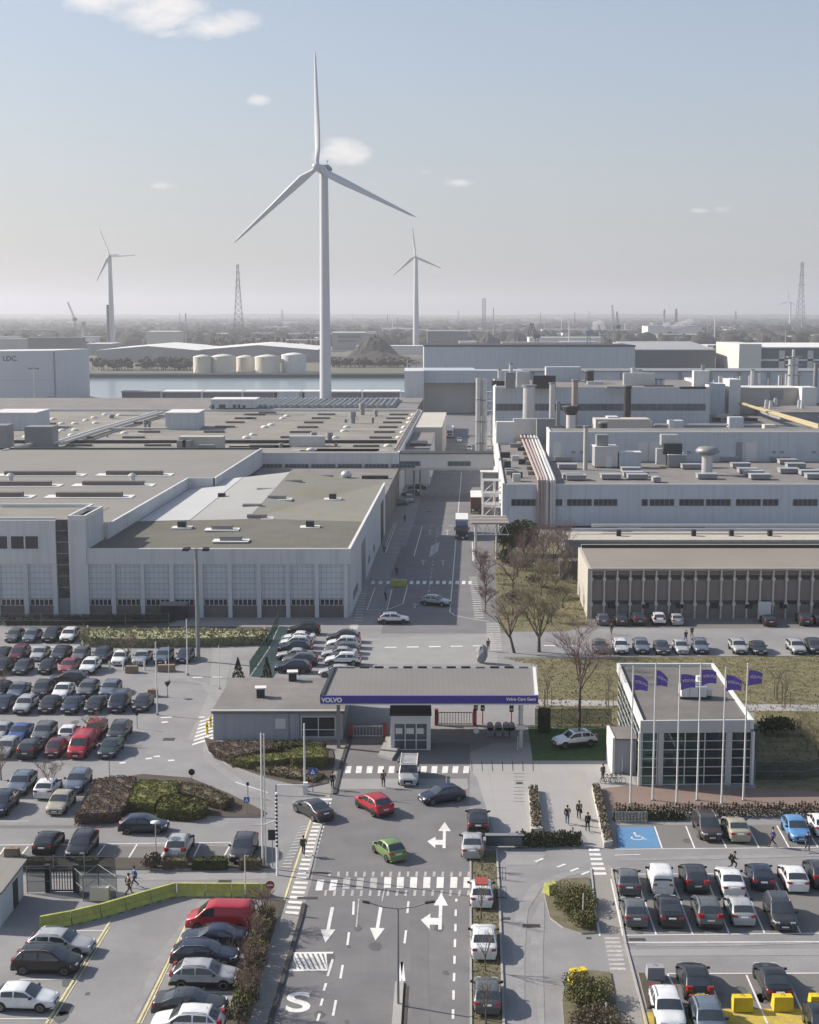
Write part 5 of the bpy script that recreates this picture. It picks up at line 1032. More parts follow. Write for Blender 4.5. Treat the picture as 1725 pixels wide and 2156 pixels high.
# industrial sheds beyond the canal
for k in range(120):
    Y = 1450+4600*rb.random()**1.3; X = rb.uniform(-.3, .3)*Y
    if abs(X/Y) < .0: continue
    w = rb.uniform(18, 100); d = rb.uniform(20, 60); h = rb.uniform(6, 14); m = rb.choice(('shedgrey', 'sheddark', 'shedwhite', 'shedwhite', 'shedbrown'))
    b = thing('far_shed', 'small hazy flat roofed shed scattered over the industrial plain beyond the canal', 'shed', (X, Y, 0), 'sheds scattered beyond the canal')
    a = MB(); a.box(X-w/2, X+w/2, Y-d/2, Y+d/2, 0, h); a.build('wall', M[m], b)
    a = MB(); a.box(X-w/2-.5, X+w/2+.5, Y-d/2-.5, Y+d/2+.5, h, h+.6); a.build('roof', M[rb.choice(('shedwhite', 'shedgrey', 'sheddark'))], b)
for k in range(34):
    Y = rb.uniform(1500, 3800); X = rb.uniform(-.29, .29)*Y; h = rb.uniform(18, 46); a = MB(); r = rb.uniform(.5, 1.3); a.cyl((X, Y, 0), (X, Y, h), r, r*.6, 6); a.cyl((X, Y, h), (X, Y, h+1), r*.9, r*.9, 6); o = a.build('far_mast', M[rb.choice(('shedgrey', 'sheddark', 'shedwhite'))], org=(X, Y, 0)); tag(o, 'thin hazy mast or flue standing in the industrial plain beyond the canal', 'mast', 'thin masts beyond the canal')
# tree clumps in the industrial plain
def clump(x0, x1, Y, h, n, m='wood', label='', name='far_tree_belt'):
    a = MB(); X0, X1 = xp(x0, 700, Y), xp(x1, 700, Y)
    for k in range(n):
        X = rb.uniform(X0, X1); hh = h*rb.uniform(.6, 1.05); yy = Y+rb.uniform(-10, 10); a.cyl((X, yy, 0), (X, yy, hh*.6), .35, .2, 4)
        for q_ in range(5):
            a.ball((X+rb.uniform(-2.4, 2.4), yy+rb.uniform(-2, 2), hh*rb.uniform(.35, .85)), rb.uniform(1.4, 2.8), 2, hh*rb.uniform(.1, .2), 6)
    return stuff(name, a, M[m], label, 'trees')
M['baretree'] = mat('bare_far_trees', (.085, .068, .055), 1, .3, .2, .2, 1)
clump(440, 690, 1450, 20, 90, 'baretree', 'brownish belt of bare trees behind the long warehouse roof')
clump(1350, 1500, 860, 11, 60, 'baretree', 'bare trees before the grey warehouse on the far bank')
clump(196, 400, 1120, 11, 70, 'wood', 'dark thicket on the far bank left of the storage tanks')
clump(690, 870, 1180, 9, 60, 'baretree', 'scrubby bank right of the tall turbine across the water')
clump(1500, 1725, 1500, 12, 60, 'wood', 'dark tree belt behind the cream hall at the right')
clump(890, 1340, 2100, 14, 80, 'wood', 'tree belt behind the scrap heaps')
clump(0, 200, 1700, 14, 50, 'wood', 'trees behind the white silo building at the left')
# LDC silo building
YL = 690; l0, l1 = xp(-80, 800, YL), xp(116, 800, YL); zl = zy(740, YL)
L_ = thing('silo_building', 'huge pale windowless silo block with two vertical joints at the left edge', 'building', (l0, YL, 0))
bk = V(187, 735, (CH-zl)*3000/78.); c1_ = Vector((l1, YL, 0)); c2_ = Vector((bk.x, bk.y, 0)); fw_ = (V(-90, 734, (CH-zl)*3000/86.)-c1_); c0_ = Vector((c1_.x+fw_.x, c1_.y+fw_.y*.45, 0)); c3_ = c0_+(c2_-c1_)
a = MB(); a.prism([(p.x, p.y) for p in (c0_, c1_, c2_, c3_)], 0, zl); a.build('wall', M['silo'], L_)
cgl = (c0_+c1_+c2_+c3_)/4; a = MB(); a.prism([(cgl.x+(p.x-cgl.x)*1.006, cgl.y+(p.y-cgl.y)*1.006) for p in (c0_, c1_, c2_, c3_)], zl, zl+.5); a.build('roof', M['shedwhite'], L_)
a = MB(); a.box(c1_.x-.35, c1_.x+.35, c1_.y-.35, c1_.y+.35, 0, zl-.1); a.build('corner_joint', M['greywall'], L_)
dl = (c1_-c0_).normalized(); nl = Vector((dl.y, -dl.x, 0))*.12; e0, e1 = c0_+nl, c1_+nl; zb_ = zy(800, YL)
a = MB(); a.hexa([e0+Vector((0, 0, zb_)), e1+Vector((0, 0, zb_)), c1_+Vector((0, 0, zb_)), c0_+Vector((0, 0, zb_))], [e0+Vector((0, 0, zb_+.4)), e1+Vector((0, 0, zb_+.4)), c1_+Vector((0, 0, zb_+.4)), c0_+Vector((0, 0, zb_+.4))]); a.build('band', M['gblue'], L_)
al = atan2(dl.y, dl.x); tt_ = .70; tp = c0_.lerp(c1_, tt_)+nl
for tt_ in [k/200 for k in range(200)]:
    tp = c0_.lerp(c1_, tt_)+nl
    if 862.5+3000*tp.x/tp.y > 26: break
text_mesh('LDC.', 3.2, 'sign_text', M['sheddark'], L_, (tp.x-l0, tp.y-YL, zl-3.2), (pi/2, 0, al), .08)
def mast(label, x, yb, yt, Y, r=.35, name='light_mast', heads=True):
    p = Vector((xp(x, yb, Y), Y, 0)); tz = zy(yt, Y); b = thing(name, label, 'mast', p)
    a = MB(); a.cyl(p, (p.x, p.y, tz), r, r*.5, 8); a.build('pole', M['steel'], b)
    if heads: a = MB(); a.box(p.x-2.2, p.x+2.2, p.y-.3, p.y+.3, tz, tz+.3); a.box(p.x-2.2, p.x-1, p.y-.5, p.y+.3, tz-.4, tz); a.box(p.x+1, p.x+2.2, p.y-.5, p.y+.3, tz-.4, tz); a.build('lamp_head', M['mid'], b)
    return b
mast('slim floodlight mast in front of the pale silo block', 74, 850, 776, 600)
# quay sheds
for i, (c, x0, x1, m) in enumerate(((12, 765, 1003, 'sheddark'), (12, 1020, 1255, 'sheddark'), (12, 1275, 1510, 'sheddark'), (12, 1530, 1710, 'sheddark'), (11, 150, 313, 'plantblue'), (11, 326, 436, 'plantblue'), (11, 510, 692, 'sheddark'), (11, 712, 940, 'sheddark'))):
    Y = 705; X0, X1 = xp(q(c, x0, 0)[0], 830, Y), xp(q(c, x1, 0)[0], 830, Y); z = zy(826, Y)
    b = thing('quay_shed', f'long low {"dark" if m == "sheddark" else "pale"} shed on the near quay, {""} of the eight along the water' if False else ('leftmost long dark shed on the near quay', 'second long dark shed on the near quay from the silo block', 'third long dark shed on the near quay from the silo block', 'fourth long dark shed on the near quay from the silo block', 'pale quay shed left of the tall turbine, farther one', 'pale quay shed directly left of the tall turbine foot', 'dark quay shed directly right of the tall turbine foot', 'dark quay shed beside the portal hall tower')[i], 'shed', (X0, Y, 0), 'sheds on the near quay')
    a = MB(); a.box(X0, X1, Y, Y+14, 0, z); a.build('wall', M[m], b); a = MB(); a.box(X0-.3, X1+.3, Y-.3, Y+14.3, z, z+.5); a.build('roof', M['shedwhite' if i != 0 else 'shedgrey'], b)
    a = MB(); a.box(X1+.35, X1+2.3, Y, Y+10, 0, z+.3); a.build('end_bay', M['plantblue'], b)
for k in range(16):
    x = rb.uniform(330, 480); p = at(x, rb.uniform(845, 851), 600+rb.uniform(0, 60)); 
a = MB(); a.box(-1400, 1400, 985, 988, 0, 3.2); struct('quay_wall', a, M['sheddark'])
a = MB(); a.box(-1400, 1400, 983.5, 985, 2.4, 3.4); struct('quay_edge', a, M['shedgrey'])
a = MB(); a.box(-1400, 1400, 738.6, 741, -.5, .9); struct('quay_edge', a, M['kerb'])
# storage tanks
for i, (x, w, yt, Y, lab) in enumerate(((427, 39, 752, 1075, 'small cream storage tank at the left end of the tank row'), (471, 51, 751, 1080, 'wide cream storage tank second from the left'), (517, 38, 753, 1095, 'cream storage tank in the middle, standing slightly back'), (563, 52, 752, 1078, 'wide cream storage tank second from the right'), (619, 52, 748, 1085, 'tallest white storage tank at the right end nearest the turbine'))):
    X = xp(x, 770, Y); r = w/2*Y/3000; z = zy(yt, Y); b = thing('storage_tank', lab, 'tank', (X, Y, 0), 'storage tanks on the far bank')
    a = MB(); a.lathe((X, Y, 0), [(r, 0), (r, z)], 28); a.build('shell', M['tanks' if i < 4 else 'shedwhite'], b)
    a = MB(); a.lathe((X, Y, z), [(r+.2, 0), (r+.2, .3), (r*.5, 1.5), (.1, 2.1)], 28); a.build('roof', M['tanks' if i < 4 else 'shedwhite'], b)
    a = MB(); a.tube([(X-r*.7, Y-r*.72, 0), (X-r*.2, Y-r*.99, z)], .3, 4); a.build('stair', M['shedgrey'], b)
def flat_hall(label, x0, x1, yb, yt, Y, depth, mw, mr, name='warehouse', roof_h=.8, extra_=()):
    X0, X1 = xp(x0, 760, Y), xp(x1, 760, Y); z = zy(yt, Y); b = thing(name, label, 'warehouse', (X0, Y, 0))
    a = MB(); a.box(X0, X1, Y, Y+depth, 0, z); a.build('wall', M[mw], b)
    a = MB(); a.hexa([(X0-.5, Y-.5, z), (X1+.5, Y-.5, z), (X1+.5, Y+depth, z), (X0-.5, Y+depth, z)], [(X0-.5, Y-.5, z+.6), (X1+.5, Y-.5, z+.6), (X1+.5, Y+depth, z+roof_h), (X0-.5, Y+depth, z+roof_h)]); a.build('roof', M[mr], b)
    for (a0, a1, b0, b1, m) in extra_:
        w = MB(); w.box(xp(a0, 760, Y), xp(a1, 760, Y), Y-.4, Y+.1, zy(b1, Y), zy(b0, Y)); w.build('opening', M[m], b)
    return b
gable_shed('warehouse', 'long grey warehouse with a shallow pale roof across the water, left bay', 205, 420, 785, 729, 738, 1290, 160, 'shedgrey', 'shedwhite', 'warehouse')
gable_shed('warehouse', 'long grey warehouse across the water, right bay behind the tanks', 420, 668, 785, 727, 737, 1300, 160, 'shedgrey', 'shedwhite', 'warehouse')
flat_hall('dark walled warehouse with pale sloping roof right of the windowless hall', 1337, 1506, 782, 738, 880, 80, 'sheddark', 'shedgrey', 'warehouse', 4)
flat_hall('cream ended hall with dark open bays at the right edge', 1600, 1790, 790, 733, 850, 60, 'sheddark', 'shedwhite', 'warehouse', 2, ((1640, 1652, 738, 800, 'bwall'), (1700, 1712, 738, 800, 'bwall'), (1600, 1725, 756, 760, 'shedwhite')))
a = MB(); X0, X1 = xp(1553, 750, 850), xp(1600, 750, 850); a.box(X0, X1-.05, 846, 910, 0, zy(724, 850)); simple('gable_block', 'sunlit cream block forming the left end of the open bayed hall', 'building', a, 'bwall', (X0, 850, 0))
flat_hall('large white box shaped plant far beyond the harbour cranes', 1363, 1476, 712, 687, 2300, 60, 'shedwhite', 'shedgrey', 'factory')
flat_hall('flat topped store with dark upper band far right of the small turbine', 900, 985, 725, 698, 1700, 50, 'sheddark', 'shedgrey', 'factory')
flat_hall('low wide factory with pale bands right of the tall turbine', 700, 770, 726, 701, 1700, 40, 'shedgrey', 'shedwhite', 'factory', .8, ((712, 760, 706, 712, 'sheddark'), (712, 750, 716, 720, 'sheddark')))
flat_hall('round fronted pale mill beside the small left turbine', 310, 376, 728, 699, 1700, 40, 'bwall', 'shedwhite', 'factory')
flat_hall('dark conveyor shed over the silo block', 60, 172, 735, 712, 1400, 20, 'sheddark', 'sheddark', 'factory')
# scrap heaps
def heap(label, x0, x1, yt, Y, d=60):
    X0, X1 = xp(x0, 730, Y), xp(x1, 730, Y); zt = zy(yt, Y); a = MB(); n, m_ = 18, 8; vs = []
    for j in range(m_+1):
        for i in range(n+1):
            s = i/n; t = j/m_; h = max(0, 1-abs(2*s-1)**1.3)*sin(pi*t)*zt*(1+rb.uniform(-.14, .1)); vs.append((X0+(X1-X0)*s, Y+d*(t-.5), h))
    a.add(vs, [(j*(n+1)+i, j*(n+1)+i+1, (j+1)*(n+1)+i+1, (j+1)*(n+1)+i) for j in range(m_) for i in range(n)]); simple('scrap_heap', label, 'heap', a, 'heap', (X0, Y, 0))
heap('pointed dark scrap heap between the tall turbine and its small neighbour', 730, 845, 703, 1450); heap('low dark scrap heap on the far bank right of the tall turbine', 690, 900, 738, 1250, 80)
heap('broad dark scrap heap right of the small middle turbine', 980, 1075, 700, 1700); heap('smaller dark scrap heap behind the windowless hall roof', 1060, 1115, 706, 1750)
# wind turbines
def turbine(label, hx_, hy_, bx_, Y, blades, R_, yaw, tw, ttw):
    hub = V(hx_, hy_, Y); base = Vector((xp(bx_, 800, Y), Y+R_*.08, 0)); b = thing('wind_turbine', label, 'wind turbine', base, 'wind turbines')
    tz = hub.z-R_*.035
    a = MB(); pr = [(tw, 0), (tw*.96, tz*.12), (tw*.80, tz*.5), (ttw, tz)]
    a.lathe(base, pr, 20); a.build('tower', M['turb'], b)
    ax = Vector((sin(yaw), -cos(yaw), .07)).normalized()       # rotor axis, towards us
    nb = hub-ax*R_*.07
    a = MB(); back = hub-ax*R_*.30; up = Vector((0, 0, 1)); sd_ = ax.cross(up).normalized()
    rr_ = R_*.036; prof = [(-.02, .5), (.03, .95), (.10, 1.1), (.17, .95), (.24, .55), (.27, .15)]; vs = []
    for (s, r) in prof:
        c = hub-ax*R_*s
        for k in range(12): vs.append(c+sd_*rr_*r*cos(2*pi*k/12)+up*rr_*r*sin(2*pi*k/12))
    a.add(vs, [(j*12+k, j*12+(k+1) % 12, (j+1)*12+(k+1) % 12, (j+1)*12+k) for j in range(len(prof)-1) for k in range(12)]+[tuple(range(11, -1, -1)), tuple(60+k for k in range(12))], 0, True); a.build('nacelle', M['turb'], b)
    if R_ > 35:
        a = MB(); c = hub-ax*R_*.2; p0 = c+up*rr_*.9; e = -ax
        for s in (-.5, .5):
            pass
        w = sd_*1.1; a.hexa([p0-ax*1-w, p0-ax*1+w, p0-ax*5.2+w-up*.6, p0-ax*5.2-w-up*.6], [p0-ax*1-w+up*1.1, p0-ax*1+w+up*1.1, p0-ax*5.2+w+up*.5, p0-ax*5.2-w+up*.5]); a.build('cooler_hatch', M['mid'], b)
        a = MB(); a.tube([p0-ax*3, p0-ax*3+up*2.6], .08, 5); a.ball(p0-ax*3+up*2.7, .35, .35, .3, 6); a.build('wind_vane', M['mid'], b)
    a = MB(); vs = []; prof = [(.055, .15), (.05, .8), (.02, 1.0), (-.01, 1.0)]
    for (s, r) in prof:
        c = hub+ax*R_*s
        for k in range(12): vs.append(c+sd_*R_*.035*r*cos(2*pi*k/12)+ax.cross(sd_)*R_*.035*r*sin(2*pi*k/12))
    a.add(vs, [(j*12+(k+1) % 12, j*12+k, (j+1)*12+k, (j+1)*12+(k+1) % 12) for j in range(3) for k in range(12)]+[tuple(range(12))], 0, True); hb = a.build('hub', M['turb'], b); hb['_o'] = b['_o']
    rx = sd_ if sd_.x > 0 else -sd_; ry = (rx.cross(ax)).normalized(); ry = ry if ry.z > 0 else -ry
    for (tx, ty, mm) in blades:                                       # blade tips as seen in the photograph
        tip = V(tx, ty, Y)-hub; ang = atan2(tip.z, tip.x/max(.3, rx.x)); d = rx*cos(ang)+ry*sin(ang); nrm = d.cross(ax).normalized()
        a = MB(); vs = []; n = 8; st = [(0, .020, .020, 1), (.06, .022, .020, .9), (.16, .036, .012, .55), (.30, .032, .008, .4), (.5, .023, .0055, .25), (.75, .015, .0035, .15), (.93, .010, .0025, .1), (1, .002, .001, .1)]
        for (s, cw, th, tw_) in st:
            c = hub+d*R_*s; cd = (nrm*cos(tw_)+ax*sin(tw_)); td = (ax*cos(tw_)-nrm*sin(tw_)); off = cd*R_*(cw*.35 if s > .1 else 0)
            for k in range(n): t = 2*pi*k/n; vs.append(c+off+cd*R_*(cw*(1.5 if R_ < 40 else 1))*cos(t)+td*R_*th*sin(t))
        a.add(vs, [(j*n+k, j*n+(k+1) % n, (j+1)*n+(k+1) % n, (j+1)*n+k) for j in range(len(st)-1) for k in range(n)], 0, True); a.build('blade', M['turb'], b)
    return b
turbine('tallest white wind turbine towering over the works in the middle', 668, 352, 684.5, 537, ((657.5, 118, 0), (500, 502, 0), (850, 447, 0)), 42.5, -.28, 2.35, 1.55)
turbine('small white wind turbine on the left beyond the silo block', 231, 538, 237, 1700, ((205, 480, 0), (199, 600, 0), (290, 538, 0)), 35, -.35, 4.2, 2.4)
turbine('small white wind turbine right of the tallest one', 874, 540, 876, 1800, ((868, 480, 0), (823, 585, 0), (932, 566, 0)), 36, -.1, 4.0, 2.3)
turbine('tiny far wind turbine near the right edge beside the lattice pylon', 1659.5, 635, 1659.5, 4600, ((1661, 612, 0), (1642, 642, 0), (1676, 642, 0)), 34, 0, 3.6, 2.6)
# pylons and lattice masts
def lattice(name, label, x, yt, Y, wb, wt, arms=(), n=12, m='mid', r=.35, cat='pylon'):
    X = xp(x, 700, Y); zt = zy(yt, Y); b = thing(name, label, cat, (X, Y, 0)); a = MB()
    def w(t): return (wb*(1-t)**1.4+wt*(1-(1-t)**1.4))/2
    for k in range(n):
        t0, t1 = k/n, (k+1)/n; z0, z1 = zt*t0, zt*t1; w0, w1 = w(t0), w(t1)
        for sx_, sy_ in ((1, 1), (1, -1), (-1, 1), (-1, -1)): a.cyl((X+sx_*w0, Y+sy_*w0, z0), (X+sx_*w1, Y+sy_*w1, z1), r, r, 4, 0, False, False)
        for sy_ in (1, -1): a.cyl((X-w0, Y+sy_*w0, z0), (X+w1, Y+sy_*w1, z1), r*.6, r*.6, 4, 0, False, False); a.cyl((X+w0, Y+sy_*w0, z0), (X-w1, Y+sy_*w1, z1), r*.6, r*.6, 4, 0, False, False)
        a.cyl((X-w1, Y-w1, z1), (X+w1, Y-w1, z1), r*.6, r*.6, 4, 0, False, False)
    a.build('lattice_mast', M[m], b)
    for (ya, hw_) in arms:
        z = zy(ya, Y); a = MB()
        for sx_ in (1, -1): a.cyl((X, Y, z+1.5), (X+sx_*hw_, Y, z), r*.7, r*.4, 4, 0, False, False); a.cyl((X, Y, z-1.2), (X+sx_*hw_, Y, z), r*.6, r*.4, 4, 0, False, False)
        a.build('cross_arm', M[m], b)
    return b
lattice('lattice_pylon', 'tall steel lattice pylon left of the tallest turbine', 503, 556, 1700, 16, 2.2, ((575, 3), (590, 3.5), (605, 4)), 14, 'mid', .28)
lattice('lattice_pylon', 'tall steel lattice pylon near the right edge', 1684, 552, 2300, 17, 3, ((560, 5), (580, 6), (600, 7)), 14, 'mid', .36)
lattice('radio_mast', 'red and pale lattice mast right of the small middle turbine', 1019, 628, 2500, 5, 5, (), 10, 'shedbrown', .5, 'mast')
lattice('radio_mast', 'distant dark lattice mast behind the white box plant', 1423, 650, 2400, 9, 2, (), 9, 'mid', .5, 'mast')
lattice('lattice_pylon', 'faint small pylon on the horizon left of the tall turbine', 595, 652, 5000, 12, 3, (), 8, 'mid', .8)
lattice('lattice_pylon', 'faint small pylon on the horizon at the far right', 1548, 655, 5000, 12, 3, (), 8, 'mid', .8)
for (x, yt, Y, r, lab) in ((228.5, 643, 1600, 1.6, 'slender dark factory chimney touching the small left turbine'), (1039, 648, 2500, .8, 'slim pole right of the red and pale lattice mast'), (1398, 652, 2400, 1.6, 'dark chimney behind the white box plant'), (177, 678, 2000, 3, 'stubby pale chimney left of the small left turbine'), (336, 682, 1750, 3, 'white silo block above the round fronted mill'), (1540, 690, 2600, 4, 'first of two pale silos at the right'), (1549, 692, 2650, 4, 'second of two pale silos at the right'), (965, 654, 4500, 1, 'faint thin mast on the horizon right of the small middle turbine'), (1240, 655, 4500, 1, 'faint thin mast on the horizon left of the harbour cranes')):
    X = xp(x, 700, Y); a = MB(); z = zy(yt, Y); a.lathe((X, Y, 0), [(r*1.1, 0), (r*.85, z), (r*1.0, z), (r*1.0, z+.8), (.1, z+.8)], 10); simple('chimney', lab, 'chimney', a, 'shedwhite' if 'pale' in lab or 'white' in lab else 'mid', (X, Y, 0))
# cranes
def boom(a, p0, p1, w, n=9, r=.3):
    d = (p1-p0); L = d.length; d.normalize(); u = Vector((0, 1, 0)).cross(d).normalized()*w/2
    for s in (1, -1): a.cyl(p0+u*s, p1+u*s*.5, r, r, 4, 0, False)
    for k in range(n): t0, t1 = k/n, (k+1)/n; sg = 1 if k % 2 else -1; a.cyl(p0.lerp(p1, t0)+u*sg*(1-.5*t0), p0.lerp(p1, t1)-u*sg*(1-.5*t1), r*.7, r*.7, 4, 0, False)
def crane(label, pts_b, base, Y, m, name='harbour_crane', w=3):
    B0 = Vector((xp(base[0], 700, Y), Y, 0)); b = thing(name, label, 'crane', B0); Pv_ = [V(x, y, Y) for x, y in pts_b]
    a = MB(); boom(a, B0, Pv_[0], w*1.2, 7, .45); a.build('tower', M[m], b)
    a = MB(); c = Pv_[0]; a.box(c.x-w*.9, c.x+w*.9, c.y-2, c.y+2, c.z-2, c.z+2); a.build('cab', M[m], b)
    a = MB()
    for p0, p1 in zip(Pv_, Pv_[1:]): boom(a, p0, p1, w*.8, 8, .4)
    a.build('jib', M[m], b)
crane('hazy tower crane with raised jib far left', [(158, 672), (143, 636)], (160, 0), 2000, 'shedbrown')
crane('black grab crane with folded arm behind the windowless hall', [(1130, 708), (1120, 681), (1113, 706)], (1132, 0), 1500, 'cranedark', w=4)
crane('white harbour crane with steep jib, left of a pair', [(1293, 690), (1289, 642)], (1296, 0), 1900, 'shedgrey', w=3)
crane('dark harbour crane beside the white steep jibbed one', [(1302, 688), (1299, 656)], (1306, 0), 1850, 'cranedark', w=3)
crane('low blue harbour crane with level jib', [(1240, 700), (1275, 697)], (1240, 0), 1500, 'craneblue', w=4)
crane('rust red mobile crane leaning beside the harbour pair', [(1266, 702), (1260, 684)], (1270, 0), 1600, 'pinkpipe', w=2)
# steam
M['steam'] = bpy.data.materials.new('steam'); M['steam'].use_nodes = True; t_ = M['steam'].node_tree; t_.nodes.clear()
oo = t_.nodes.new('ShaderNodeOutputMaterial'); vv_ = t_.nodes.new('ShaderNodeVolumePrincipled'); t_.links.new(vv_.outputs[0], oo.inputs['Volume']); vv_.inputs['Color'].default_value = (1, 1, 1, 1); vv_.inputs['Density'].default_value = .09
for (lab, bl) in (('white steam plume drifting above the white box plant', ((1420, 688, 4), (1430, 684, 5), (1442, 682, 5.5), (1452, 678, 5), (1404, 684, 4))), ('white steam puff over the harbour left of the crane pair', ((1256, 690, 5), (1260, 682, 6), (1268, 690, 4)))):
    a = MB(); Y = 2200
    for (x, y, r) in bl: c = V(x, y, Y); a.ball(c, r*1.7, r*1.3, r, 10)
    o = a.build('steam_plume', M['steam'], org=V(bl[0][0], bl[0][1], Y)); tag(o, lab, 'steam')
# ================================================================== VEHICLES
def paint_mat():
    m = bpy.data.materials.new('car_paint'); m.use_nodes = True; t = m.node_tree; n = t.nodes; l = t.links; b = n['Principled BSDF']
    oi = n.new('ShaderNodeObjectInfo'); co = n.new('ShaderNodeTexCoord'); nz1 = n.new('ShaderNodeTexNoise'); nz1.inputs['Scale'].default_value = 1.3; nz1.inputs['Detail'].default_value = 5; l.new(co.outputs['Object'], nz1.inputs[0])
    mr = n.new('ShaderNodeMapRange'); mr.inputs[1].default_value = .3; mr.inputs[2].default_value = .7; mr.inputs[3].default_value = .88; mr.inputs[4].default_value = 1.08; l.new(nz1.outputs['Fac'], mr.inputs[0])
    sc = n.new('ShaderNodeVectorMath'); sc.operation = 'SCALE'; l.new(oi.outputs['Color'], sc.inputs[0]); l.new(mr.outputs[0], sc.inputs['Scale']); l.new(sc.outputs[0], b.inputs['Base Color'])
    r2 = n.new('ShaderNodeMapRange'); r2.inputs[1].default_value = .3; r2.inputs[2].default_value = .7; r2.inputs[3].default_value = .30; r2.inputs[4].default_value = .46; l.new(nz1.outputs['Fac'], r2.inputs[0]); l.new(r2.outputs[0], b.inputs['Roughness'])
    b.inputs['Metallic'].default_value = .15; b.inputs['Coat Weight'].default_value = .5; b.inputs['Coat Roughness'].default_value = .08
    return m
M['paint'] = paint_mat()
M['carglass'] = mat('car_glass', (.03, .037, .045), .06, .4, .9, 0, spec=1.0)
M['tyre'] = mat('tyre_rubber', (.018, .018, .018), .85, .1, 3)
M['rim'] = mat('wheel_alloy', (.42, .42, .43), .35, .08, 5, metal=.7)
M['trimblk'] = mat('bumper_plastic', (.022, .022, .024), .6, .1, 3)
M['headl'] = mat('headlamp_lens', (.55, .57, .60), .12, .15, 6, spec=.7)
M['taill'] = mat('tail_lamp_lens', (.26, .012, .012), .2, .15, 6, spec=.6)
M['plate'] = mat('number_plate', (.66, .64, .60), .6, .05, 5)
SPEC = {  # L, W, H, roof line, index of cowl, roof front, roof rear, tail, ground clearance, wheel radius, belt
 'hatchback': (4.25, 1.79, [(0, .60), (.12, .73), (1.08, .95), (1.88, 1.41), (2.5, 1.48), (3.4, 1.42), (4.0, 1.04), (4.17, .94), (4.25, .55)], .17, .32, .96, .33),
 'small car': (3.72, 1.66, [(0, .60), (.1, .76), (.78, .96), (1.5, 1.44), (2.1, 1.52), (2.95, 1.47), (3.5, 1.02), (3.66, .92), (3.72, .55)], .17, .30, .97, .33),
 'estate car': (4.7, 1.85, [(0, .60), (.12, .74), (1.3, .96), (2.05, 1.42), (2.7, 1.49), (3.95, 1.43), (4.48, 1.02), (4.64, .93), (4.7, .55)], .17, .33, .97, .33),
 'sedan': (4.75, 1.84, [(0, .60), (.12, .73), (1.32, .95), (2.1, 1.40), (2.7, 1.45), (3.3, 1.39), (4.05, 1.06), (4.58, 1.02), (4.71, .9), (4.75, .55)], .16, .33, .96, .34),
 'suv': (4.55, 1.90, [(0, .68), (.12, .87), (1.15, 1.06), (1.86, 1.55), (2.5, 1.63), (3.7, 1.57), (4.3, 1.12), (4.5, 1.02), (4.55, .62)], .22, .36, 1.06, .32),
 'people carrier': (4.65, 1.86, [(0, .64), (.1, .82), (.9, 1.02), (1.8, 1.60), (2.5, 1.69), (3.95, 1.62), (4.45, 1.10), (4.6, 1.0), (4.65, .55)], .18, .33, 1.02, .27),
 'panel van': (5.0, 1.94, [(0, .72), (.1, .92), (.8, 1.16), (1.55, 1.84), (2.1, 1.97), (4.84, 1.95), (4.95, 1.25), (4.98, 1.1), (5.0, .6)], .2, .34, 1.14, .14),
 'minivan': (4.9, 1.92, [(0, .70), (.1, .90), (.8, 1.12), (1.6, 1.78), (2.2, 1.90), (4.6, 1.86), (4.84, 1.18), (4.88, 1.05), (4.9, .6)], .2, .34, 1.1, .18),
 'compact van': (4.35, 1.80, [(0, .66), (.1, .85), (.95, 1.05), (1.65, 1.70), (2.2, 1.82), (4.2, 1.79), (4.31, 1.15), (4.33, 1.0), (4.35, .58)], .19, .32, 1.06, .15),
}
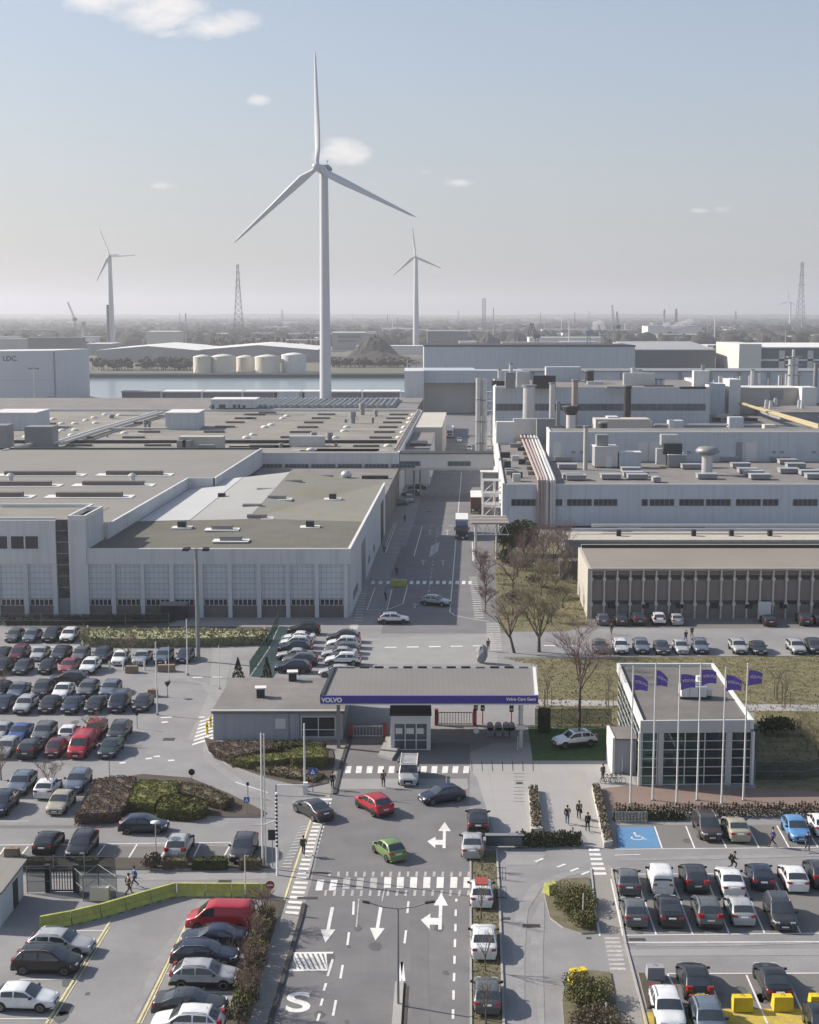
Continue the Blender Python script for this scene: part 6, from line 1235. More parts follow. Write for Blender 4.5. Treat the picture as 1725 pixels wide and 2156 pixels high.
def build_car(kind):
    L, Wd, prof, zb, wr, belt, tumble = SPEC[kind]; n = len(prof); hw = Wd/2
    ic, irf, irr, it = 2, 3, n-4 if kind != 'sedan' else 5, n-3 if kind != 'sedan' else 6
    def raw(x):
        if x <= prof[0][0]: return prof[0][1]
        for (x0, z0), (x1, z1) in zip(prof, prof[1:]):
            if x <= x1: return z0+(z1-z0)*(x-x0)/(x1-x0)
        return prof[-1][1]
    def top(x):
        w = .09; return sum(raw(min(L, max(0, x+d)))*k for d, k in ((-w, .15), (-w/2, .22), (0, .26), (w/2, .22), (w, .15)))
    def wid(x):
        w = hw
        if x < .7: w -= hw*.20*((.7-x)/.7)**2.2
        if x > L-.5: w -= hw*.12*((x-L+.5)/.5)**2.2
        return w
    def section(x):
        zt = top(x); w = wid(x); zbl = min(belt+.03*(x/L), zt-.09); hgt = zt-.07-zbl
        ws = max(w*.5, w-.02-tumble*max(0, hgt)); zlow = zb+.02*(1 if .5 < x < L-.5 else 4)
        return [(0, zt+.025), (ws*.55, zt+.015), (ws-.09, zt-.012), (ws, zt-.07), (w-.02, zbl), (w, zbl-.12*(zbl-zlow)), (w+.005, zlow+.45*(zbl-zlow)), (w-.02, zlow+.12), (w-.10, zlow)]
    xs = sorted(set([0, .04, .12, .25, .45, .7]+[round(p[0], 3) for p in prof[2:-1]]+[L-.3, L-.12, L-.04, L]+[.9+.25*k for k in range(int((L-1.4)/.25))]))
    xs = [x for i, x in enumerate(xs) if i == 0 or x-xs[i-1] > .025]
    b = MB(); rows = []
    for x in xs:
        s = section(x); pts = [(L/2-x, y, z) for y, z in s[::-1]]+[(L/2-x, -y, z) for y, z in s[1:]]; rows.append(pts)
    m_ = len(rows[0]); vs = [p for r in rows for p in r]; fs0 = []; fs1 = []
    for i in range(len(rows)-1):
        for j in range(m_-1):
            f = (i*m_+j, i*m_+j+1, (i+1)*m_+j+1, (i+1)*m_+j); (fs1 if j in (0, m_-2) or (kind == 'suv' and j in (1, m_-3)) else fs0).append(f)
    b.v = vs; 
    for f in fs0: b.f.append(f); b.m.append(0); b.sm.append(True)
    for f in fs1: b.f.append(f); b.m.append(1); b.sm.append(True)
    b.f.append(tuple(range(m_-1, -1, -1))); b.m.append(0); b.sm.append(False)
    e = (len(rows)-1)*m_; b.f.append(tuple(e+j for j in range(m_))); b.m.append(0); b.sm.append(False)
    # bumpers and wheel arches
    wx = (.19*L, .81*L) if kind not in ('panel van', 'minivan') else (.19*L, .80*L)
    for x0, sg in ((0, 1), (L, -1)):
        w = wid(x0); b.hexa([(L/2-x0+sg*.03, -w*.96, zb+.05), (L/2-x0-sg*.25, -w*1.0, zb+.05), (L/2-x0-sg*.25, w*1.0, zb+.05), (L/2-x0+sg*.03, w*.96, zb+.05)], [(L/2-x0+sg*.04, -w*.9, .5), (L/2-x0-sg*.25, -w*1.0, .5), (L/2-x0-sg*.25, w*1.0, .5), (L/2-x0+sg*.04, w*.9, .5)], 1 if kind == 'suv' else 0)
    for x in wx:
        for sg in (1, -1):
            w = wid(x)+.012; N_ = 12; pts = [(L/2-x+(wr+.07)*cos(2*pi*k/N_), sg*w, wr+.02+(wr+.07)*sin(2*pi*k/N_)) for k in range(N_)]
            pts = [(px, py_, max(zb-.02, pz)) for px, py_, pz in pts]; b.add(pts, [tuple(range(N_)) if sg < 0 else tuple(range(N_-1, -1, -1))], 1)
    root = bpy.data.objects.new('parked_car' if 'van' not in kind else 'parked_van', None); COL.objects.link(root); root['_o'] = [0, 0, 0]
    body = b.build('body', [M['paint'], M['trimblk']], root)
    # glazing
    def topglass(x0, x1, fr, name, k=5):
        a = MB(); rowsg = []
        for i in range(k+1):
            x = x0+(x1-x0)*i/k; s = section(x); ws = s[3][0]*fr; z = top(x); dz = (top(x+.02)-top(x-.02))/.04; nn = sqrt(1+dz*dz); off = .012
            rowsg.append([(L/2-x+dz/nn*off, ws*t, z+.025*(1-t*t)-.0+off/nn-(.02*abs(t)**6)) for t in (1, .6, .2, -.2, -.6, -1)])
        a.add([p for r in rowsg for p in r], [(i*6+j, i*6+j+1, i*6+j+7, i*6+j+6) for i in range(k) for j in range(5)], 0, True)
        return a.build(name, M['carglass'], root)
    topglass(prof[ic][0]+.06, prof[irf][0]-.04, .90, 'windscreen')
    topglass(prof[irr][0]+.05, prof[it][0]-.03, .86, 'rear_window')
    for sg in (1, -1):
        a = MB(); xa = prof[ic][0]+.28; xb = prof[it][0]-.12 if kind != 'sedan' else prof[it][0]-.2
        cuts = [(0, .46), (.50, .80), (.83, 1)] if 'van' not in kind else [(0, .30)]
        if kind == 'minivan': cuts = [(0, .28), (.31, .62), (.65, .94)]
        if kind == 'panel van' or kind == 'compact van': xb = L-.3
        for c0, c1 in cuts:
            cols_ = []
            for i in range(7):
                x = xa+(xb-xa)*(c0+(c1-c0)*i/6); s = section(x); zt_ = s[3][1]-.03; zl = s[4][1]+.04
                if zt_-zl < .03: continue
                def yy(z): f = (z-s[4][1])/max(.01, s[3][1]-s[4][1]); return s[4][0]+(s[3][0]-s[4][0])*f+.008
                cols_.append(((L/2-x, sg*yy(zl), zl), (L/2-x, sg*yy(zt_), zt_)))
            for i in range(len(cols_)-1):
                f = [cols_[i][0], cols_[i+1][0], cols_[i+1][1], cols_[i][1]]; a.add(f, [(0, 1, 2, 3) if sg < 0 else (3, 2, 1, 0)], 0, True)
        if a.f: a.build('side_window', M['carglass'], root)
    zl0 = .58*prof[1][1]/.73; w0 = wid(.1)
    for sg in (1, -1):
        def lamp(name, m, pts, z0, z1, lean):
            P0 = [(px, sg*py_, z0) for px, py_ in pts]; P1 = [(px+lean, sg*py_, z1) for px, py_ in pts]
            if sg < 0: P0 = P0[::-1]; P1 = P1[::-1]
            k = len(pts); a = MB(); a.add(P0+P1, [tuple(range(k-1, -1, -1)), tuple(range(k, 2*k))]+[(i, (i+1) % k, k+(i+1) % k, k+i) for i in range(k)]); a.build(name, M[m], root)
        lamp('headlight', 'headl', [(L/2-.15, .42*w0), (L/2+.012, .5*w0), (L/2-.03, .9*w0), (L/2-.42, wid(.42)+.012), (L/2-.42, wid(.42)-.15)][::-1], zl0, zl0+.14, -.06)
        zt0 = .78 if kind in ('hatchback', 'estate car', 'sedan', 'small car') else .92
        we = wid(L-.02); lamp('tail_light', 'taill', [(-L/2+.16, .55*we), (-L/2-.012, .62*we), (-L/2+.02, .98*we), (-L/2+.22, wid(L-.22)+.012), (-L/2+.22, wid(L-.22)-.1)], zt0, zt0+(.16 if kind != 'suv' else .3), .05)
        a = MB(); mx = L/2-prof[ic][0]-.42; my = wid(1.4); a.hexa([(mx, sg*(my-.02), belt), (mx+.18, sg*(my-.02), belt), (mx+.14, sg*(my+.2), belt+.03), (mx, sg*(my+.2), belt+.03)][::sg], [(mx, sg*(my-.02), belt+.15), (mx+.16, sg*(my-.02), belt+.14), (mx+.12, sg*(my+.2), belt+.17), (mx, sg*(my+.2), belt+.17)][::sg]); a.build('mirror', M['trimblk'], root)
    a = MB(); a.box(L/2-.05, L/2+.045, -.42, .42, .36, zl0-.02); a.build('grille', M['trimblk'], root)
    a = MB(); a.box(L/2+.03, L/2+.055, -.26, .26, .40, .51); a.build('number_plate', M['plate'], root)
    a = MB(); zz = .72 if kind != 'sedan' else .78; a.box(-L/2-.02, -L/2+.05, -.26, .26, zz, zz+.11); a.build('number_plate', M['plate'], root)
    for x in wx:
        for sg in (1, -1):
            w = wid(x); c = (L/2-x, 0, wr); a = MB(); y0, y1 = sg*(w-.2), sg*(w+.02)
            a.lathe((c[0], 0, c[2]), [(wr*.68, y0), (wr*.96, y0), (wr, y0+(y1-y0)*.2), (wr, y0+(y1-y0)*.8), (wr*.94, y1), (wr*.66, y1+sg*.004)], 16, 0, 'Y', True)
            ty = a.build('wheel', M['tyre'], root)
            a = MB(); a.add([(c[0]+wr*.68*cos(2*pi*k/16), y1-sg*.03, c[2]+wr*.68*sin(2*pi*k/16)) for k in range(16)], [tuple(range(16))], 1)
            for k in range(5):
                t = 2*pi*k/5+.3; d = (cos(t), sin(t)); e_ = (-d[1]*.045, d[0]*.045); r0, r1 = .03, wr*.66
                a.add([(c[0]+d[0]*r0-e_[0], y1-sg*.008, c[2]+d[1]*r0-e_[1]), (c[0]+d[0]*r1-e_[0]*1.5, y1-sg*.008, c[2]+d[1]*r1-e_[1]*1.5), (c[0]+d[0]*r1+e_[0]*1.5, y1-sg*.008, c[2]+d[1]*r1+e_[1]*1.5), (c[0]+d[0]*r0+e_[0], y1-sg*.008, c[2]+d[1]*r0+e_[1])], [(0, 1, 2, 3)], 0)
            N_ = 16; a.add([(c[0]+wr*f*cos(2*pi*k/N_), y1-sg*.006, c[2]+wr*f*sin(2*pi*k/N_)) for f in (.68, .58) for k in range(N_)], [(k, (k+1) % N_, N_+(k+1) % N_, N_+k) for k in range(N_)], 0)
            a.build('rim', [M['rim'], M['trimblk']], ty)
    if kind in ('estate car', 'suv', 'people carrier'):
        for sg in (1, -1):
            a = MB(); pts = []
            for x in (prof[irf][0]+.2, prof[irf][0]+.35, (prof[irf][0]+prof[irr][0])/2, prof[irr][0]-.25, prof[irr][0]-.1): s = section(x); pts.append((L/2-x, sg*(s[3][0]-.10), top(x)+(.05 if 0 < (x-prof[irf][0]-.25) < 99 and x < prof[irr][0]-.15 else -.01)))
            a.tube(pts, .02, 5); a.build('roof_rail', M['trimblk'] if kind == 'suv' else M['rim'], root)
    a = MB(); xr_ = prof[irr][0]-.2; a.cyl((L/2-xr_, 0, top(xr_)+.02), (L/2-xr_-.08, 0, top(xr_)+.16), .018, .008, 5); a.build('aerial', M['trimblk'], root)
    return root
PROTO = {}; FIRST = {}
PAINT = {'black': (.012, .012, .013), 'dark grey': (.034, .036, .04), 'grey': (.10, .105, .11), 'silver': (.36, .365, .37), 'white': (.70, .70, .69), 'navy': (.014, .02, .045), 'bright blue': (.09, .24, .46),
         'blue': (.03, .075, .24), 'red': (.36, .014, .024), 'dark red': (.10, .012, .018), 'green': (.14, .22, .075), 'gold': (.34, .315, .235), 'brown': (.05, .04, .036), 'blue-grey': (.11, .14, .18), 'dark green': (.010, .028, .026), 'pale red': (.25, .05, .055)}
def car(kind, col, p, head, label, group=None, cat=None):
    if kind not in PROTO: PROTO[kind] = build_car(kind); FIRST[kind] = True
    if FIRST[kind]: o = PROTO[kind]; FIRST[kind] = False
    else: o = copy_tree(PROTO[kind])
    o.location = (p.x, p.y, .03); o.rotation_euler = (0, 0, R(head))
    tag(o, label, cat or ('van' if 'van' in kind else 'car'), group)
    for ch in kids(o):
        if ch.name.startswith('body'): ch.color = (*PAINT[col], 1)
    return o
ORD = ['first', 'second', 'third', 'fourth', 'fifth', 'sixth', 'seventh', 'eighth', 'ninth', 'tenth', 'eleventh', 'twelfth']
LEAN = -2.6
def row(c, cars, where, group):
    rnd = random.Random(len(cars)+c*7)
    for i, (kind, col, x, y, h) in enumerate(cars):
        car(kind, col, G(c, x, y), h+LEAN+rnd.uniform(-1.5, 1.5), f'{col} {kind}, {ORD[i]} in {where}', group)
F_, B_ = 270, 90
LG = 'cars parked in the left car park'
row(4, [('hatchback', 'grey', 95, 250, F_), ('hatchback', 'blue-grey', 205, 252, F_), ('suv', 'dark grey', 330, 250, F_), ('suv', 'white', 440, 250, F_)], 'the first row beside the green hedge', LG)
row(4, [('hatchback', 'black', 20, 372, F_), ('people carrier', 'dark red', 125, 368, F_), ('hatchback', 'silver', 255, 365, F_), ('suv', 'dark grey', 385, 370, F_), ('hatchback', 'grey', 510, 370, F_), ('suv', 'navy', 645, 375, F_), ('hatchback', 'white', 760, 392, F_), ('sedan', 'silver', 895, 388, F_), ('suv', 'blue-grey', 1030, 386, F_), ('hatchback', 'navy', 1165, 378, F_)], 'the second row from the green hedge', LG)
row(4, [('suv', 'black', 20, 448, F_), ('hatchback', 'dark grey', 150, 450, F_), ('small car', 'black', 300, 450, F_), ('hatchback', 'pale red', 435, 444, F_), ('suv', 'white', 570, 446, F_)], 'the third row from the green hedge', LG)
row(4, [('hatchback', 'black', 10, 592, F_), ('sedan', 'blue-grey', 120, 598, F_), ('suv', 'dark grey', 270, 594, F_), ('sedan', 'white', 400, 600, F_), ('suv', 'grey', 555, 592, F_), ('estate car', 'blue-grey', 695, 588, F_)], 'the fourth row from the green hedge', LG)
row(4, [('hatchback', 'navy', 28, 684, F_), ('suv', 'silver', 165, 692, F_), ('hatchback', 'black', 315, 688, F_), ('sedan', 'navy', 460, 688, F_), ('hatchback', 'black', 602, 690, F_), ('minivan', 'navy', 752, 680, F_), ('hatchback', 'black', 900, 678, F_)], 'the fifth row from the green hedge', LG)
row(4, [('hatchback', 'silver', 10, 862, F_), ('sedan', 'blue', 130, 866, F_), ('suv', 'grey', 280, 868, F_), ('small car', 'white', 438, 868, B_), ('suv', 'red', 600, 852, F_), ('suv', 'dark grey', 752, 860, F_)], 'the sixth row from the green hedge', LG)
row(4, [('estate car', 'silver', 45, 962, F_), ('suv', 'dark grey', 198, 968, B_), ('small car', 'dark red', 352, 966, F_), ('panel van', 'red', 518, 958, F_), ('sedan', 'dark green', 698, 960, F_)], 'the seventh row from the green hedge', LG)
row(4, [('suv', 'navy', 20, 1318, F_), ('suv', 'blue-grey', 140, 1192, F_), ('hatchback', 'white', 305, 1212, B_), ('hatchback', 'gold', 385, 1308, F_), ('estate car', 'blue-grey', 490, 1172, F_)], 'the group beside the red-brown hedge', LG)
car('estate car', 'dark grey', G(4, 430, 520), 180, 'dark grey estate car driving along the lane in the left car park')
car('hatchback', 'navy', G(1, 905, 196), 0, 'navy hatchback driving past the clipped hedges toward the gate road')
row(1, [('hatchback', 'black', 308, 302, B_), ('suv', 'black', 518, 330, F_), ('suv', 'silver', 1128, 330, B_), ('suv', 'dark grey', 1532, 348, F_)], 'the bays behind the low roadside hedges', LG)
row(1, [('hatchback', 'white', 155, 1296, -1), ('people carrier', 'black', 300, 1066, -1), ('estate car', 'silver', 385, 948, -4)][::-1], 'the angled row before the yellow barrier', LG)
row(1, [('panel van', 'red', 1388, 800, 181), ('sedan', 'navy', 1345, 908, 180), ('estate car', 'navy', 1290, 1018, 0), ('suv', 'silver', 1285, 1158, 0), ('sedan', 'dark grey', 1195, 1330, 0), ('suv', 'white', 1180, 1455, 180)], 'the row beside the roadside shrubs, counted from the van', LG)
SG = 'new cars parked behind the gatehouse'
row(5, [('suv', 'black', 340, 214, 180), ('sedan', 'white', 305, 262, 180), ('suv', 'white', 290, 298, 180), ('suv', 'navy', 285, 330, 180), ('sedan', 'silver', 282, 372, 180), ('suv', 'grey', 315, 408, 180), ('suv', 'navy', 272, 452, 178)], 'the left file behind the gatehouse, counted from far end'.replace('the left', 'left'), SG)
row(5, [('suv', 'dark grey', 588, 262, 180), ('suv', 'white', 590, 300, 180), ('estate car', 'grey', 578, 334, 180), ('sedan', 'silver', 565, 362, 180), ('suv', 'white', 585, 406, 180), ('hatchback', 'silver', 540, 478, 180)], 'right file behind the gatehouse, counted from far end', SG)
def one(kind, col, c, x, y, h, label, grp=None): return car(kind, col, G(c, x, y), h, label, grp)
one('suv', 'white', 5, 900, 146, 2, 'white hatch-backed car crossing the junction in front of the halls')
one('suv', 'silver', 8, 1165, 1288, -22, 'silver suv turning out of the works street at the junction')
one('sedan', 'dark grey', 5, 395, 1350, 125, 'dark grey sedan crossing the striped walkway beside the pillar sign')
one('suv', 'red', 5, 778, 1322, 121, 'bright red suv turning left in front of the gate')
one('hatchback', 'navy', 5, 1205, 1262, 203, 'dark navy hatchback driving away from the gate behind the red suv')
one('small car', 'green', 2, 872, 352, 117, 'small green hatchback turning just above the big zebra crossing')
v_ = one('minivan', 'silver', 14, 702, 905, 268, 'silver van with a slatted roof rack stopped before the kiosk')
KG = 'cars parked along the right kerb'
one('sedan', 'black', 2, 1430, 160, 88, 'black sedan, farthest of the cars along the right kerb', KG)
one('sedan', 'silver', 2, 1395, 316, 88, 'older silver sedan parked behind the black one along the kerb', KG)
k_ = one('hatchback', 'white', 2, 1452, 622, 88, 'white hatchback with reddish roof load along the kerb', KG)
one('sedan', 'white', 2, 1466, 925, 88, 'white sedan between bare kerb trees, second nearest kerb car', KG)
one('hatchback', 'grey', 2, 1486, 1266, 88, 'grey hatchback nearest the camera along the right kerb', KG)
RG = 'cars parked in the right car park'
row(3, [('people carrier', 'brown', 1118, 180, F_+3), ('sedan', 'gold', 1272, 184, B_), ('hatchback', 'bright blue', 1598, 190, F_), ('hatchback', 'white', 1730, 160, B_)], 'the bays next to the blue accessible bay', RG)
row(3, [('hatchback', 'grey', 688, 470, B_), ('compact van', 'white', 865, 466, B_), ('suv', 'dark grey', 1046, 458, B_), ('sedan', 'white', 1240, 470, B_), ('hatchback', 'navy', 1402, 442, B_), ('hatchback', 'white', 1582, 452, B_), ('suv', 'dark grey', 1722, 434, B_)], 'the far line of the double bay block', RG)
row(3, [('hatchback', 'grey', 722, 636, B_), ('sedan', 'black', 912, 630, B_), ('suv', 'grey', 1116, 638, B_), ('hatchback', 'silver', 1292, 628, B_), ('people carrier', 'dark grey', 1510, 648, F_)], 'the near line of the double bay block', RG)
row(3, [('suv', 'black', 1050, 1022, B_), ('sedan', 'black', 1470, 1018, B_)], 'the bays in front of the yellow blocks', RG)
row(3, [('suv', 'white', 903, 1180, F_), ('suv', 'blue-grey', 1124, 1240, F_), ('hatchback', 'black', 1740, 1262, F_)], 'the nearest line behind the yellow blocks', RG)
row(6, [('hatchback', 'grey', 455, 136, B_), ('hatchback', 'dark grey', 563, 138, B_), ('suv', 'dark grey', 665, 136, B_), ('suv', 'white', 780, 134, B_), ('hatchback', 'silver', 885, 136, B_), ('hatchback', 'black', 1424, 142, B_), ('suv', 'dark grey', 1636, 138, B_), ('hatchback', 'black', 1720, 136, B_)], 'the row against the brown brick block', 'cars parked against the brick block')
row(6, [('hatchback', 'grey', 438, 300, F_), ('suv', 'white', 560, 302, F_), ('suv', 'blue-grey', 680, 300, F_), ('sedan', 'dark grey', 800, 304, F_), ('hatchback', 'silver', 912, 302, F_), ('suv', 'blue-grey', 1024, 300, F_), ('suv', 'silver', 1248, 302, F_), ('sedan', 'black', 1366, 306, F_), ('suv', 'silver', 1588, 304, F_), ('suv', 'dark grey', 1694, 300, F_)], 'the row along the lawn edge', 'cars parked along the lawn')
s_ = one('suv', 'white', 6, 290, 858, 197, 'white display suv with dark sunroof standing on the green lawn'); s_.location.z = .12; s_.rotation_euler.x = R(0); 
for (kind, col, x, y, h, lab) in (('estate car', 'blue-grey', 1012, 598, 175, 'blue-grey estate parked under the footbridge, middle of three'), ('sedan', 'dark grey', 1050, 560, 176, 'dark grey sedan parked beyond the blue-grey estate at the footbridge'), ('hatchback', 'black', 1042, 492, 176, 'black hatchback deepest in the shade beneath the footbridge'),
                             ('hatchback', 'white', 1312, 262, 270, 'white hatchback on the street behind the footbridge'), ('compact van', 'white', 1375, 318, 270, 'white compact van parked by the silver stacks behind the footbridge'), ('compact van', 'silver', 1000, 640, 270, 'silver compact van parked beside the hall wall near the footbridge'), ('estate car', 'grey', 930, 660, 180, 'grey estate parked tight to the hall wall near the footbridge')):
    one(kind, col, 8, x, y, h, lab)
def extra(o, mb, name, m): 
    c = mb.build(name, M[m], None); c.parent = o; KIDS.setdefault(o.name, []).append(c); return c
a = MB()
for k in range(9): a.box(-1.9+.42*k, -1.82+.42*k, -.78, .78, 1.97, 2.02)
for y in (-.8, .8): a.box(-2.0, 1.7, y-.03, y+.03, 1.9, 2.06)
extra(v_, a, 'roof_rack', 'trim')
a = MB(); a.box(-.9, .5, -.5, .5, 1.48, 1.56); extra(k_, a, 'roof_load', 'red')
a = MB(); a.box(-1.0, .15, -.45, .45, 1.62, 1.655); extra(s_, a, 'sunroof', 'carglass')
# ---- lorries
def truck(label, p, head, box_col, cab_col, Lb=8.5, trailer_only=False):
    o = thing('parked_truck' if not trailer_only else 'parked_trailer', label, 'truck' if not trailer_only else 'trailer', (p.x, p.y, .03)); o['_o'] = [0, 0, 0]; o.rotation_euler.z = R(head)
    a = MB(); a.box(-Lb, 0, -1.25, 1.25, 1.1, 3.75); bx_ = a.build('cargo_box', M[box_col], o)
    a = MB(); a.box(-Lb-.02, .02, -1.27, 1.27, 3.75, 3.85); a.build('box_roof', M['trim'], o)
    a = MB(); a.box(-Lb, 0, -.5, .5, .7, 1.1); a.box(-Lb, -Lb+.1, -1.2, 1.2, .5, .7); a.build('chassis', M['dark'], o)
    if not trailer_only:
        a = MB(); a.hexa([(.35, -1.2, .6), (2.3, -1.2, .6), (2.3, 1.2, .6), (.35, 1.2, .6)], [(.35, -1.2, 2.9), (2.15, -1.15, 2.9), (2.15, 1.15, 2.9), (.35, 1.2, 2.9)]); a.hexa([(.35, -1.15, 2.9), (1.9, -1.1, 2.9), (1.9, 1.1, 2.9), (.35, 1.15, 2.9)], [(.35, -1.1, 3.7), (1.0, -1.05, 3.6), (1.0, 1.05, 3.6), (.35, 1.1, 3.7)]); cb = a.build('cab', M[cab_col], o)
        a = MB(); a.hexa([(2.27, -1.05, 1.8), (2.3, -1.05, 1.8), (2.3, 1.05, 1.8), (2.27, 1.05, 1.8)], [(2.2, -1.0, 2.75), (2.24, -1.0, 2.75), (2.24, 1.0, 2.75), (2.2, 1.0, 2.75)]); a.build('windscreen', M['carglass'], o)
        a = MB(); a.box(2.28, 2.36, -.8, .8, .9, 1.6); a.build('grille', M['dark'], o)
        for y in (-.95, .95): a = MB(); a.box(2.27, 2.36, y-.2, y+.2, .75, 1.0); a.build('headlight', M['headl'], o)
        for y in (-1.4, 1.4): a = MB(); a.box(1.9, 2.05, y-.12, y+.12, 1.9, 2.6); a.build('mirror', M['dark'], o)
    for x in ((-Lb+1, -Lb+2.2) + (() if trailer_only else (-.2, 1.6))):
        for sg in (1, -1): a = MB(); a.lathe((x, 0, .5), [(.05, sg*1.0), (.5, sg*1.0), (.5, sg*1.2), (.3, sg*1.24), (.05, sg*1.2)], 12, 0, 'Y'); a.build('wheel', M['tyre'], o)
    return o
M['truckblue'] = mat('cab_dark_blue', (.035, .045, .08), .3, .08, .6, coat=.5)
M['trailerbrown'] = mat('trailer_brown', (.10, .06, .045), .6, .1, .4)
pt = G(8, 1332, 880); truck('dark cabbed lorry with a white roofed box coming down the works street', Vector((pt.x, pt.y+2.4, 0)), 270-2, 'mid', 'truckblue', 9)
pt = G(8, 1420, 716); truck('brown box trailer with a white roof parked at the loading dock', Vector((pt.x+.4, pt.y+12, 0)), 90-2, 'trailerbrown', 'dark', 12, True)
pt = G(8, 1256, 240); truck('white lorry far down the works street beyond the footbridge', Vector((pt.x, pt.y+2.4, 0)), 270-2, 'trim', 'trim', 9)
# ================================================================== PLANTS
rp = random.Random(11)
def leafmat(name, c, c2, var=.5):
    m = bpy.data.materials.new(name); m.use_nodes = True; t = m.node_tree; n = t.nodes; l = t.links; b = n['Principled BSDF']; b.inputs['Roughness'].default_value = .8; b.inputs['Specular IOR Level'].default_value = .15
    g_ = n.new('ShaderNodeNewGeometry'); co = n.new('ShaderNodeTexCoord'); nn = n.new('ShaderNodeTexNoise'); nn.inputs['Scale'].default_value = .9; nn.inputs['Detail'].default_value = 4; l.new(co.outputs['Object'], nn.inputs[0])
    ad = n.new('ShaderNodeMath'); ad.operation = 'MULTIPLY_ADD'; l.new(g_.outputs['Random Per Island'], ad.inputs[0]); ad.inputs[1].default_value = .6
    mr = n.new('ShaderNodeMapRange'); mr.inputs[1].default_value = .3; mr.inputs[2].default_value = .7; mr.inputs[3].default_value = 0; mr.inputs[4].default_value = .5; l.new(nn.outputs['Fac'], mr.inputs[0]); l.new(mr.outputs[0], ad.inputs[2])
    mx = n.new('ShaderNodeMixRGB'); l.new(ad.outputs[0], mx.inputs[0]); mx.inputs[1].default_value = (*c, 1); mx.inputs[2].default_value = (*c2, 1); l.new(mx.outputs[0], b.inputs['Base Color']); MATS[name] = m; M[name] = m; return m
leafmat('leaf_green', (.085, .095, .03), (.17, .17, .06)); leafmat('leaf_olive', (.08, .08, .03), (.155, .148, .06)); leafmat('leaf_redbrown', (.085, .062, .05), (.15, .115, .09)); leafmat('leaf_variegated', (.09, .105, .045), (.34, .33, .20)); leafmat('leaf_dark', (.024, .034, .014), (.075, .085, .035)); leafmat('leaf_brown', (.08, .066, .042), (.15, .125, .08)); leafmat('leaf_grass', (.13, .12, .05), (.21, .18, .085))
M['twigcore'] = mat('hedge_core', (.022, .019, .013), 1, .2, 1)
M['barkm'] = mat('tree_bark', (.10, .083, .066), .95, .2, 1.5)
M['twig'] = mat('tree_twig', (.135, .108, .085), .95, .25, 1)
M['twigred'] = mat('tree_twig_purple', (.115, .075, .07), .95, .25, 1)
M['twigyel'] = mat('tree_twig_olive', (.15, .13, .08), .95, .25, 1)
def leaf(a, p, s, rnd, flat=.6):
    n = Vector((rnd.gauss(0, 1), rnd.gauss(0, 1), rnd.gauss(.4, flat))).normalized(); u = n.orthogonal().normalized(); u.rotate(Matrix.Rotation(rnd.uniform(0, 6.28), 3, n)); v = n.cross(u); s1 = s*rnd.uniform(.6, 1.2)
    a.add([p-u*s1-v*s1*.45, p+u*s1*.2-v*s1*.55, p+u*s1, p+u*s1*.1+v*s1*.55, p-u*s1*.9+v*s1*.4], [(0, 1, 2, 3, 4)], 0, False)
def inpoly(x, y, pg):
    c = False; j = len(pg)-1
    for i in range(len(pg)):
        if (pg[i][1] > y) != (pg[j][1] > y) and x < (pg[j][0]-pg[i][0])*(y-pg[i][1])/(pg[j][1]-pg[i][1])+pg[i][0]: c = not c
        j = i
    return c
def hedge(label, pts, h, m, c=0, size=.07, dens=120, z=None, name='hedge', cat='hedge', grp=None, wob=.09, top=True):
    """clipped or loose shrubbery: pts outline of its top seen in the photograph"""
    pg = [(p.x, p.y) for p in (G(c, x, y, h if top else 0) for x, y in pts)]
    xs = [p[0] for p in pg]; ys = [p[1] for p in pg]; o = Vector((sum(xs)/len(xs), sum(ys)/len(ys), .1)); b = thing(name, label, cat, o, grp)
    core = [(o.x+(x-o.x)*.93, o.y+(y-o.y)*.93) for x, y in pg]
    a = MB(); a.prism(core, .05, h-.10); a.build('branch_core', M[m], b)
    a = MB(); area = abs(sum(pg[i][0]*pg[(i+1) % len(pg)][1]-pg[(i+1) % len(pg)][0]*pg[i][1] for i in range(len(pg))))/2
    x0, x1, y0, y1 = min(xs), max(xs), min(ys), max(ys); n = int(min(14000, area*dens)); k = 0; tries = 0
    while k < n and tries < n*8:
        tries += 1; x = rp.uniform(x0, x1); y = rp.uniform(y0, y1)
        if not inpoly(x, y, pg): continue
        bump = wob*(sin(x*1.9+o.x)*sin(y*2.3+1)+.5*sin(x*4.7+y*3.1)); leaf(a, Vector((x, y, h+bump-.03+rp.uniform(-.06, .05))), size, rp); k += 1
    for i in range(len(pg)):
        A = Vector((*pg[i], 0)); B2 = Vector((*pg[(i+1) % len(pg)], 0)); L = (B2-A).length
        for k in range(int(min(4000, L*h*dens*1.2))):
            t = rp.random(); z_ = rp.uniform(.08, h); p = A.lerp(B2, t); s = .97+.05*rp.random(); leaf(a, Vector((o.x+(p.x-o.x)*s, o.y+(p.y-o.y)*s, z_)), size, rp, .3)
    a.build('foliage', M[m], b); return b
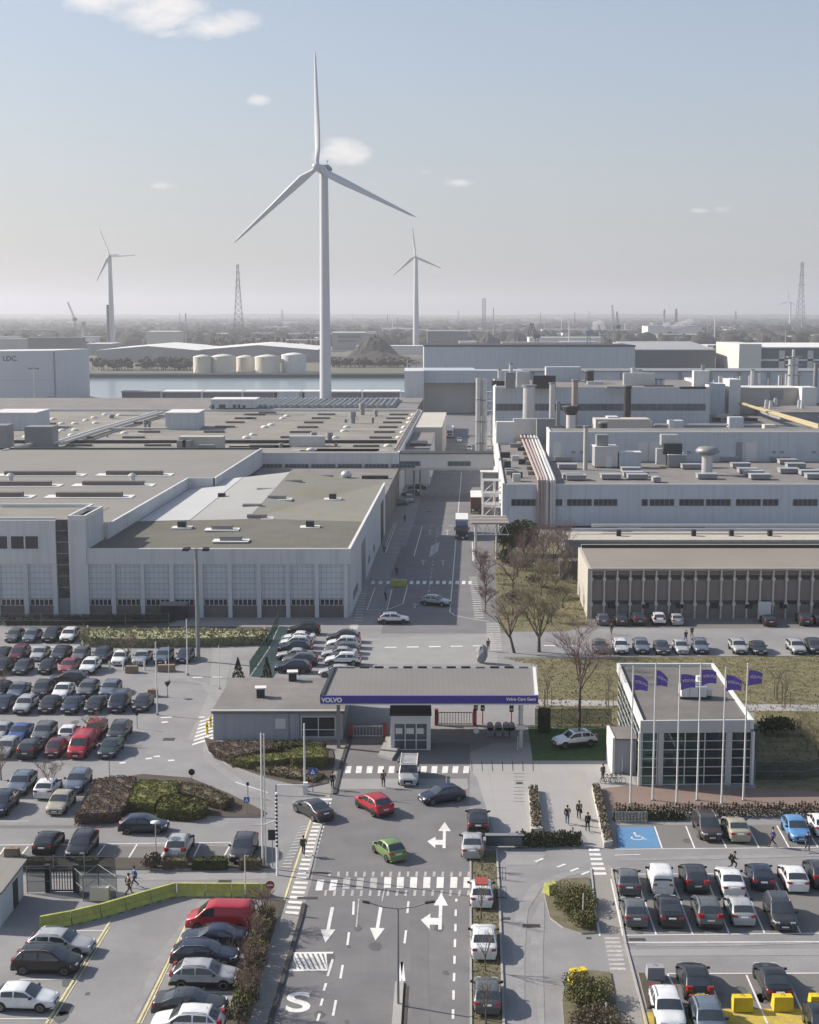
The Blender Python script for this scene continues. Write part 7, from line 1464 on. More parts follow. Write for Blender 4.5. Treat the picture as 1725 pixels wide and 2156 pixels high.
def shrub(label, p, rx, ry, h, m, n=420, size=.14, name='shrub', grp=None, cat='shrub'):
    b = thing(name, label, cat, (p.x, p.y, 0), grp); a = MB()
    for k in range(5): t = rp.uniform(0, 6.28); a.cyl((p.x, p.y, 0), (p.x+cos(t)*rx*.5, p.y+sin(t)*ry*.5, h*.7), .035, .012, 5)
    a.build('stem', M['barkm'], b); a = MB(); lumps = [(rp.uniform(-.45, .45)*rx, rp.uniform(-.45, .45)*ry, rp.uniform(.4, .72)*h, rp.uniform(.4, .62)) for _ in range(7)]
    for k in range(n):
        lx, ly, lz, lr = rp.choice(lumps); d = Vector((rp.gauss(0, 1), rp.gauss(0, 1), rp.gauss(0, 1))).normalized()*(rp.random()**.4)
        leaf(a, Vector((p.x+lx+d.x*rx*lr, p.y+ly+d.y*ry*lr, max(.06, lz+d.z*h*lr*.65))), size, rp)
    a.build('foliage', M[m], b); return b
def bare_tree(label, p, h, spread, m='twig', seed=1, trunk=.16, levels=4, fork=.3, lean=0, name='bare_tree', twn=3, grp=None):
    r = random.Random(seed); b = thing(name, label, 'tree', (p.x, p.y, 0), grp); tr = MB(); cr = MB(); p0 = Vector((p.x, p.y, 0)); k0 = spread/h
    def grow_(q0, d, L, rad, lv):
        n = 3 if lv < 3 else 2; q_ = q0; pts = [q0]
        for i in range(n):
            d = (d+Vector((r.gauss(0, .13), r.gauss(0, .13), r.gauss(.04, .07)))).normalized(); q2 = q_+d*L/n; cr.cyl(q_, q2, rad*(1-.25*i/n), rad*(1-.25*(i+1)/n), 5 if lv < 2 else 3, 0, True, False); q_ = q2; pts.append(q_)
        if lv >= levels: return
        for i in range(r.choice((3, 4)) if lv < levels-1 else twn+2):
            t = r.uniform(.35, 1); k = min(n-1, int(t*n)); s = pts[k].lerp(pts[k+1], t*n-k); az = r.uniform(0, 6.28); out = Vector((cos(az), sin(az), 0))
            nd = (d*.75+out*r.uniform(.45, .95)+Vector((0, 0, .18))).normalized(); grow_(s, nd, L*r.uniform(.5, .72), max(.007, rad*.5), lv+1)
    th = h*fork; top = p0+Vector((lean*th, 0, th)); tr.cyl(p0, p0.lerp(top, .5), trunk*1.2, trunk, 8, 0, True, False); tr.cyl(p0.lerp(top, .5), top, trunk, trunk*.85, 8, 0, True, False)
    nb = 5
    for i in range(nb):
        az = 2*pi*i/nb+r.uniform(-.4, .4); out = Vector((cos(az), sin(az), 0)); d = (Vector((lean, 0, 1))+out*k0*r.uniform(.5, 1.0)).normalized(); grow_(top-Vector((0, 0, th*.12*r.random())), d, h*.42*r.uniform(.85, 1.1), trunk*.55, 1)
    grow_(top, Vector((lean*.6, 0, 1)), h*.4, trunk*.6, 1)
    tr.build('trunk', M['barkm'], b); cr.build('crown', M[m], b); return b
bare_tree('spreading bare tree with a forked trunk on the lawn by the junction, right of two', P(1135, 1373), 9.8, 9, 'twigyel', 4, .22, 5, .2, name='bare_tree')
bare_tree('bare tree leaning left by the striped crossing, left of two', P(1083, 1375), 9.2, 6.5, 'twig', 9, .18, 5, .25, -.25)
bare_tree('tall slender bare tree standing on the lawn behind the white display car', P(1220, 1530), 10.2, 4.2, 'twigred', 12, .15, 5, .42)
for i, (x, y, h, m, lab) in enumerate(((1120, 1205, 7.5, 'twigred', 'purple-brown bare tree directly behind the dark evergreen'), (1165, 1195, 8, 'twigred', 'purple-brown bare tree nearest the gable of the brick block'), (1200, 1225, 7, 'twig', 'grey-brown bare tree against the pale gable end'), (1080, 1240, 7, 'twig', 'grey-brown bare tree on the lawn edge by the street'), (1140, 1255, 6, 'twigyel', 'olive tinged bare tree in the middle of the street lawn'), (1185, 1280, 5.5, 'twigyel', 'low olive tinged bare tree before the brick block gable'))):
    bare_tree(lab, P(x, y), h, h*.75, m, 30+i, .13, 5, .2, twn=4)
for i, (x, y, h, m, lab) in enumerate(((1105, 1180, 7, 'twigred', 'purple tinged bare tree tucked right of the big evergreen'), (1145, 1175, 8, 'twigred', 'purple tinged bare tree before the low passage, left one'), (1185, 1175, 8, 'twigred', 'purple tinged bare tree before the low passage, right one'), (1090, 1215, 6.5, 'twig', 'greyish bare tree below the lower dark green shrub'), (1135, 1220, 6.5, 'twig', 'greyish bare tree in the thick of the street copse'), (1170, 1240, 6.5, 'twig', 'greyish bare tree right of the copse centre'), (1105, 1290, 5.5, 'twigyel', 'olive bare tree just behind the left spreading tree'), (1160, 1310, 5, 'twigyel', 'olive bare tree just behind the right spreading tree'))):
    bare_tree(lab, P(x, y), h, h*.9, m, 130+i, .12, 5, .12, twn=4)
for i, (x, y) in enumerate(((1100, 1200), (1150, 1205), (1190, 1215), (1120, 1235), (1170, 1262), (1080, 1270))):
    shrub(('brown scrub under the copse nearest the evergreen', 'brown scrub in the middle back of the copse', 'brown scrub against the gable end', 'brown scrub in the heart of the copse', 'brown scrub at the right of the copse', 'brown scrub at the street side of the copse')[i], P(x, y), 2.6, 2.2, 2.2, 'leaf_brown', 500, .16)
for i, (x, y, lab) in enumerate(((1445, 1085, 'farthest'), (1470, 1150, 'second farthest'), (1482, 1225, 'second nearest'), (1478, 1330, 'nearest'))):
    bare_tree(f'{lab} of four round headed brown trees along the street pavement', G(8, x, y), 3.9, 4.4, 'twigred', 50+i, .1, 5, .38, twn=5, grp='round headed street trees')
for i, (c, x, y, h, lab) in enumerate(((4, 805, 398, 4.2, 'small bare tree between white cars under the tall lamp mast'), (4, 530, 320, 3.6, 'small bare tree near the striped walkway by the green hedge'), (4, 12, 600, 3.8, 'small bare tree at the left edge, fourth car row'), (4, 610, 905, 3.4, 'small bare tree beside the red van in the left car park'), (4, 322, 1225, 3.6, 'small bare tree growing over the white hatchback in the left car park'), (4, 8, 1130, 3.6, 'small bare tree at the left edge above the navy suv'),
                            (2, 1450, 745, 3.4, 'thin bare kerb tree behind the white hatchback'), (2, 1476, 1075, 3.8, 'thin bare kerb tree between the white sedan and grey hatchback'), (2, 1480, 1405, 3.9, 'thin bare kerb tree at the bottom edge'), (2, 1455, 440, 2.6, 'thin bare kerb tree behind the older silver sedan'), (15, 1640, 740, 4.6, 'tangled pale bare bush on the bank right of the pavilion'), (15, 1720, 800, 5, 'tangled bare bush at the right edge beyond the pavilion'), (15, 1590, 640, 3.6, 'low bare bush nearest the pavilion corner'))):
    bare_tree(lab, G(c, x, y), h, h*(.8 if c != 2 else .3), 'twig' if c != 15 else 'twigyel', 70+i, .07 if c != 2 else .05, 4 if c != 2 else 3, .28 if c != 15 else .1, twn=4 if c != 2 else 0, name='bare_tree' if c != 15 else 'bare_bush')
def evergreen(label, p, rx, h, n, m='leaf_dark', size=.3):
    return shrub(label, p, rx, rx, h, m, n, size, 'evergreen_tree', None, 'tree')
evergreen('big dark ivy green evergreen at the corner of the pale blue hall', P(1090, 1166), 4.6, 6.6, 2600)
evergreen('lower dark green shrub left of the big evergreen', P(1065, 1190), 2.4, 3.2, 700)
for i, (x, y, lab) in enumerate(((1495, 498, 'small conical conifer at the rear corner of the gatehouse'), (1676, 498, 'small conical conifer behind the gatehouse roof, right of two'))):
    p = G(4, x, y); b = thing('conifer', lab, 'tree', (p.x, p.y, 0)); a = MB(); a.cyl(p, p+Vector((0, 0, 1)), .08); a.build('trunk', M['barkm'], b); a = MB()
    for k in range(420): t = rp.random(); r = .85*(1-t)*(.6+.4*rp.random()); z = .15+2.6*t; az = rp.uniform(0, 6.3); leaf(a, Vector((p.x+r*cos(az), p.y+r*sin(az), z)), .14, rp, .1)
    a.build('crown', M['leaf_dark'], b)
# clipped shrub beds of the left island
hedge('broad clipped red-brown hedge mound left of the green ones', [(470, 1345), (590, 1125), (700, 1100), (858, 1105), (800, 1260), (745, 1330)], 1.1, 'leaf_redbrown', 4)
hedge('dark green clipped hedge block beside the red-brown mound', [(800, 1260), (840, 1155), (885, 1125), (1120, 1130), (1110, 1200), (1005, 1225), (965, 1280)], 1.1, 'leaf_green', 4)
hedge('rounded yellow-green clipped hedge in front of the dark green block', [(985, 1310), (1010, 1240), (1100, 1222), (1300, 1262), (1295, 1300), (1200, 1325)], 1.0, 'leaf_green', 4, .12)
hedge('loose brown shrubbery tapering to the right end of the island', [(1120, 1195), (1135, 1135), (1290, 1160), (1420, 1215), (1445, 1250), (1400, 1275), (1230, 1225)], .9, 'leaf_brown', 4)
shrub('small round clipped bush at the island tip by the blue sign', G(4, 1420, 1300), .8, .8, 1.0, 'leaf_olive')
# bed in front of the gatehouse
hedge('low red-brown hedge along the gatehouse wall', [(1310, 900), (1440, 878), (1725, 872), (1720, 920), (1600, 945), (1440, 985), (1350, 950)], .8, 'leaf_redbrown', 4)
hedge('long rounded yellow-green hedge before the gatehouse', [(1450, 990), (1600, 962), (1725, 955), (1820, 950), (1830, 985), (1725, 1000), (1560, 1010)], 1.0, 'leaf_green', 4)
hedge('green clipped hedge block nearest the entrance lane', [(250, 955), (275, 922), (440, 908), (490, 930), (485, 975), (330, 985), (260, 985)], 1.35, 'leaf_green', 5)
hedge('dark hedge strip under the gatehouse window', [(150, 880), (330, 872), (480, 890), (470, 905), (280, 905), (160, 900)], .7, 'leaf_dark', 5)
shrub('small olive bush between the gatehouse hedges', G(5, 190, 960), 1.3, .9, 1.2, 'leaf_olive')
hedge('scrubby brown planting along the curved kerb below the gatehouse hedge', [(20, 1040), (250, 1035), (420, 1060), (470, 1090), (400, 1120), (200, 1090), (60, 1060)], .55, 'leaf_brown', 5, .13, 30)
# roadside low hedges
for (x0, x1, h, m, lab) in ((45, 360, .9, 'leaf_brown', 'low brown hedge before the black hatchback at left'), (472, 620, .95, 'leaf_olive', 'short olive hedge block in front of the black suv'), (1020, 1180, .9, 'leaf_brown', 'brown hedge hiding the tail of the silver suv'), (1205, 1430, .95, 'leaf_dark', 'dark green hedge between the silver and dark grey suvs'), (1500, 1640, .95, 'leaf_brown', 'brown hedge under the dark grey suv by the pole')):
    hedge(lab, [(x0, 375), (x0+8, 352), (x1-8, 350), (x1, 373)], h, m, 1)
shrub('round red-brown bush at the lamp post by the silver suv', G(1, 955, 430), 1.1, .9, 1.4, 'leaf_redbrown')
# mixed shrubs down the roadside bed
for i in range(17):
    t = i/16; x = 1672-165*t+rp.uniform(-18, 18); y = 770+650*t
    shrub(f'{["leafy olive","brownish twiggy","dark green"][i%3]} roadside shrub, {["first","second","third","fourth","fifth","sixth"][i//3]} such from the red van down', G(1, x, y), 1.0, 1.1, rp.uniform(1.2, 2.0), ('leaf_olive', 'leaf_brown', 'leaf_green')[i % 3], 850, .08, grp='shrubs along the roadside bed')
for i in range(4): bare_tree(('bare red twigged sapling behind the red van', 'bare sapling in the roadside bed by the navy estate', 'bare sapling in the roadside bed by the silver suv', 'bare sapling at the bottom of the roadside bed')[i], G(1, 1650-40*i, 800+180*i), 3.6, 2.0, 'twigred', 90+i, .06, 4, .25)
shrub('big yellow-olive bush filling the upper traffic island', G(3, 425, 585), 2.2, 2.8, 1.5, 'leaf_olive', 6000, .07); shrub('olive bush at the near end of the upper traffic island', G(3, 460, 680), 1.6, 1.4, 1.2, 'leaf_olive', 3000, .07)
shrub('big olive bush on the lower traffic island', G(3, 500, 1080), 2.5, 2.6, 1.6, 'leaf_olive', 6000, .07); shrub('brownish bush at the bottom of the lower traffic island', G(3, 520, 1230), 2.2, 2.0, 1.5, 'leaf_brown', 4500, .07)
hedge('long variegated hedge at the top of the left car park', [(515, 235), (530, 180), (900, 180), (1300, 185), (1690, 190), (1670, 222), (1300, 235), (900, 240)], 1.3, 'leaf_variegated', 4, .2, 16, wob=.3)
hedge('dark shrubs along the foot of the bay fronted hall', [(0, 108), (560, 100), (1060, 90), (1100, 112), (560, 125), (0, 125)], .8, 'leaf_dark', 4, .25, 8, wob=.3)
hedge('tall clipped conifer hedge beside the canopy end', [(78, 655), (85, 628), (145, 628), (150, 655)], 2.4, 'leaf_dark', 6)
shrub('dark bush added in place of the shadow on the bank right of the pavilion', G(15, 1430, 640), 3.0, 2.0, 2.0, 'leaf_dark', 1200, .18)  # bush added to stand in for shadow on the bank
def spiky(label, pts, c, n, h, m='leaf_redbrown', w=.5):
    A, B2 = G(c, *pts[0]), G(c, *pts[1]); b = thing('spiky_hedge', label, 'hedge', (A.x, A.y, 0)); a = MB(); s = MB()
    for k in range(n):
        p = A.lerp(B2, (k+.5)/n); hh = h*rp.uniform(.75, 1.15); s.cyl((p.x, p.y, 0), (p.x, p.y, hh*.6), .03, .02, 4)
        for q_ in range(70): t = rp.random(); r = w*.55*(1-t*.8); az = rp.uniform(0, 6.3); leaf(a, Vector((p.x+r*cos(az)*rp.random()**.5, p.y+r*sin(az), .06+hh*t)), .1, rp, .1)
    s.build('stem', M['barkm'], b); a.build('foliage', M[m], b)
spiky('row of small dark pointed shrubs closing the end of the plaza', ((80, 258), (440, 248)), 3, 26, 1.15, 'leaf_dark'); spiky('second row of pointed brown shrubs behind the plaza end row', ((85, 238), (430, 228)), 3, 24, 1.1, 'leaf_redbrown')
spiky('long row of pointed dark shrubs behind the blue bay', ((620, 98), (1740, 84)), 3, 66, 1.25, 'leaf_brown'); spiky('front row of dark pointed shrubs over the right hand bays', ((610, 112), (1000, 108)), 3, 22, .9, 'leaf_dark')
for (pp, lab) in ((((1113, 1668), (1132, 1666), (1143, 1755), (1118, 1757)), 'left raised planter bed with low brown planting on the plaza'), (((1246, 1664), (1262, 1662), (1290, 1782), (1272, 1786)), 'right raised planter bed with low brown planting beside the path')):
    P_ = [P(x, y) for x, y in pp]; b = thing('planter', lab, 'planter', P_[0]); a = MB(); a.prism([(p.x, p.y) for p in P_], 0, .5); a.build('rim', M['beigewall'], b)
    a = MB(); c_ = sum(P_, Vector())/4
    for k in range(900): u, v = rp.random(), rp.random(); p = P_[0].lerp(P_[1], u).lerp(P_[3].lerp(P_[2], u), v); leaf(a, Vector((c_.x+(p.x-c_.x)*.93, c_.y+(p.y-c_.y)*.97, .62+rp.uniform(-.05, .18))), .11, rp)
    a.build('planting', M['leaf_brown'], b)
for (x, y, lab) in ((130, 622, 'young staked tree on the lawn just right of the canopy'), (490, 625, 'young staked tree on the lawn left of the pavilion'), (1480, 580, 'young staked tree on the lawn right of the pavilion roof'), (1527, 630, 'young staked tree by the path right of the pavilion')):
    p = G(6, x, y); b = bare_tree(lab, p, 3.6, 1.3, 'twig', x, .05, 3, .5, name='young_tree')
    for k in range(3): t = 2*pi*k/3; a = MB(); a.cyl((p.x+.55*cos(t), p.y+.55*sin(t), 0), (p.x+.5*cos(t), p.y+.5*sin(t), 1.9), .045, .045, 5); a.build('stake', M['barkm'], b)
# grass blades and tufts over the lawns
a = MB()
def tufts(pts, n, s=.12):
    pg = [(P(*q_).x, P(*q_).y) for q_ in pts]; xs = [p[0] for p in pg]; ys = [p[1] for p in pg]; k = 0; tr = 0
    while k < n and tr < n*10:
        tr += 1; x = rp.uniform(min(xs), max(xs)); y = rp.uniform(min(ys), max(ys))
        if inpoly(x, y, pg): leaf(a, Vector((x, y, .07+.08*rp.random())), s*rp.uniform(.6, 1.6), rp, .2); k += 1
tufts([(1065, 1388), (1725, 1384), (1725, 1640), (1592, 1640), (1588, 1500), (1300, 1500), (1300, 1530), (1135, 1540), (1132, 1405)], 9000, .08); tufts([(993, 1800), (1044, 1800), (1058, 2150), (995, 2150)], 1200, .06); tufts([(1045, 1200), (1220, 1200), (1235, 1315), (1055, 1325)], 2500, .1)
stuff('grass_tufts', a, M['leaf_grass'], 'rough tufts of dry grass on the lawns and verge', 'grass')
# ================================================================== STREET FURNITURE
M['lime'] = mat('barrier_lime', (.40, .42, .10), .9, .2, .8, .14, 4, c2=(.31, .32, .11))
M['yelblk'] = mat('block_yellow', (.58, .43, .02), .8, .1, .6, .08, 4)
M['signred'] = mat('sign_red', (.30, .025, .02), .5, .05, .5)
M['signblue'] = mat('sign_blue', (.03, .10, .36), .5, .05, .5)
M['flag'] = mat('flag_violet', (.13, .075, .33), .7, .06, .4, .03, 2)
M['wood_'] = mat('timber', (.22, .165, .115), .9, .15, .6, .1, 5)
M['greenmesh'] = clear_glass('fence_green', (.45, .62, .55), .62)
M['wire'] = clear_glass('fence_wire', (.75, .77, .78), .82)
def pole(label, c, x, yb, yt, r=.07, m='trim', name='pole', cat='pole', top=None, grp=None, band=None):
    p = G(c, x, yb); tz = zy(q(c, x, yt)[1], p.y); b = thing(name, label, cat, p, grp); a = MB(); a.cyl(p, (p.x, p.y, tz), r, r*.7, 8); a.build('shaft', M[m], b)
    a = MB(); a.cyl(p, (p.x, p.y, .25), r*2.2, r*2.0, 8); a.build('foot', M['mid'], b)
    if top: top(b, p, tz)
    return b
# concrete barriers, one object per segment
def barrier(label, A, B2, h=1.05, m='lime', grp='lime painted concrete barrier segments'):
    d = (B2-A).normalized(); n = Vector((-d.y, d.x, 0)); b = thing('concrete_barrier', label, 'barrier', A, grp); a = MB()
    pr = [(.32, 0), (.32, .12), (.14, .38), (.10, h), (-.10, h), (-.14, .38), (-.32, .12), (-.32, 0)]
    vs = [A+d*.03+n*w+Vector((0, 0, z)) for w, z in pr]+[B2-d*.03+n*w+Vector((0, 0, z)) for w, z in pr]
    a.add(vs, [(k, k+1, 9+k, 8+k) for k in range(7)]+[tuple(range(7, -1, -1)), tuple(range(8, 16))]); a.build('block', M[m], b)
    a = MB(); a.box(-.001, .001, -.001, .001, 0, .001); 
    L = (B2-A).length
    for t in (.25, .75): a = MB(); c = A.lerp(B2, t); a.obox((c.x, c.y, -.0), .45, .66, .07, atan2(d.y, d.x)); a.build('lifting_slot', M['dark'], b)
    return b
bp = [(250, 815), (447, 778), (630, 735), (785, 690), (945, 642), (1105, 598)]; b2 = [(1112, 600), (1290, 602), (1455, 602), (1640, 604), (1700, 604)]
bl = ['leftmost', 'second', 'third', 'fourth', 'fifth']
for i in range(5): barrier(f'{bl[i]} lime barrier segment of the slanting run', G(1, *bp[i]), G(1, *bp[i+1]))
for i in range(4): barrier(f'{bl[i]} lime barrier segment of the straight run', G(1, *b2[i]), G(1, *b2[i+1]))
def block(label, c, x, y, w=1.2, d=.8, h=.9, m='yelblk', rot=0, name='concrete_block', grp=None):
    p = G(c, x, y); b = thing(name, label, 'block', (p.x, p.y, 0), grp); a = MB(); ca, sa = cos(rot), sin(rot)
    def T(lx, ly, z): return (p.x+lx*ca-ly*sa, p.y+lx*sa+ly*ca, z)
    a.hexa([T(-w/2, -d/2, .08), T(w/2, -d/2, .08), T(w/2, d/2, .08), T(-w/2, d/2, .08)], [T(-w/2+.04, -d/2+.12, h), T(w/2-.04, -d/2+.12, h), T(w/2-.04, d/2-.2, h), T(-w/2+.04, d/2-.2, h)]); a.build('body', M[m], b)
    a = MB(); a.obox((p.x, p.y, 0), w*.86, d*.9, .08, rot); a.build('base', M['dark'], b); a = MB(); a.tube([T(-.12, 0, h), T(-.08, 0, h+.09), T(.08, 0, h+.09), T(.12, 0, h)], .02, 5); a.build('lifting_eye', M['mid'], b); return b
YB_ = 'yellow concrete blocks'
block('lime yellow concrete block at the tip of the upper island', 3, 272, 510, .9, .9, .95, 'lime', .6); block('yellow concrete block at the head of the lower island', 3, 422, 992, 1.15, .9, 1.05, 'yelblk', .35, grp=YB_)
for i, x in enumerate((1078, 1307, 1525, 1722)): block(f'{("leftmost","second","third","rightmost")[i]} yellow concrete block along the edge of the yellow floor', 3, x, 1138-3*i, 1.3, .9, 1.0, grp=YB_)
block('plain grey concrete block at the corner of the lower bays', 3, 838, 965, 1.2, 1.0, .95, 'greywall'); block('yellow-green block on the islet in the works street', 8, 935, 1168, 2.7, 1.4, 1.1, 'lime')
block('pale beige block standing by the left fence', 1, 630, 628, 1.5, .8, 1.1, 'beigewall'); block('brown box at the end of the low roadside hedge', 1, 78, 352, 1.2, .8, .75, 'wood_')
for i, (x, y, w) in enumerate(((735, 274, 1.6), (943, 274, 1.3), (1162, 268, 1.2), (1318, 266, 1.2), (1508, 260, 1.2), (828, 456, 1.6), (1045, 448, 2.2), (960, 605, 1.2))):
    block(('timber planter box leftmost before the variegated hedge', 'timber planter box second before the variegated hedge', 'timber planter box behind the tall lamp mast', 'pinkish timber planter right of the tall lamp mast', 'timber planter at the right end of the variegated hedge', 'striped timber box beside the white suv and bollards', 'timber box between the bollards under the lamp mast', 'timber crate beside the white flagless pole')[i], 4, x, y, w, .9, .9, 'wood_', .05, 'planter_box')
# boulder
p = P(1012, 1396); a = MB(); rbk = random.Random(2)
vs = []; 
for j in range(6):
    for k in range(9): t = pi*j/5; r = 1.15*sin(t)*(.75+.4*rbk.random()); vs.append((p.x+r*.75*cos(2*pi*k/9)+.25*(1-j/5), p.y+r*.6*sin(2*pi*k/9), 1.25+1.25*cos(t)))
a.add(vs, [((j+1)*9+k, (j+1)*9+(k+1) % 9, j*9+(k+1) % 9, j*9+k) for j in range(5) for k in range(9)]); o = a.build('boulder', M['greywall'], org=(p.x, p.y, 0)); tag(o, 'upright grey boulder behind the canopy near the crossing', 'boulder')
# flag poles and flags
fx = ((320, 1145, 128), (485, 1120, 105), (663, 1150, 125), (815, 1120, 105), (998, 1148, 135), (1160, 1120, 108))
fl_ = ('leftmost of the six white flagpoles', 'second white flagpole from the left, set back', 'third white flagpole from the left', 'fourth white flagpole, before the rooftop cooler', 'fifth white flagpole from the left', 'rightmost of the six white flagpoles')
for i, (x, yb, yt) in enumerate(fx):
    p = G(15, x, yb); tz = zy(q(15, x, yt)[1], p.y); b = thing('flagpole', fl_[i], 'flagpole', p, 'white flagpoles before the pavilion')
    a = MB(); a.cyl(p, (p.x, p.y, tz), .10, .055, 10); a.build('mast', M['trim'], b); a = MB(); a.ball((p.x, p.y, tz+.05), .09, .09, .09, 8); a.build('finial', M['steel'], b); a = MB(); a.box(p.x-.2, p.x+.2, p.y-.2, p.y+.2, 0, .1); a.build('base_plate', M['mid'], b)
    fw, fh = (1.55, 1.5); z1_ = tz-.45-(.1 if i % 2 else .25); dr = (.55, .75, .2, .15, .4, .25)[i]; ph = i*1.7; sq = (.9, .75, 1, 1, 1, .95)[i]
    def F(u, v):                    # u along the fly, v down the hoist
        return Vector((.1+fw*u*.86*sq, .16*sin(4.2*u+ph+v*1.3)*u-.12*u, -fh*v*(1-.25*u)-dr*u*u*(1-.35*v)+.28*u*(1-u)*(1 if i > 1 else -.2)))
    o = thing('flag', f'violet flag with white lettering flying from the {("leftmost","second","third","fourth","fifth","rightmost")[i]} pole', 'flag', (p.x, p.y, z1_), 'violet flags'); o['_o'] = [0, 0, 0]
    a = MB(); nu, nv = 12, 9; a.add([F(u/nu, v/nv) for v in range(nv+1) for u in range(nu+1)], [(v*(nu+1)+u, (v+1)*(nu+1)+u, (v+1)*(nu+1)+u+1, v*(nu+1)+u+1) for v in range(nv) for u in range(nu)], 0, True); a.build('cloth', M['flag'], o)
    t = text_mesh('VOLVO', .40, 'lettering', M['letter'], o, (0, 0, 0), (0, 0, 0), .022, .004)
    for vx in t.data.vertices:
        u = .52+vx.co.x/fw*1.0; v = .45-vx.co.y/fh; w = F(u, v); vx.co = (w.x, w.y-.04, w.z)
# tall lamp mast and median lamp
def flood(b, p, tz):
    a = MB(); a.cyl((p.x, p.y, tz-.1), (p.x, p.y, tz+.1), .25, .25, 10); a.box(p.x-1.1, p.x+1.1, p.y-.05, p.y+.05, tz-.05, tz+.05); a.build('cross_bar', M['mid'], b)
    for dx, dy in ((-1.3, -.3), (1.3, -.3), (-1.2, .5), (1.2, .5)): a = MB(); a.hexa([(p.x+dx-.45, p.y+dy-.3, tz-.15), (p.x+dx+.45, p.y+dy-.3, tz-.15), (p.x+dx+.45, p.y+dy+.3, tz-.05), (p.x+dx-.45, p.y+dy+.3, tz-.05)], [(p.x+dx-.35, p.y+dy-.2, tz+.15), (p.x+dx+.35, p.y+dy-.2, tz+.15), (p.x+dx+.35, p.y+dy+.2, tz+.2), (p.x+dx-.35, p.y+dy+.2, tz+.2)]); a.build('floodlight', M['dark'], b)
pole('tall grey floodlight mast rising in front of the bay fronted hall', 4, 1245, 385, -318, .28, 'mid', 'lamp_mast', 'lamp mast', flood)
p = G(2, 930, 1290); tz = zy(q(2, 0, 682)[1], p.y); b = thing('street_lamp', 'slender double armed street lamp on the centre island', 'street lamp', p)
a = MB(); a.cyl(p, (p.x, p.y, tz), .09, .06, 8); a.build('post', M['mid'], b)
for sg in (1, -1):
    a = MB(); a.tube([Vector((p.x, p.y, tz)), Vector((p.x+sg*1.0, p.y, tz+.12)), Vector((p.x+sg*1.9, p.y, tz+.42))], .045, 6); ar = a.build('arm', M['mid'], b); ar['_o'] = b['_o']
    a = MB(); a.hexa([(p.x+sg*1.8-.05, p.y-.13, tz+.36), (p.x+sg*1.8+.05+sg*.55, p.y-.13, tz+.46), (p.x+sg*1.8+.05+sg*.55, p.y+.13, tz+.46), (p.x+sg*1.8-.05, p.y+.13, tz+.36)][::1 if sg > 0 else -1], [(p.x+sg*1.8-.05, p.y-.1, tz+.48), (p.x+sg*1.8+.05+sg*.55, p.y-.1, tz+.55), (p.x+sg*1.8+.05+sg*.55, p.y+.1, tz+.55), (p.x+sg*1.8-.05, p.y+.1, tz+.48)][::1 if sg > 0 else -1]); a.build('lamp_head', M['dark'], ar)
# plain poles
for (c, x, yb, yt, r, lab) in ((1, 1650, 425, -420, .09, 'tall white pole with a striped foot beside the dark grey suv, left of a pair'), (1, 1668, 428, -415, .07, 'tall thin white pole right of its twin by the dark grey suv'), (5, 345, 1200, 775, .1, 'white pole rising from the boom barrier cabinet by the green hedge'), (4, 1178, 472, 120, .09, 'thin white pole on a square foot right of the navy hatchback'), (4, 1062, 512, 285, .05, 'slim pale pole beside the navy car under the mast'), (4, 988, 722, 262, .08, 'tall thin pale pole at the end of the fifth car row'), (4, 1378, 560, 285, .05, 'slim pale pole on the lane behind the gatehouse'), (1, 1541, 612, 345, .05, 'slim pale pole behind the straight lime barrier'), (3, 448, 664, 505, .05, 'thin yellowish post in the upper island bush'), (3, 572, 1215, 1095, .05, 'thin yellowish post in the lower island bush'), (14, 1492, 712, 590, .04, 'short grey post in front of the right canopy column'), (15, 258, 925, 790, .06, 'short white post before the pavilion lobby')):
    pole(lab, c, x, yb, yt, r)
# signs
def sign(label, c, x, yb, yt, kind, m='signblue', r=.32, rot=0):
    p = G(c, x, yb); tz = zy(q(c, x, yt)[1], p.y); b = thing('road_sign', label, 'sign', p); a = MB(); a.cyl(p, (p.x, p.y, tz), .04, .04, 6); a.build('post', M['mid'], b); a = MB(); y = p.y-.06
    if kind == 'round': a.add([(p.x+r*cos(2*pi*k/18), y, tz-r+r*sin(2*pi*k/18)) for k in range(18)]+[(p.x+r*cos(2*pi*k/18), y+.03, tz-r+r*sin(2*pi*k/18)) for k in range(18)], [tuple(range(18)), tuple(range(35, 17, -1))]+[(k, 18+k, 18+(k+1) % 18, (k+1) % 18) for k in range(18)])
    else: a.box(p.x-r, p.x+r, y, y+.03, tz-2*r*(1.3 if kind == 'tall' else 1), tz)
    a.build('panel', M[m], b); zc = tz-r
    if m == 'signblue': 
        a = MB(); a.add([(p.x-.6*r, y-.01, zc-.6*r), (p.x+.6*r, y-.01, zc-.6*r), (p.x, y-.01, zc+.7*r)], [(0, 1, 2)]); a.build('pictogram', M['letter'], b)
        a = MB(); a.tube([(p.x, y-.02, zc+.25*r), (p.x, y-.02, zc-.1*r), (p.x-.15*r, y-.02, zc-.45*r)], .02, 4); a.tube([(p.x, y-.02, zc-.1*r), (p.x+.15*r, y-.02, zc-.45*r)], .02, 4); a.build('pictogram', M['dark'], b)
    if m == 'signred': a = MB(); a.box(p.x-.7*r, p.x+.7*r, y-.02, y-.005, zc-.14*r, zc+.14*r); a.build('pictogram', M['letter'], b)
    return b
sign('blue square pedestrian crossing sign by the boom barrier', 16, 725, 630, 348, 'sq', r=.36); sign('small blue crossing sign at the tip of the left island', 4, 1550, 1352, 1235, 'sq', r=.26)
sign('red round no entry sign at the end of the lime barrier', 1, 1697, 700, 505, 'round', 'signred', .34); sign('black backed round sign on the left island', 4, 1205, 1152, 1058, 'round', 'dark', .32)
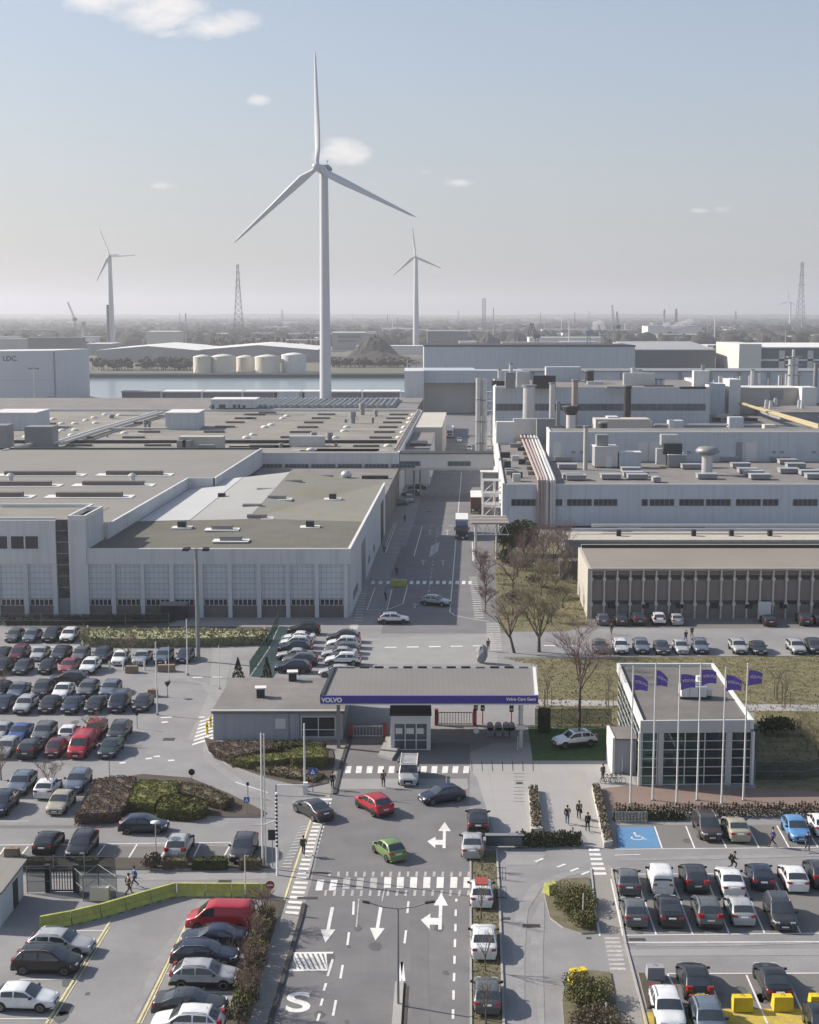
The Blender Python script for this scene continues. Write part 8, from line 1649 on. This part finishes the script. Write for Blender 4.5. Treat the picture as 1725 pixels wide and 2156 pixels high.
sign('black topped sign post before the red van row', 4, 688, 1112, 975, 'tall', 'dark', .16); sign('black topped sign post behind the dark grey suv row', 4, 862, 808, 700, 'tall', 'dark', .16)
sign('dark rectangular sign board beside the dotted pillar', 16, 262, 1482, 1058, 'tall', 'dark', .34); sign('round white speed sign under the canopy by the turnstiles', 14, 1190, 640, 530, 'round', 'trim', .3); sign('black topped post behind the left island sign', 4, 1556, 1240, 1142, 'tall', 'dark', .13)
pole('post with a wide disc shaped lamp beside the silver suv', 1, 980, 342, 140, .05, 'steel', 'street_lamp', 'street lamp', lambda b, p, tz: (lambda a: (a.lathe((p.x, p.y, tz), [(.03, -.15), (.42, -.02), (.4, .05), (.05, .12)], 12), a.build('lamp_head', M['trim'], b)))(MB()))
pole('post with a flared dark lantern at the end of the fourth car row', 4, 1052, 610, 515, .05, 'mid', 'street_lamp', 'street lamp', lambda b, p, tz: (lambda a: (a.lathe((p.x, p.y, tz), [(.1, -.5), (.4, .0), (.3, .05), (.05, .1)], 10), a.build('lamp_head', M['dark'], b)))(MB()))
# dotted pillar, boom barrier
p = G(16, 318, 1585); tz = zy(q(16, 0, 632)[1], p.y); b = thing('dotted_pillar', 'tall white pillar with a column of black dots at the junction', 'pillar', p); a = MB(); a.cyl(p, (p.x, p.y, tz), .11, .10, 10); a.build('shaft', M['letter'], b)
for k in range(14): z = tz-.25-.32*k; a = MB(); a.box(p.x-.09, p.x+.09, p.y-.14, p.y-.09, z-.08, z+.08); a.build('dot', M['dark'], b)
a = MB(); a.tube([(p.x-.1, p.y, 4.6), (p.x-1.0, p.y-.1, 4.3), (p.x-1.9, p.y-.1, 4.3)], .06, 6); a.build('bracket', M['trim'], b)
p = G(16, 640, 650); b = thing('boom_barrier', 'boom barrier with a white arm lowered over the side lane', 'barrier', p); a = MB(); a.box(p.x-.22, p.x+.22, p.y-.2, p.y+.2, 0, 1.15); a.build('cabinet', M['trim'], b); e = G(16, 305, 650); a = MB(); a.box(e.x, p.x+.4, p.y-.3, p.y-.22, .9, 1.0); a.build('boom', M['letter'], b); a = MB(); a.box(e.x-.05, e.x+.05, p.y-.32, p.y-.2, 0, 1.02); a.build('rest_post', M['mid'], b)
for (x, y) in ((1300, 838), (1322, 800)):
    p = G(4, x, y); b = thing('bollard', ('yellow bollard at the gatehouse corner, nearer one' if x == 1300 else 'yellow bollard at the gatehouse corner, farther one'), 'bollard', p); a = MB(); a.cyl(p, p+Vector((0, 0, 1.2)), .14, .14, 10); a.ball(p+Vector((0, 0, 1.2)), .14, .14, .1, 8); a.build('post', M['yelblk'], b); a = MB(); a.cyl(p+Vector((0, 0, .8)), p+Vector((0, 0, .95)), .145, .145, 10); a.build('band', M['dark'], b)
for i, x in enumerate((690, 775, 908, 1042)):
    p = G(4, x, 440); b = thing('bollard', ('first', 'second', 'third', 'fourth')[i]+' pale bollard along the front of the lamp mast car row', 'bollard', p, 'pale bollards in the left car park'); a = MB(); a.cyl(p, p+Vector((0, 0, 1.1)), .11, .11, 8); a.ball(p+Vector((0, 0, 1.1)), .11, .11, .08, 8); a.build('post', M['trim'], b)
# fences
def fence(label, pts, h, c=0, m='wire', pm='mid', step=3.0, name='mesh_fence', rails=2, r=.04):
    Pt = [G(c, *p) for p in pts]; b = thing(name, label, 'fence', Pt[0])
    for A, B2 in zip(Pt, Pt[1:]):
        L = (B2-A).length; n = max(1, round(L/step)); d = (B2-A).normalized(); nn = Vector((-d.y, d.x, 0))*.006
        if m: a = MB(); u = Vector((0, 0, 1)); a.hexa([A-nn+u*.1, B2-nn+u*.1, B2+nn+u*.1, A+nn+u*.1], [A-nn+u*h, B2-nn+u*h, B2+nn+u*h, A+nn+u*h]); a.build('mesh_panel', M[m], b)
        for k in range(n+1): a = MB(); p = A.lerp(B2, k/n); a.cyl(p, p+Vector((0, 0, h+.08)), r, r, 6); a.build('post', M[pm], b)
        for k in range(rails): a = MB(); z = Vector((0, 0, h*(k+1)/rails-.05)); a.cyl(A+z, B2+z, r*.6, r*.6, 5); a.build('rail', M[pm], b)
    return b
fence('dark mesh fence along the front of the bay fronted hall', [(0, 165), (520, 168), (1060, 165)], 1.9, 4, step=5)
fence('dark mesh fence by the small hut at the left', [(172, 585), (320, 585)], 2.1, 1); fence('dark mesh fence right of the barred gate', [(466, 578), (525, 635), (620, 560), (735, 640)], 2.1, 1)
fence('mesh fence beyond the hut yard', [(145, 470), (725, 470)], 1.6, 1, step=2.5); fence('low mesh fence behind the display lawn', [(60, 735), (215, 735), (360, 735), (505, 735)], 1.9, 6, step=3.3); fence('mesh fence along the shaded bank right of the pavilion', [(1350, 1060), (1480, 1060), (1640, 1060), (1725, 1040)], 2.0, 6, step=3)
fence('green glazed fence along the new car park behind the gatehouse', [(180, 165), (115, 310), (0, 480)], 2.0, 5, 'greenmesh', 'mid', 2.6, 'glazed_fence')
slide_gate('dark barred gate in the fence near the left hut', *(q(1, 325, 0)[0], q(1, 462, 0)[0], q(1, 0, 578)[1]), 1.9, 'dark', 8, 'dark')
def railing(label, c, x0, x1, y, h, n, m='steel'):
    A, B2 = G(c, x0, y), G(c, x1, y); b = thing('railing', label, 'railing', A); a = MB()
    for z in (.15, h): a.cyl(A+Vector((0, 0, z)), B2+Vector((0, 0, z)), .03, .03, 6)
    a.build('rail', M[m], b); a = MB()
    for k in range(n+1): p = A.lerp(B2, k/n); a.cyl(p, p+Vector((0, 0, h)), .02, .02, 5)
    a.build('bars', M[m], b)
railing('grey bar railing behind the blue accessible bay', 3, 625, 795, 122, 1.0, 22); railing('black hoop railing at the right end of the big zebra', 2, 1545, 1605, 500, 1.0, 3, 'dark'); railing('black hoop railing beside the white hatchback on the kerb', 2, 1550, 1606, 622, 1.0, 3, 'dark')
p = G(2, 1600, 300); b = thing('notice_case', 'low dark display case with pale top at the plaza end', 'display case', p); a = MB(); a.box(p.x-1.6, p.x+1.5, p.y-.2, p.y+.2, .25, 1.15); a.build('case', M['dark'], b); a = MB(); a.box(p.x-1.7, p.x+1.6, p.y-.3, p.y+.3, 1.15, 1.2); a.build('top', M['mid'], b); a = MB(); a.box(p.x-1.5, p.x+1.4, p.y-.23, p.y-.205, .35, 1.05); a.build('glass_front', M['wingrey'], b); a = MB(); a.box(p.x-1.5, p.x-1.4, p.y-.1, p.y+.1, 0, .25); a.box(p.x+1.3, p.x+1.4, p.y-.1, p.y+.1, 0, .25); a.build('foot', M['mid'], b)
# hut at the left edge
A = G(1, 150, 600); B2 = G(1, -140, 800); b = thing('hut', 'small pale hut with a ribbed sloping roof at the left edge', 'hut', A); zh = 2.7
c1 = G(1, 150, 600); c2 = G(1, 5, 800); w_ = Vector((-4.5, 0.6, 0)); cs = [c2, c1, c1+w_, c2+w_]
a = MB(); a.hexa([(p.x, p.y, 0) for p in cs], [(p.x, p.y, zh) for p in cs]); a.build('wall', M['kiosk'] if 'kiosk' in M else M['plantblue'], b); a = MB(); cg = sum(cs, Vector())/4; ro = [cg+(p-cg)*1.12 for p in cs]; a.hexa([(p.x, p.y, zh) for p in ro], [(p.x, p.y, zh+.18) for p in ro]); a.build('roof', M['roofmetal'], b)
a = MB(); m_ = c2.lerp(c1, .55); m2 = c2.lerp(c1, .75); nn = Vector((.04, -.02, 0)); a.hexa([m_, m2, m2+nn, m_+nn], [m_+Vector((0, 0, 2.1)), m2+Vector((0, 0, 2.1)), m2+nn+Vector((0, 0, 2.1)), m_+nn+Vector((0, 0, 2.1))]); a.build('door', M['dark'], b)
# parked bicycles in a rack by the lobby
for i in range(3):
    p = G(6, 490+26*i, 1078); b = thing('bicycle', ('leftmost', 'middle', 'right hand')[i]+' of three dark bicycles leaning by the pavilion lobby', 'bicycle', p, 'bicycles by the lobby')
    for dx in (-.5, .5):
        a = MB(); a.tube([(p.x+dx+.33*cos(k*pi/6), p.y, .34+.33*sin(k*pi/6)) for k in range(13)], .025, 5); a.build('wheel', M['tyre'], b)
    a = MB(); a.tube([(p.x-.5, p.y, .34), (p.x-.15, p.y, .85), (p.x+.35, p.y, .85), (p.x+.5, p.y, .34)], .02, 5); a.tube([(p.x-.15, p.y, .85), (p.x, p.y, .34), (p.x+.35, p.y, .85)], .02, 5); a.build('frame', M['mid'], b); a = MB(); a.tube([(p.x+.33, p.y, .85), (p.x+.3, p.y, 1.05), (p.x+.25, p.y+.25, 1.05)], .02, 5); a.build('handlebar', M['dark'], b); a = MB(); a.box(p.x-.28, p.x-.05, p.y-.07, p.y+.07, .92, .98); a.build('saddle', M['dark'], b)
# worn patches, drains, dark strips for lamp shadows
a = MB(); rz = random.Random(8)
for (c, x, y, w, d) in ((3, 170, 682, 1.3, .6), (3, 480, 748, .35, .3), (3, 740, 755, 1.2, .4), (16, 790, 1560, 2, .3), (16, 660, 1850, 1.6, .45), (2, 1590, 745, 1, .4), (1, 1410, 512, 1, .5), (4, 1060, 875, 1.2, .9), (5, 1690, 1150, .6, .6), (8, 1120, 700, 1, 1)):  # the two strips by the left walkway are lamp shadows laid as dark sheets
    p = G(c, x, y); 
    g_ = MB(); g_.box(p.x-w/2, p.x+w/2, p.y-d/2, p.y+d/2, .02, .045); struct('drain_and_shadow_strip', g_, M['kerbdark'])
M['patch'] = mat('asphalt_patch', (.145, .14, .14), .93, .14, .5, .08, 6); M['patch2'] = mat('asphalt_patch_pale', (.25, .244, .24), .93, .12, .4, .08, 6); M['oil'] = mat('oil_stain', (.10, .097, .096), .7, .3, 1.2, .1, 5)
for (c, pts, m) in ((0, [(706, 1640), (984, 1640), (986, 1662), (700, 1662)], 'patch2'), (0, [(800, 1700), (990, 1700), (990, 1850), (795, 1850)], 'road'), (0, [(862, 1880), (900, 1880), (905, 2190), (868, 2190)], 'patch'), (0, [(1062, 1800), (1150, 1800), (1130, 1822), (1066, 1822)], 'patch2'), (0, [(0, 1845), (560, 1838), (565, 1852), (0, 1858)], 'patch2'), (0, [(1300, 2000), (1760, 1998), (1760, 2012), (1304, 2014)], 'patch2'), (0, [(450, 1360), (492, 1372), (470, 1470), (420, 1560), (396, 1560), (440, 1460)], 'patch2'), (0, [(0, 1738), (240, 1738), (240, 1744), (0, 1744)], 'patch'), (0, [(760, 1345), (1040, 1335), (1050, 1400), (740, 1400)], 'patch2'), (0, [(846, 1150), (870, 1150), (850, 1215), (822, 1215)], 'patch')):
    g_ = MB(); g_.sheet([G(c, *p) for p in pts], .034); struct('asphalt_patch', g_, M[m])
for pts in (((1100, 2170), (1092, 2000), (1100, 1915), (1130, 1868), (1190, 1842), (1250, 1832)), ((1142, 2170), (1130, 2010), (1134, 1935), (1142, 1900)), ((345, 1420), (430, 1440), (462, 1480), (430, 1540), (440, 1600), (520, 1660), (600, 1700)), ((280, 2150), (340, 2020), (430, 1900), (560, 1862)), ((1340, 1990), (1500, 1988), (1725, 1985)), ((1300, 1812), (1500, 1806), (1725, 1802))):
    Pt = [P(*p) for p in pts]; g_ = MB(); L_r = [], []
    for i, p in enumerate(Pt):
        d = (Pt[min(i+1, len(Pt)-1)]-Pt[max(i-1, 0)]).normalized(); n_ = Vector((-d.y, d.x, 0)); w = .45*(.35 if i in (0, len(Pt)-1) else 1)
        L_r[0].append(p+n_*w+Vector((0, 0, .0362))); L_r[1].append(p-n_*w+Vector((0, 0, .0362)))
    for i in range(len(Pt)-1): g_.add([L_r[1][i], L_r[1][i+1], L_r[0][i+1], L_r[0][i]], [(0, 1, 2, 3)])
    struct('wheel_track', g_, mat('worn_wheel_track', (.238, .232, .231), .9, .25, .5, .12, 5))
a = MB()
for k in range(70):
    c, xr, yr = rz.choice(((3, (640, 1700), (440, 720)), (3, (900, 1700), (960, 1200)), (1, (100, 550), (830, 1380)), (1, (1000, 1480), (850, 1380)), (4, (60, 800), (300, 1000)), (2, (350, 1350), (650, 1400)), (3, (1000, 1700), (150, 250))))
    p = G(c, rz.uniform(*xr), rz.uniform(*yr)); r = rz.uniform(.15, .5); a.sheet([(p.x+r*(.7+.5*rz.random())*cos(t*.7), p.y+r*1.6*(.7+.5*rz.random())*sin(t*.7)) for t in range(9)], .0375)
struct('oil_stain', a, M['oil'])
for (x0, y0, x1, y1) in ((1320, 1990, 1700, 1985), (760, 1690, 980, 1680)):
    A, B2 = P(x0, y0), P(x1, y1); g_ = MB(); pr = A
    for k in range(1, 13):
        n_ = A.lerp(B2, k/12)+Vector((rz.gauss(0, .05), rz.gauss(0, .05), 0)); line(g_, pr, n_, .035, .0385); pr = n_
    struct('tar_crack', g_, M['oil'])
# ================================================================== PEOPLE
def cloth_mat(name, rough=.85):
    m = bpy.data.materials.new(name); m.use_nodes = True; t = m.node_tree; n = t.nodes; l = t.links; b = n['Principled BSDF']; b.inputs['Roughness'].default_value = rough
    oi = n.new('ShaderNodeObjectInfo'); co = n.new('ShaderNodeTexCoord'); z = n.new('ShaderNodeTexNoise'); z.inputs['Scale'].default_value = 7; l.new(co.outputs['Object'], z.inputs[0])
    mr = n.new('ShaderNodeMapRange'); mr.inputs[3].default_value = .75; mr.inputs[4].default_value = 1.25; l.new(z.outputs['Fac'], mr.inputs[0]); sc = n.new('ShaderNodeVectorMath'); sc.operation = 'SCALE'; l.new(oi.outputs['Color'], sc.inputs[0]); l.new(mr.outputs[0], sc.inputs['Scale']); l.new(sc.outputs[0], b.inputs['Base Color']); return m
M['cloth'] = cloth_mat('clothing_fabric'); M['skin'] = mat('skin', (.42, .25, .18), .6, .08, 3); M['hair'] = mat('hair', (.025, .018, .014), .7, .2, 9); M['eye'] = mat('eye', (.02, .02, .02), .3, .05, 9)
def skinned(name, chain, m, parent):
    """chain: {joint: (position, radius, parent joint)} grown into one smooth surface"""
    keys = list(chain); me = bpy.data.meshes.new(name+'_skeleton'); idx = {k: i for i, k in enumerate(keys)}
    me.from_pydata([chain[k][0] for k in keys], [(idx[k], idx[chain[k][2]]) for k in keys if chain[k][2] is not None], [])
    o = bpy.data.objects.new(name+'_skeleton', me); COL.objects.link(o); md = o.modifiers.new('skin', 'SKIN'); md.use_smooth_shade = True; md.branch_smoothing = .4
    if not me.skin_vertices: 
        bm = bmesh.new(); bm.from_mesh(me); bm.verts.layers.skin.verify(); bm.to_mesh(me); bm.free()
    for k in keys:
        sv = me.skin_vertices[0].data[idx[k]]; r = chain[k][1]; sv.radius = r if isinstance(r, tuple) else (r, r); sv.use_root = chain[k][2] is None
    sb = o.modifiers.new('sub', 'SUBSURF'); sb.levels = sb.render_levels = 1
    dg = bpy.context.evaluated_depsgraph_get(); r_ = bpy.data.meshes.new_from_object(o.evaluated_get(dg)); bpy.data.objects.remove(o); r_.materials.clear(); r_.materials.append(M[m]); r_.name = name
    for p in r_.polygons: p.use_smooth = True
    ob = bpy.data.objects.new(name, r_); COL.objects.link(ob); ob.parent = parent; KIDS.setdefault(parent.name, []).append(ob); return ob
POSE = {
 'walk': dict(lk=(.20, .52), la=(.31, .09), rk=(.03, .50), ra=(-.31, .15), le=(-.17, 1.15), lw=(-.12, .90), re=(.07, 1.14), rw=(.25, .97), lean=.03),
 'stand': dict(lk=(.02, .50), la=(.0, .08), rk=(.02, .50), ra=(-.03, .08), le=(-.04, 1.14), lw=(.04, .90), re=(-.03, 1.14), rw=(.10, .95), lean=.01),
 'run': dict(lk=(.34, .66), la=(.22, .26), rk=(-.08, .52), ra=(-.46, .34), le=(-.26, 1.2), lw=(-.10, 1.08), re=(.12, 1.17), rw=(.32, 1.20), lean=.12)}
def build_person(pose):
    d = POSE[pose]; L = d['lean']; root = bpy.data.objects.new('person', None); COL.objects.link(root); root['_o'] = [0, 0, 0]
    J = {'pelvis': (0, 0, .95), 'spine': (L*.4, 0, 1.14), 'chest': (L, 0, 1.36), 'neck': (L*1.2+.01, 0, 1.50), 'skull': (L*1.3+.03, 0, 1.62), 'crown': (L*1.3+.02, 0, 1.71), 'nose': (L*1.3+.135, 0, 1.61)}
    for s, n in ((1, 'l'), (-1, 'r')):
        J[n+'hip'] = (0, s*.10, .90); J[n+'knee'] = (d[n+'k'][0], s*.10, d[n+'k'][1]); J[n+'ank'] = (d[n+'a'][0], s*.10, d[n+'a'][1]); J[n+'toe'] = (d[n+'a'][0]+.17, s*.115, max(.035, d[n+'a'][1]-.055)); J[n+'sho'] = (L, s*.19, 1.42); J[n+'elb'] = (d[n+'e'][0]+L, s*.245, d[n+'e'][1]); J[n+'wri'] = (d[n+'w'][0]+L, s*.24, d[n+'w'][1])
    body = {'pelvis': (J['pelvis'], (.15, .10), None), 'spine': (J['spine'], (.13, .095), 'pelvis'), 'chest': (J['chest'], (.15, .10), 'spine'), 'neck': (J['neck'], .055, 'chest'), 'skull': (J['skull'], (.078, .098), 'neck'), 'crown': (J['crown'], .065, 'skull'), 'nose': (J['nose'], .012, 'skull')}
    jac = {'pelvis': (J['pelvis'], (.175, .135), None), 'spine': (J['spine'], (.16, .125), 'pelvis'), 'chest': (J['chest'], (.185, .135), 'spine'), 'collar': ((J['neck'][0], 0, 1.475), .075, 'chest')}
    tro = {'pelvis': (J['pelvis'], (.16, .12), None)}
    for n in 'lr':
        body[n+'hip'] = (J[n+'hip'], .085, 'pelvis'); body[n+'knee'] = (J[n+'knee'], .052, n+'hip'); body[n+'ank'] = (J[n+'ank'], .036, n+'knee'); body[n+'toe'] = (J[n+'toe'], .03, n+'ank')
        body[n+'sho'] = (J[n+'sho'], .055, 'chest'); body[n+'elb'] = (J[n+'elb'], .04, n+'sho'); body[n+'wri'] = (J[n+'wri'], .028, n+'elb')
        e, w = Vector(J[n+'elb']), Vector(J[n+'wri']); f = (w-e).normalized(); sy = 1 if n == 'l' else -1; pm = w+f*.07; body[n+'palm'] = (tuple(pm), (.038, .018), n+'wri'); side = Vector((1, 0, 0))-f*f.x; side = side.normalized() if side.length > .1 else Vector((0, 0, 1)); inn_ = Vector((0, -sy, 0))
        for k, ln in enumerate((.062, .072, .067, .052)):
            b0 = pm+f*.03+side*(.027-.018*k); body[f'{n}f{k}'] = (tuple(b0+f*ln*.5+inn_*.008), .0085, n+'palm'); body[f'{n}g{k}'] = (tuple(b0+f*ln*.95+inn_*.026), .0075, f'{n}f{k}')
        t0 = w+f*.035+side*.045+inn_*.012; body[n+'th'] = (tuple(t0), .010, n+'palm'); body[n+'tt'] = (tuple(t0+f*.038+inn_*.014), .008, n+'th')
        jac[n+'sho'] = (J[n+'sho'], .078, 'chest'); jac[n+'elb'] = (J[n+'elb'], .06, n+'sho'); jac[n+'cuf'] = (tuple(w-f*.015), .045, n+'elb')
        tro[n+'hip'] = (J[n+'hip'], .102, 'pelvis'); tro[n+'knee'] = (J[n+'knee'], .07, n+'hip'); a_, k_ = Vector(J[n+'ank']), Vector(J[n+'knee']); tro[n+'hem'] = (tuple(a_.lerp(k_, .06)), .055, n+'knee')
    skinned('body', body, 'skin', root); skinned('jacket', jac, 'cloth', root); skinned('trousers', tro, 'cloth', root)
    for n in 'lr':
        a = Vector(J[n+'ank']); t = Vector(J[n+'toe']); skinned('shoe', {'heel': (tuple(a+Vector((-.05, 0, -.045))), .04, None), 'mid': (tuple(a.lerp(t, .45)+Vector((0, 0, -.02))), .045, 'heel'), 'tip': (tuple(t+Vector((.04, 0, 0))), .034, 'mid')}, 'cloth', root)
    h = J['skull']; a = MB(); a.ball((h[0]-.022, 0, h[2]+.055), .112, .098, .088, 12); a.ball((h[0]-.055, 0, h[2]-.0), .072, .088, .085, 10); hr = a.build('hair', M['hair'], root)
    for s in (1, -1): a = MB(); a.ball((h[0]+.088, s*.033, h[2]+.015), .012, .014, .010, 6); a.build('eye', M['eye'], root); a = MB(); a.ball((h[0]-.005, s*.092, h[2]-.005), .018, .010, .03, 6); a.build('ear', M['skin'], root)
    a = MB(); a.box(h[0]+.083, h[0]+.093, -.026, .026, h[2]-.052, h[2]-.045); a.build('mouth', M['signred'], root)
    return root
PP = {}; PF = {}
CL = {'black': (.014, .014, .016), 'dark grey': (.04, .042, .046), 'blue': (.05, .15, .36), 'brown': (.085, .055, .04), 'navy': (.018, .025, .06), 'purple-blue': (.05, .05, .16), 'jeans': (.045, .06, .10), 'grey': (.14, .14, .145), 'green': (.05, .065, .045)}
PPL = {}
def person(key, c, x, y, head, pose, jc, tc_, label, grp=None, hgt=1.0):
    if pose not in PP: PP[pose] = build_person(pose); o = PP[pose]
    else: o = copy_tree(PP[pose])
    p = G(c, x, y); o.location = (p.x, p.y, .035); o.rotation_euler = (0, 0, R(head)); o.scale = (hgt,)*3; tag(o, label, 'person', grp)
    for ch in kids(o):
        if ch.name.startswith('jacket'): ch.color = (*CL[jc], 1)
        if ch.name.startswith('trousers'): ch.color = (*CL[tc_], 1)
        if ch.name.startswith('shoe'): ch.color = (.02, .02, .02, 1)
    PPL[key] = o; return o
person(1, 5, 519, 1190, 268, 'walk', 'black', 'black', 'person in black walking along the kerb beside the gatehouse hedge')
person(2, 5, 838, 1178, 95, 'walk', 'brown', 'dark grey', 'person in a brown jacket crossing the zebra left of the silver van')
person(3, 2, 336, 350, 84, 'walk', 'dark grey', 'dark grey', 'person in dark grey walking up the striped walkway')
person(4, 1, 806, 596, 30, 'walk', 'brown', 'brown', 'person in brown clothes beside the blue jacketed one by the barrier')
person(5, 1, 848, 548, 200, 'walk', 'blue', 'jeans', 'person in a bright blue jacket walking by the lime barrier')
person(6, 6, 456, 1062, 300, 'stand', 'green', 'dark grey', 'person in dark green standing at the pavilion corner')
person(7, 3, 364, 132, 85, 'walk', 'black', 'jeans', 'leftmost of three people walking down the plaza path')
person(8, 3, 427, 106, 88, 'walk', 'dark grey', 'black', 'middle one of three people on the plaza path, farthest ahead')
person(9, 3, 474, 172, 92, 'walk', 'black', 'black', 'rightmost and nearest of three people on the plaza path')
person(10, 3, 1475, 254, 172, 'walk', 'purple-blue', 'black', 'person in a purple-blue jacket striding between gold sedan and blue hatchback')
person(11, 3, 1660, 280, 265, 'walk', 'navy', 'jeans', 'person in navy standing at the bonnet of the bright blue hatchback')
person(12, 3, 1256, 388, -12, 'run', 'black', 'black', 'person in black running across the lane over the white sedan')
person(13, 5, 1495, 322, 88, 'walk', 'black', 'black', 'person in black on the striped crossing behind the canopy')
person(14, 6, 507, 202, 250, 'walk', 'navy', 'brown', 'person in navy walking on the lane by the brick block corner')
person(15, 6, 943, 248, 100, 'walk', 'black', 'jeans', 'left one of two people walking between the lawn row cars')
person(16, 6, 979, 222, 90, 'walk', 'dark grey', 'black', 'right one of two people walking between the lawn row cars')
person(17, 8, 853, 1262, 85, 'walk', 'navy', 'navy', 'person in navy in the shade beside the street islet block')
person(18, 8, 921, 1104, 90, 'walk', 'black', 'black', 'person in black behind the yellow-green street block')
person(19, 8, 972, 768, 95, 'stand', 'black', 'dark grey', 'person in black farther up the shaded street by the bays')
person(20, 8, 1131, 516, 92, 'walk', 'dark grey', 'black', 'person far up the street by the footbridge shadow')
person(21, 8, 842, 965, 270, 'walk', 'navy', 'black', 'person walking close to the hall wall on the street')
def pack(key, label, m_=(.016, .016, .018), hand=False):
    o = PPL[key]; b = thing('backpack' if not hand else 'hand_bag', label, 'backpack' if not hand else 'bag', o.location); b.rotation_euler = o.rotation_euler; b['_o'] = [0, 0, 0]
    if not hand:
        a = MB(); a.hexa([(-.30, -.15, 1.04), (-.11, -.15, 1.02), (-.11, .15, 1.02), (-.30, .15, 1.04)], [(-.22, -.13, 1.46), (-.10, -.13, 1.48), (-.10, .13, 1.48), (-.22, .13, 1.46)]); x = a.build('bag_body', M['cloth'], b); x.color = (*m_, 1)
        a = MB(); a.box(-.345, -.28, -.11, .11, 1.07, 1.24); x = a.build('front_pocket', M['cloth'], b); x.color = (*m_, 1)
    else:
        a = MB(); a.hexa([(.08, -.32, .55), (.42, -.32, .55), (.42, -.18, .55), (.08, -.18, .55)], [(.12, -.29, .84), (.38, -.29, .84), (.38, -.21, .84), (.12, -.21, .84)]); x = a.build('bag_body', M['cloth'], b); x.color = (*m_, 1)
        a = MB(); a.tube([(.18, -.25, .84), (.22, -.25, .93), (.28, -.25, .93), (.32, -.25, .84)], .012, 5); x = a.build('handle', M['cloth'], b); x.color = (*m_, 1)
pack(12, 'black backpack on the person running across the lane'); pack(3, 'dark backpack on the person walking up the striped walkway', (.03, .03, .035)); pack(9, 'black backpack on the nearest person of the plaza three'); pack(8, 'black bag carried by the middle person of the plaza three', hand=True)
# ================================================================== HAZE
hz_ = MB(); hz_.box(-8600, 8600, -50, 12400, -1, 165)
me = bpy.data.materials.new('haze_air'); me.use_nodes = True; t = me.node_tree; t.nodes.clear()
o_ = t.nodes.new('ShaderNodeOutputMaterial'); pv_ = t.nodes.new('ShaderNodeVolumePrincipled'); t.links.new(pv_.outputs[0], o_.inputs['Volume'])
pv_.inputs['Color'].default_value = (.86, .87, .92, 1); pv_.inputs['Density'].default_value = .00016; pv_.inputs['Anisotropy'].default_value = .35
h_ = hz_.build('haze', me); h_['kind'] = 'stuff'; h_['label'] = 'thin bluish haze hanging over the works and the plain'; h_['category'] = 'haze'
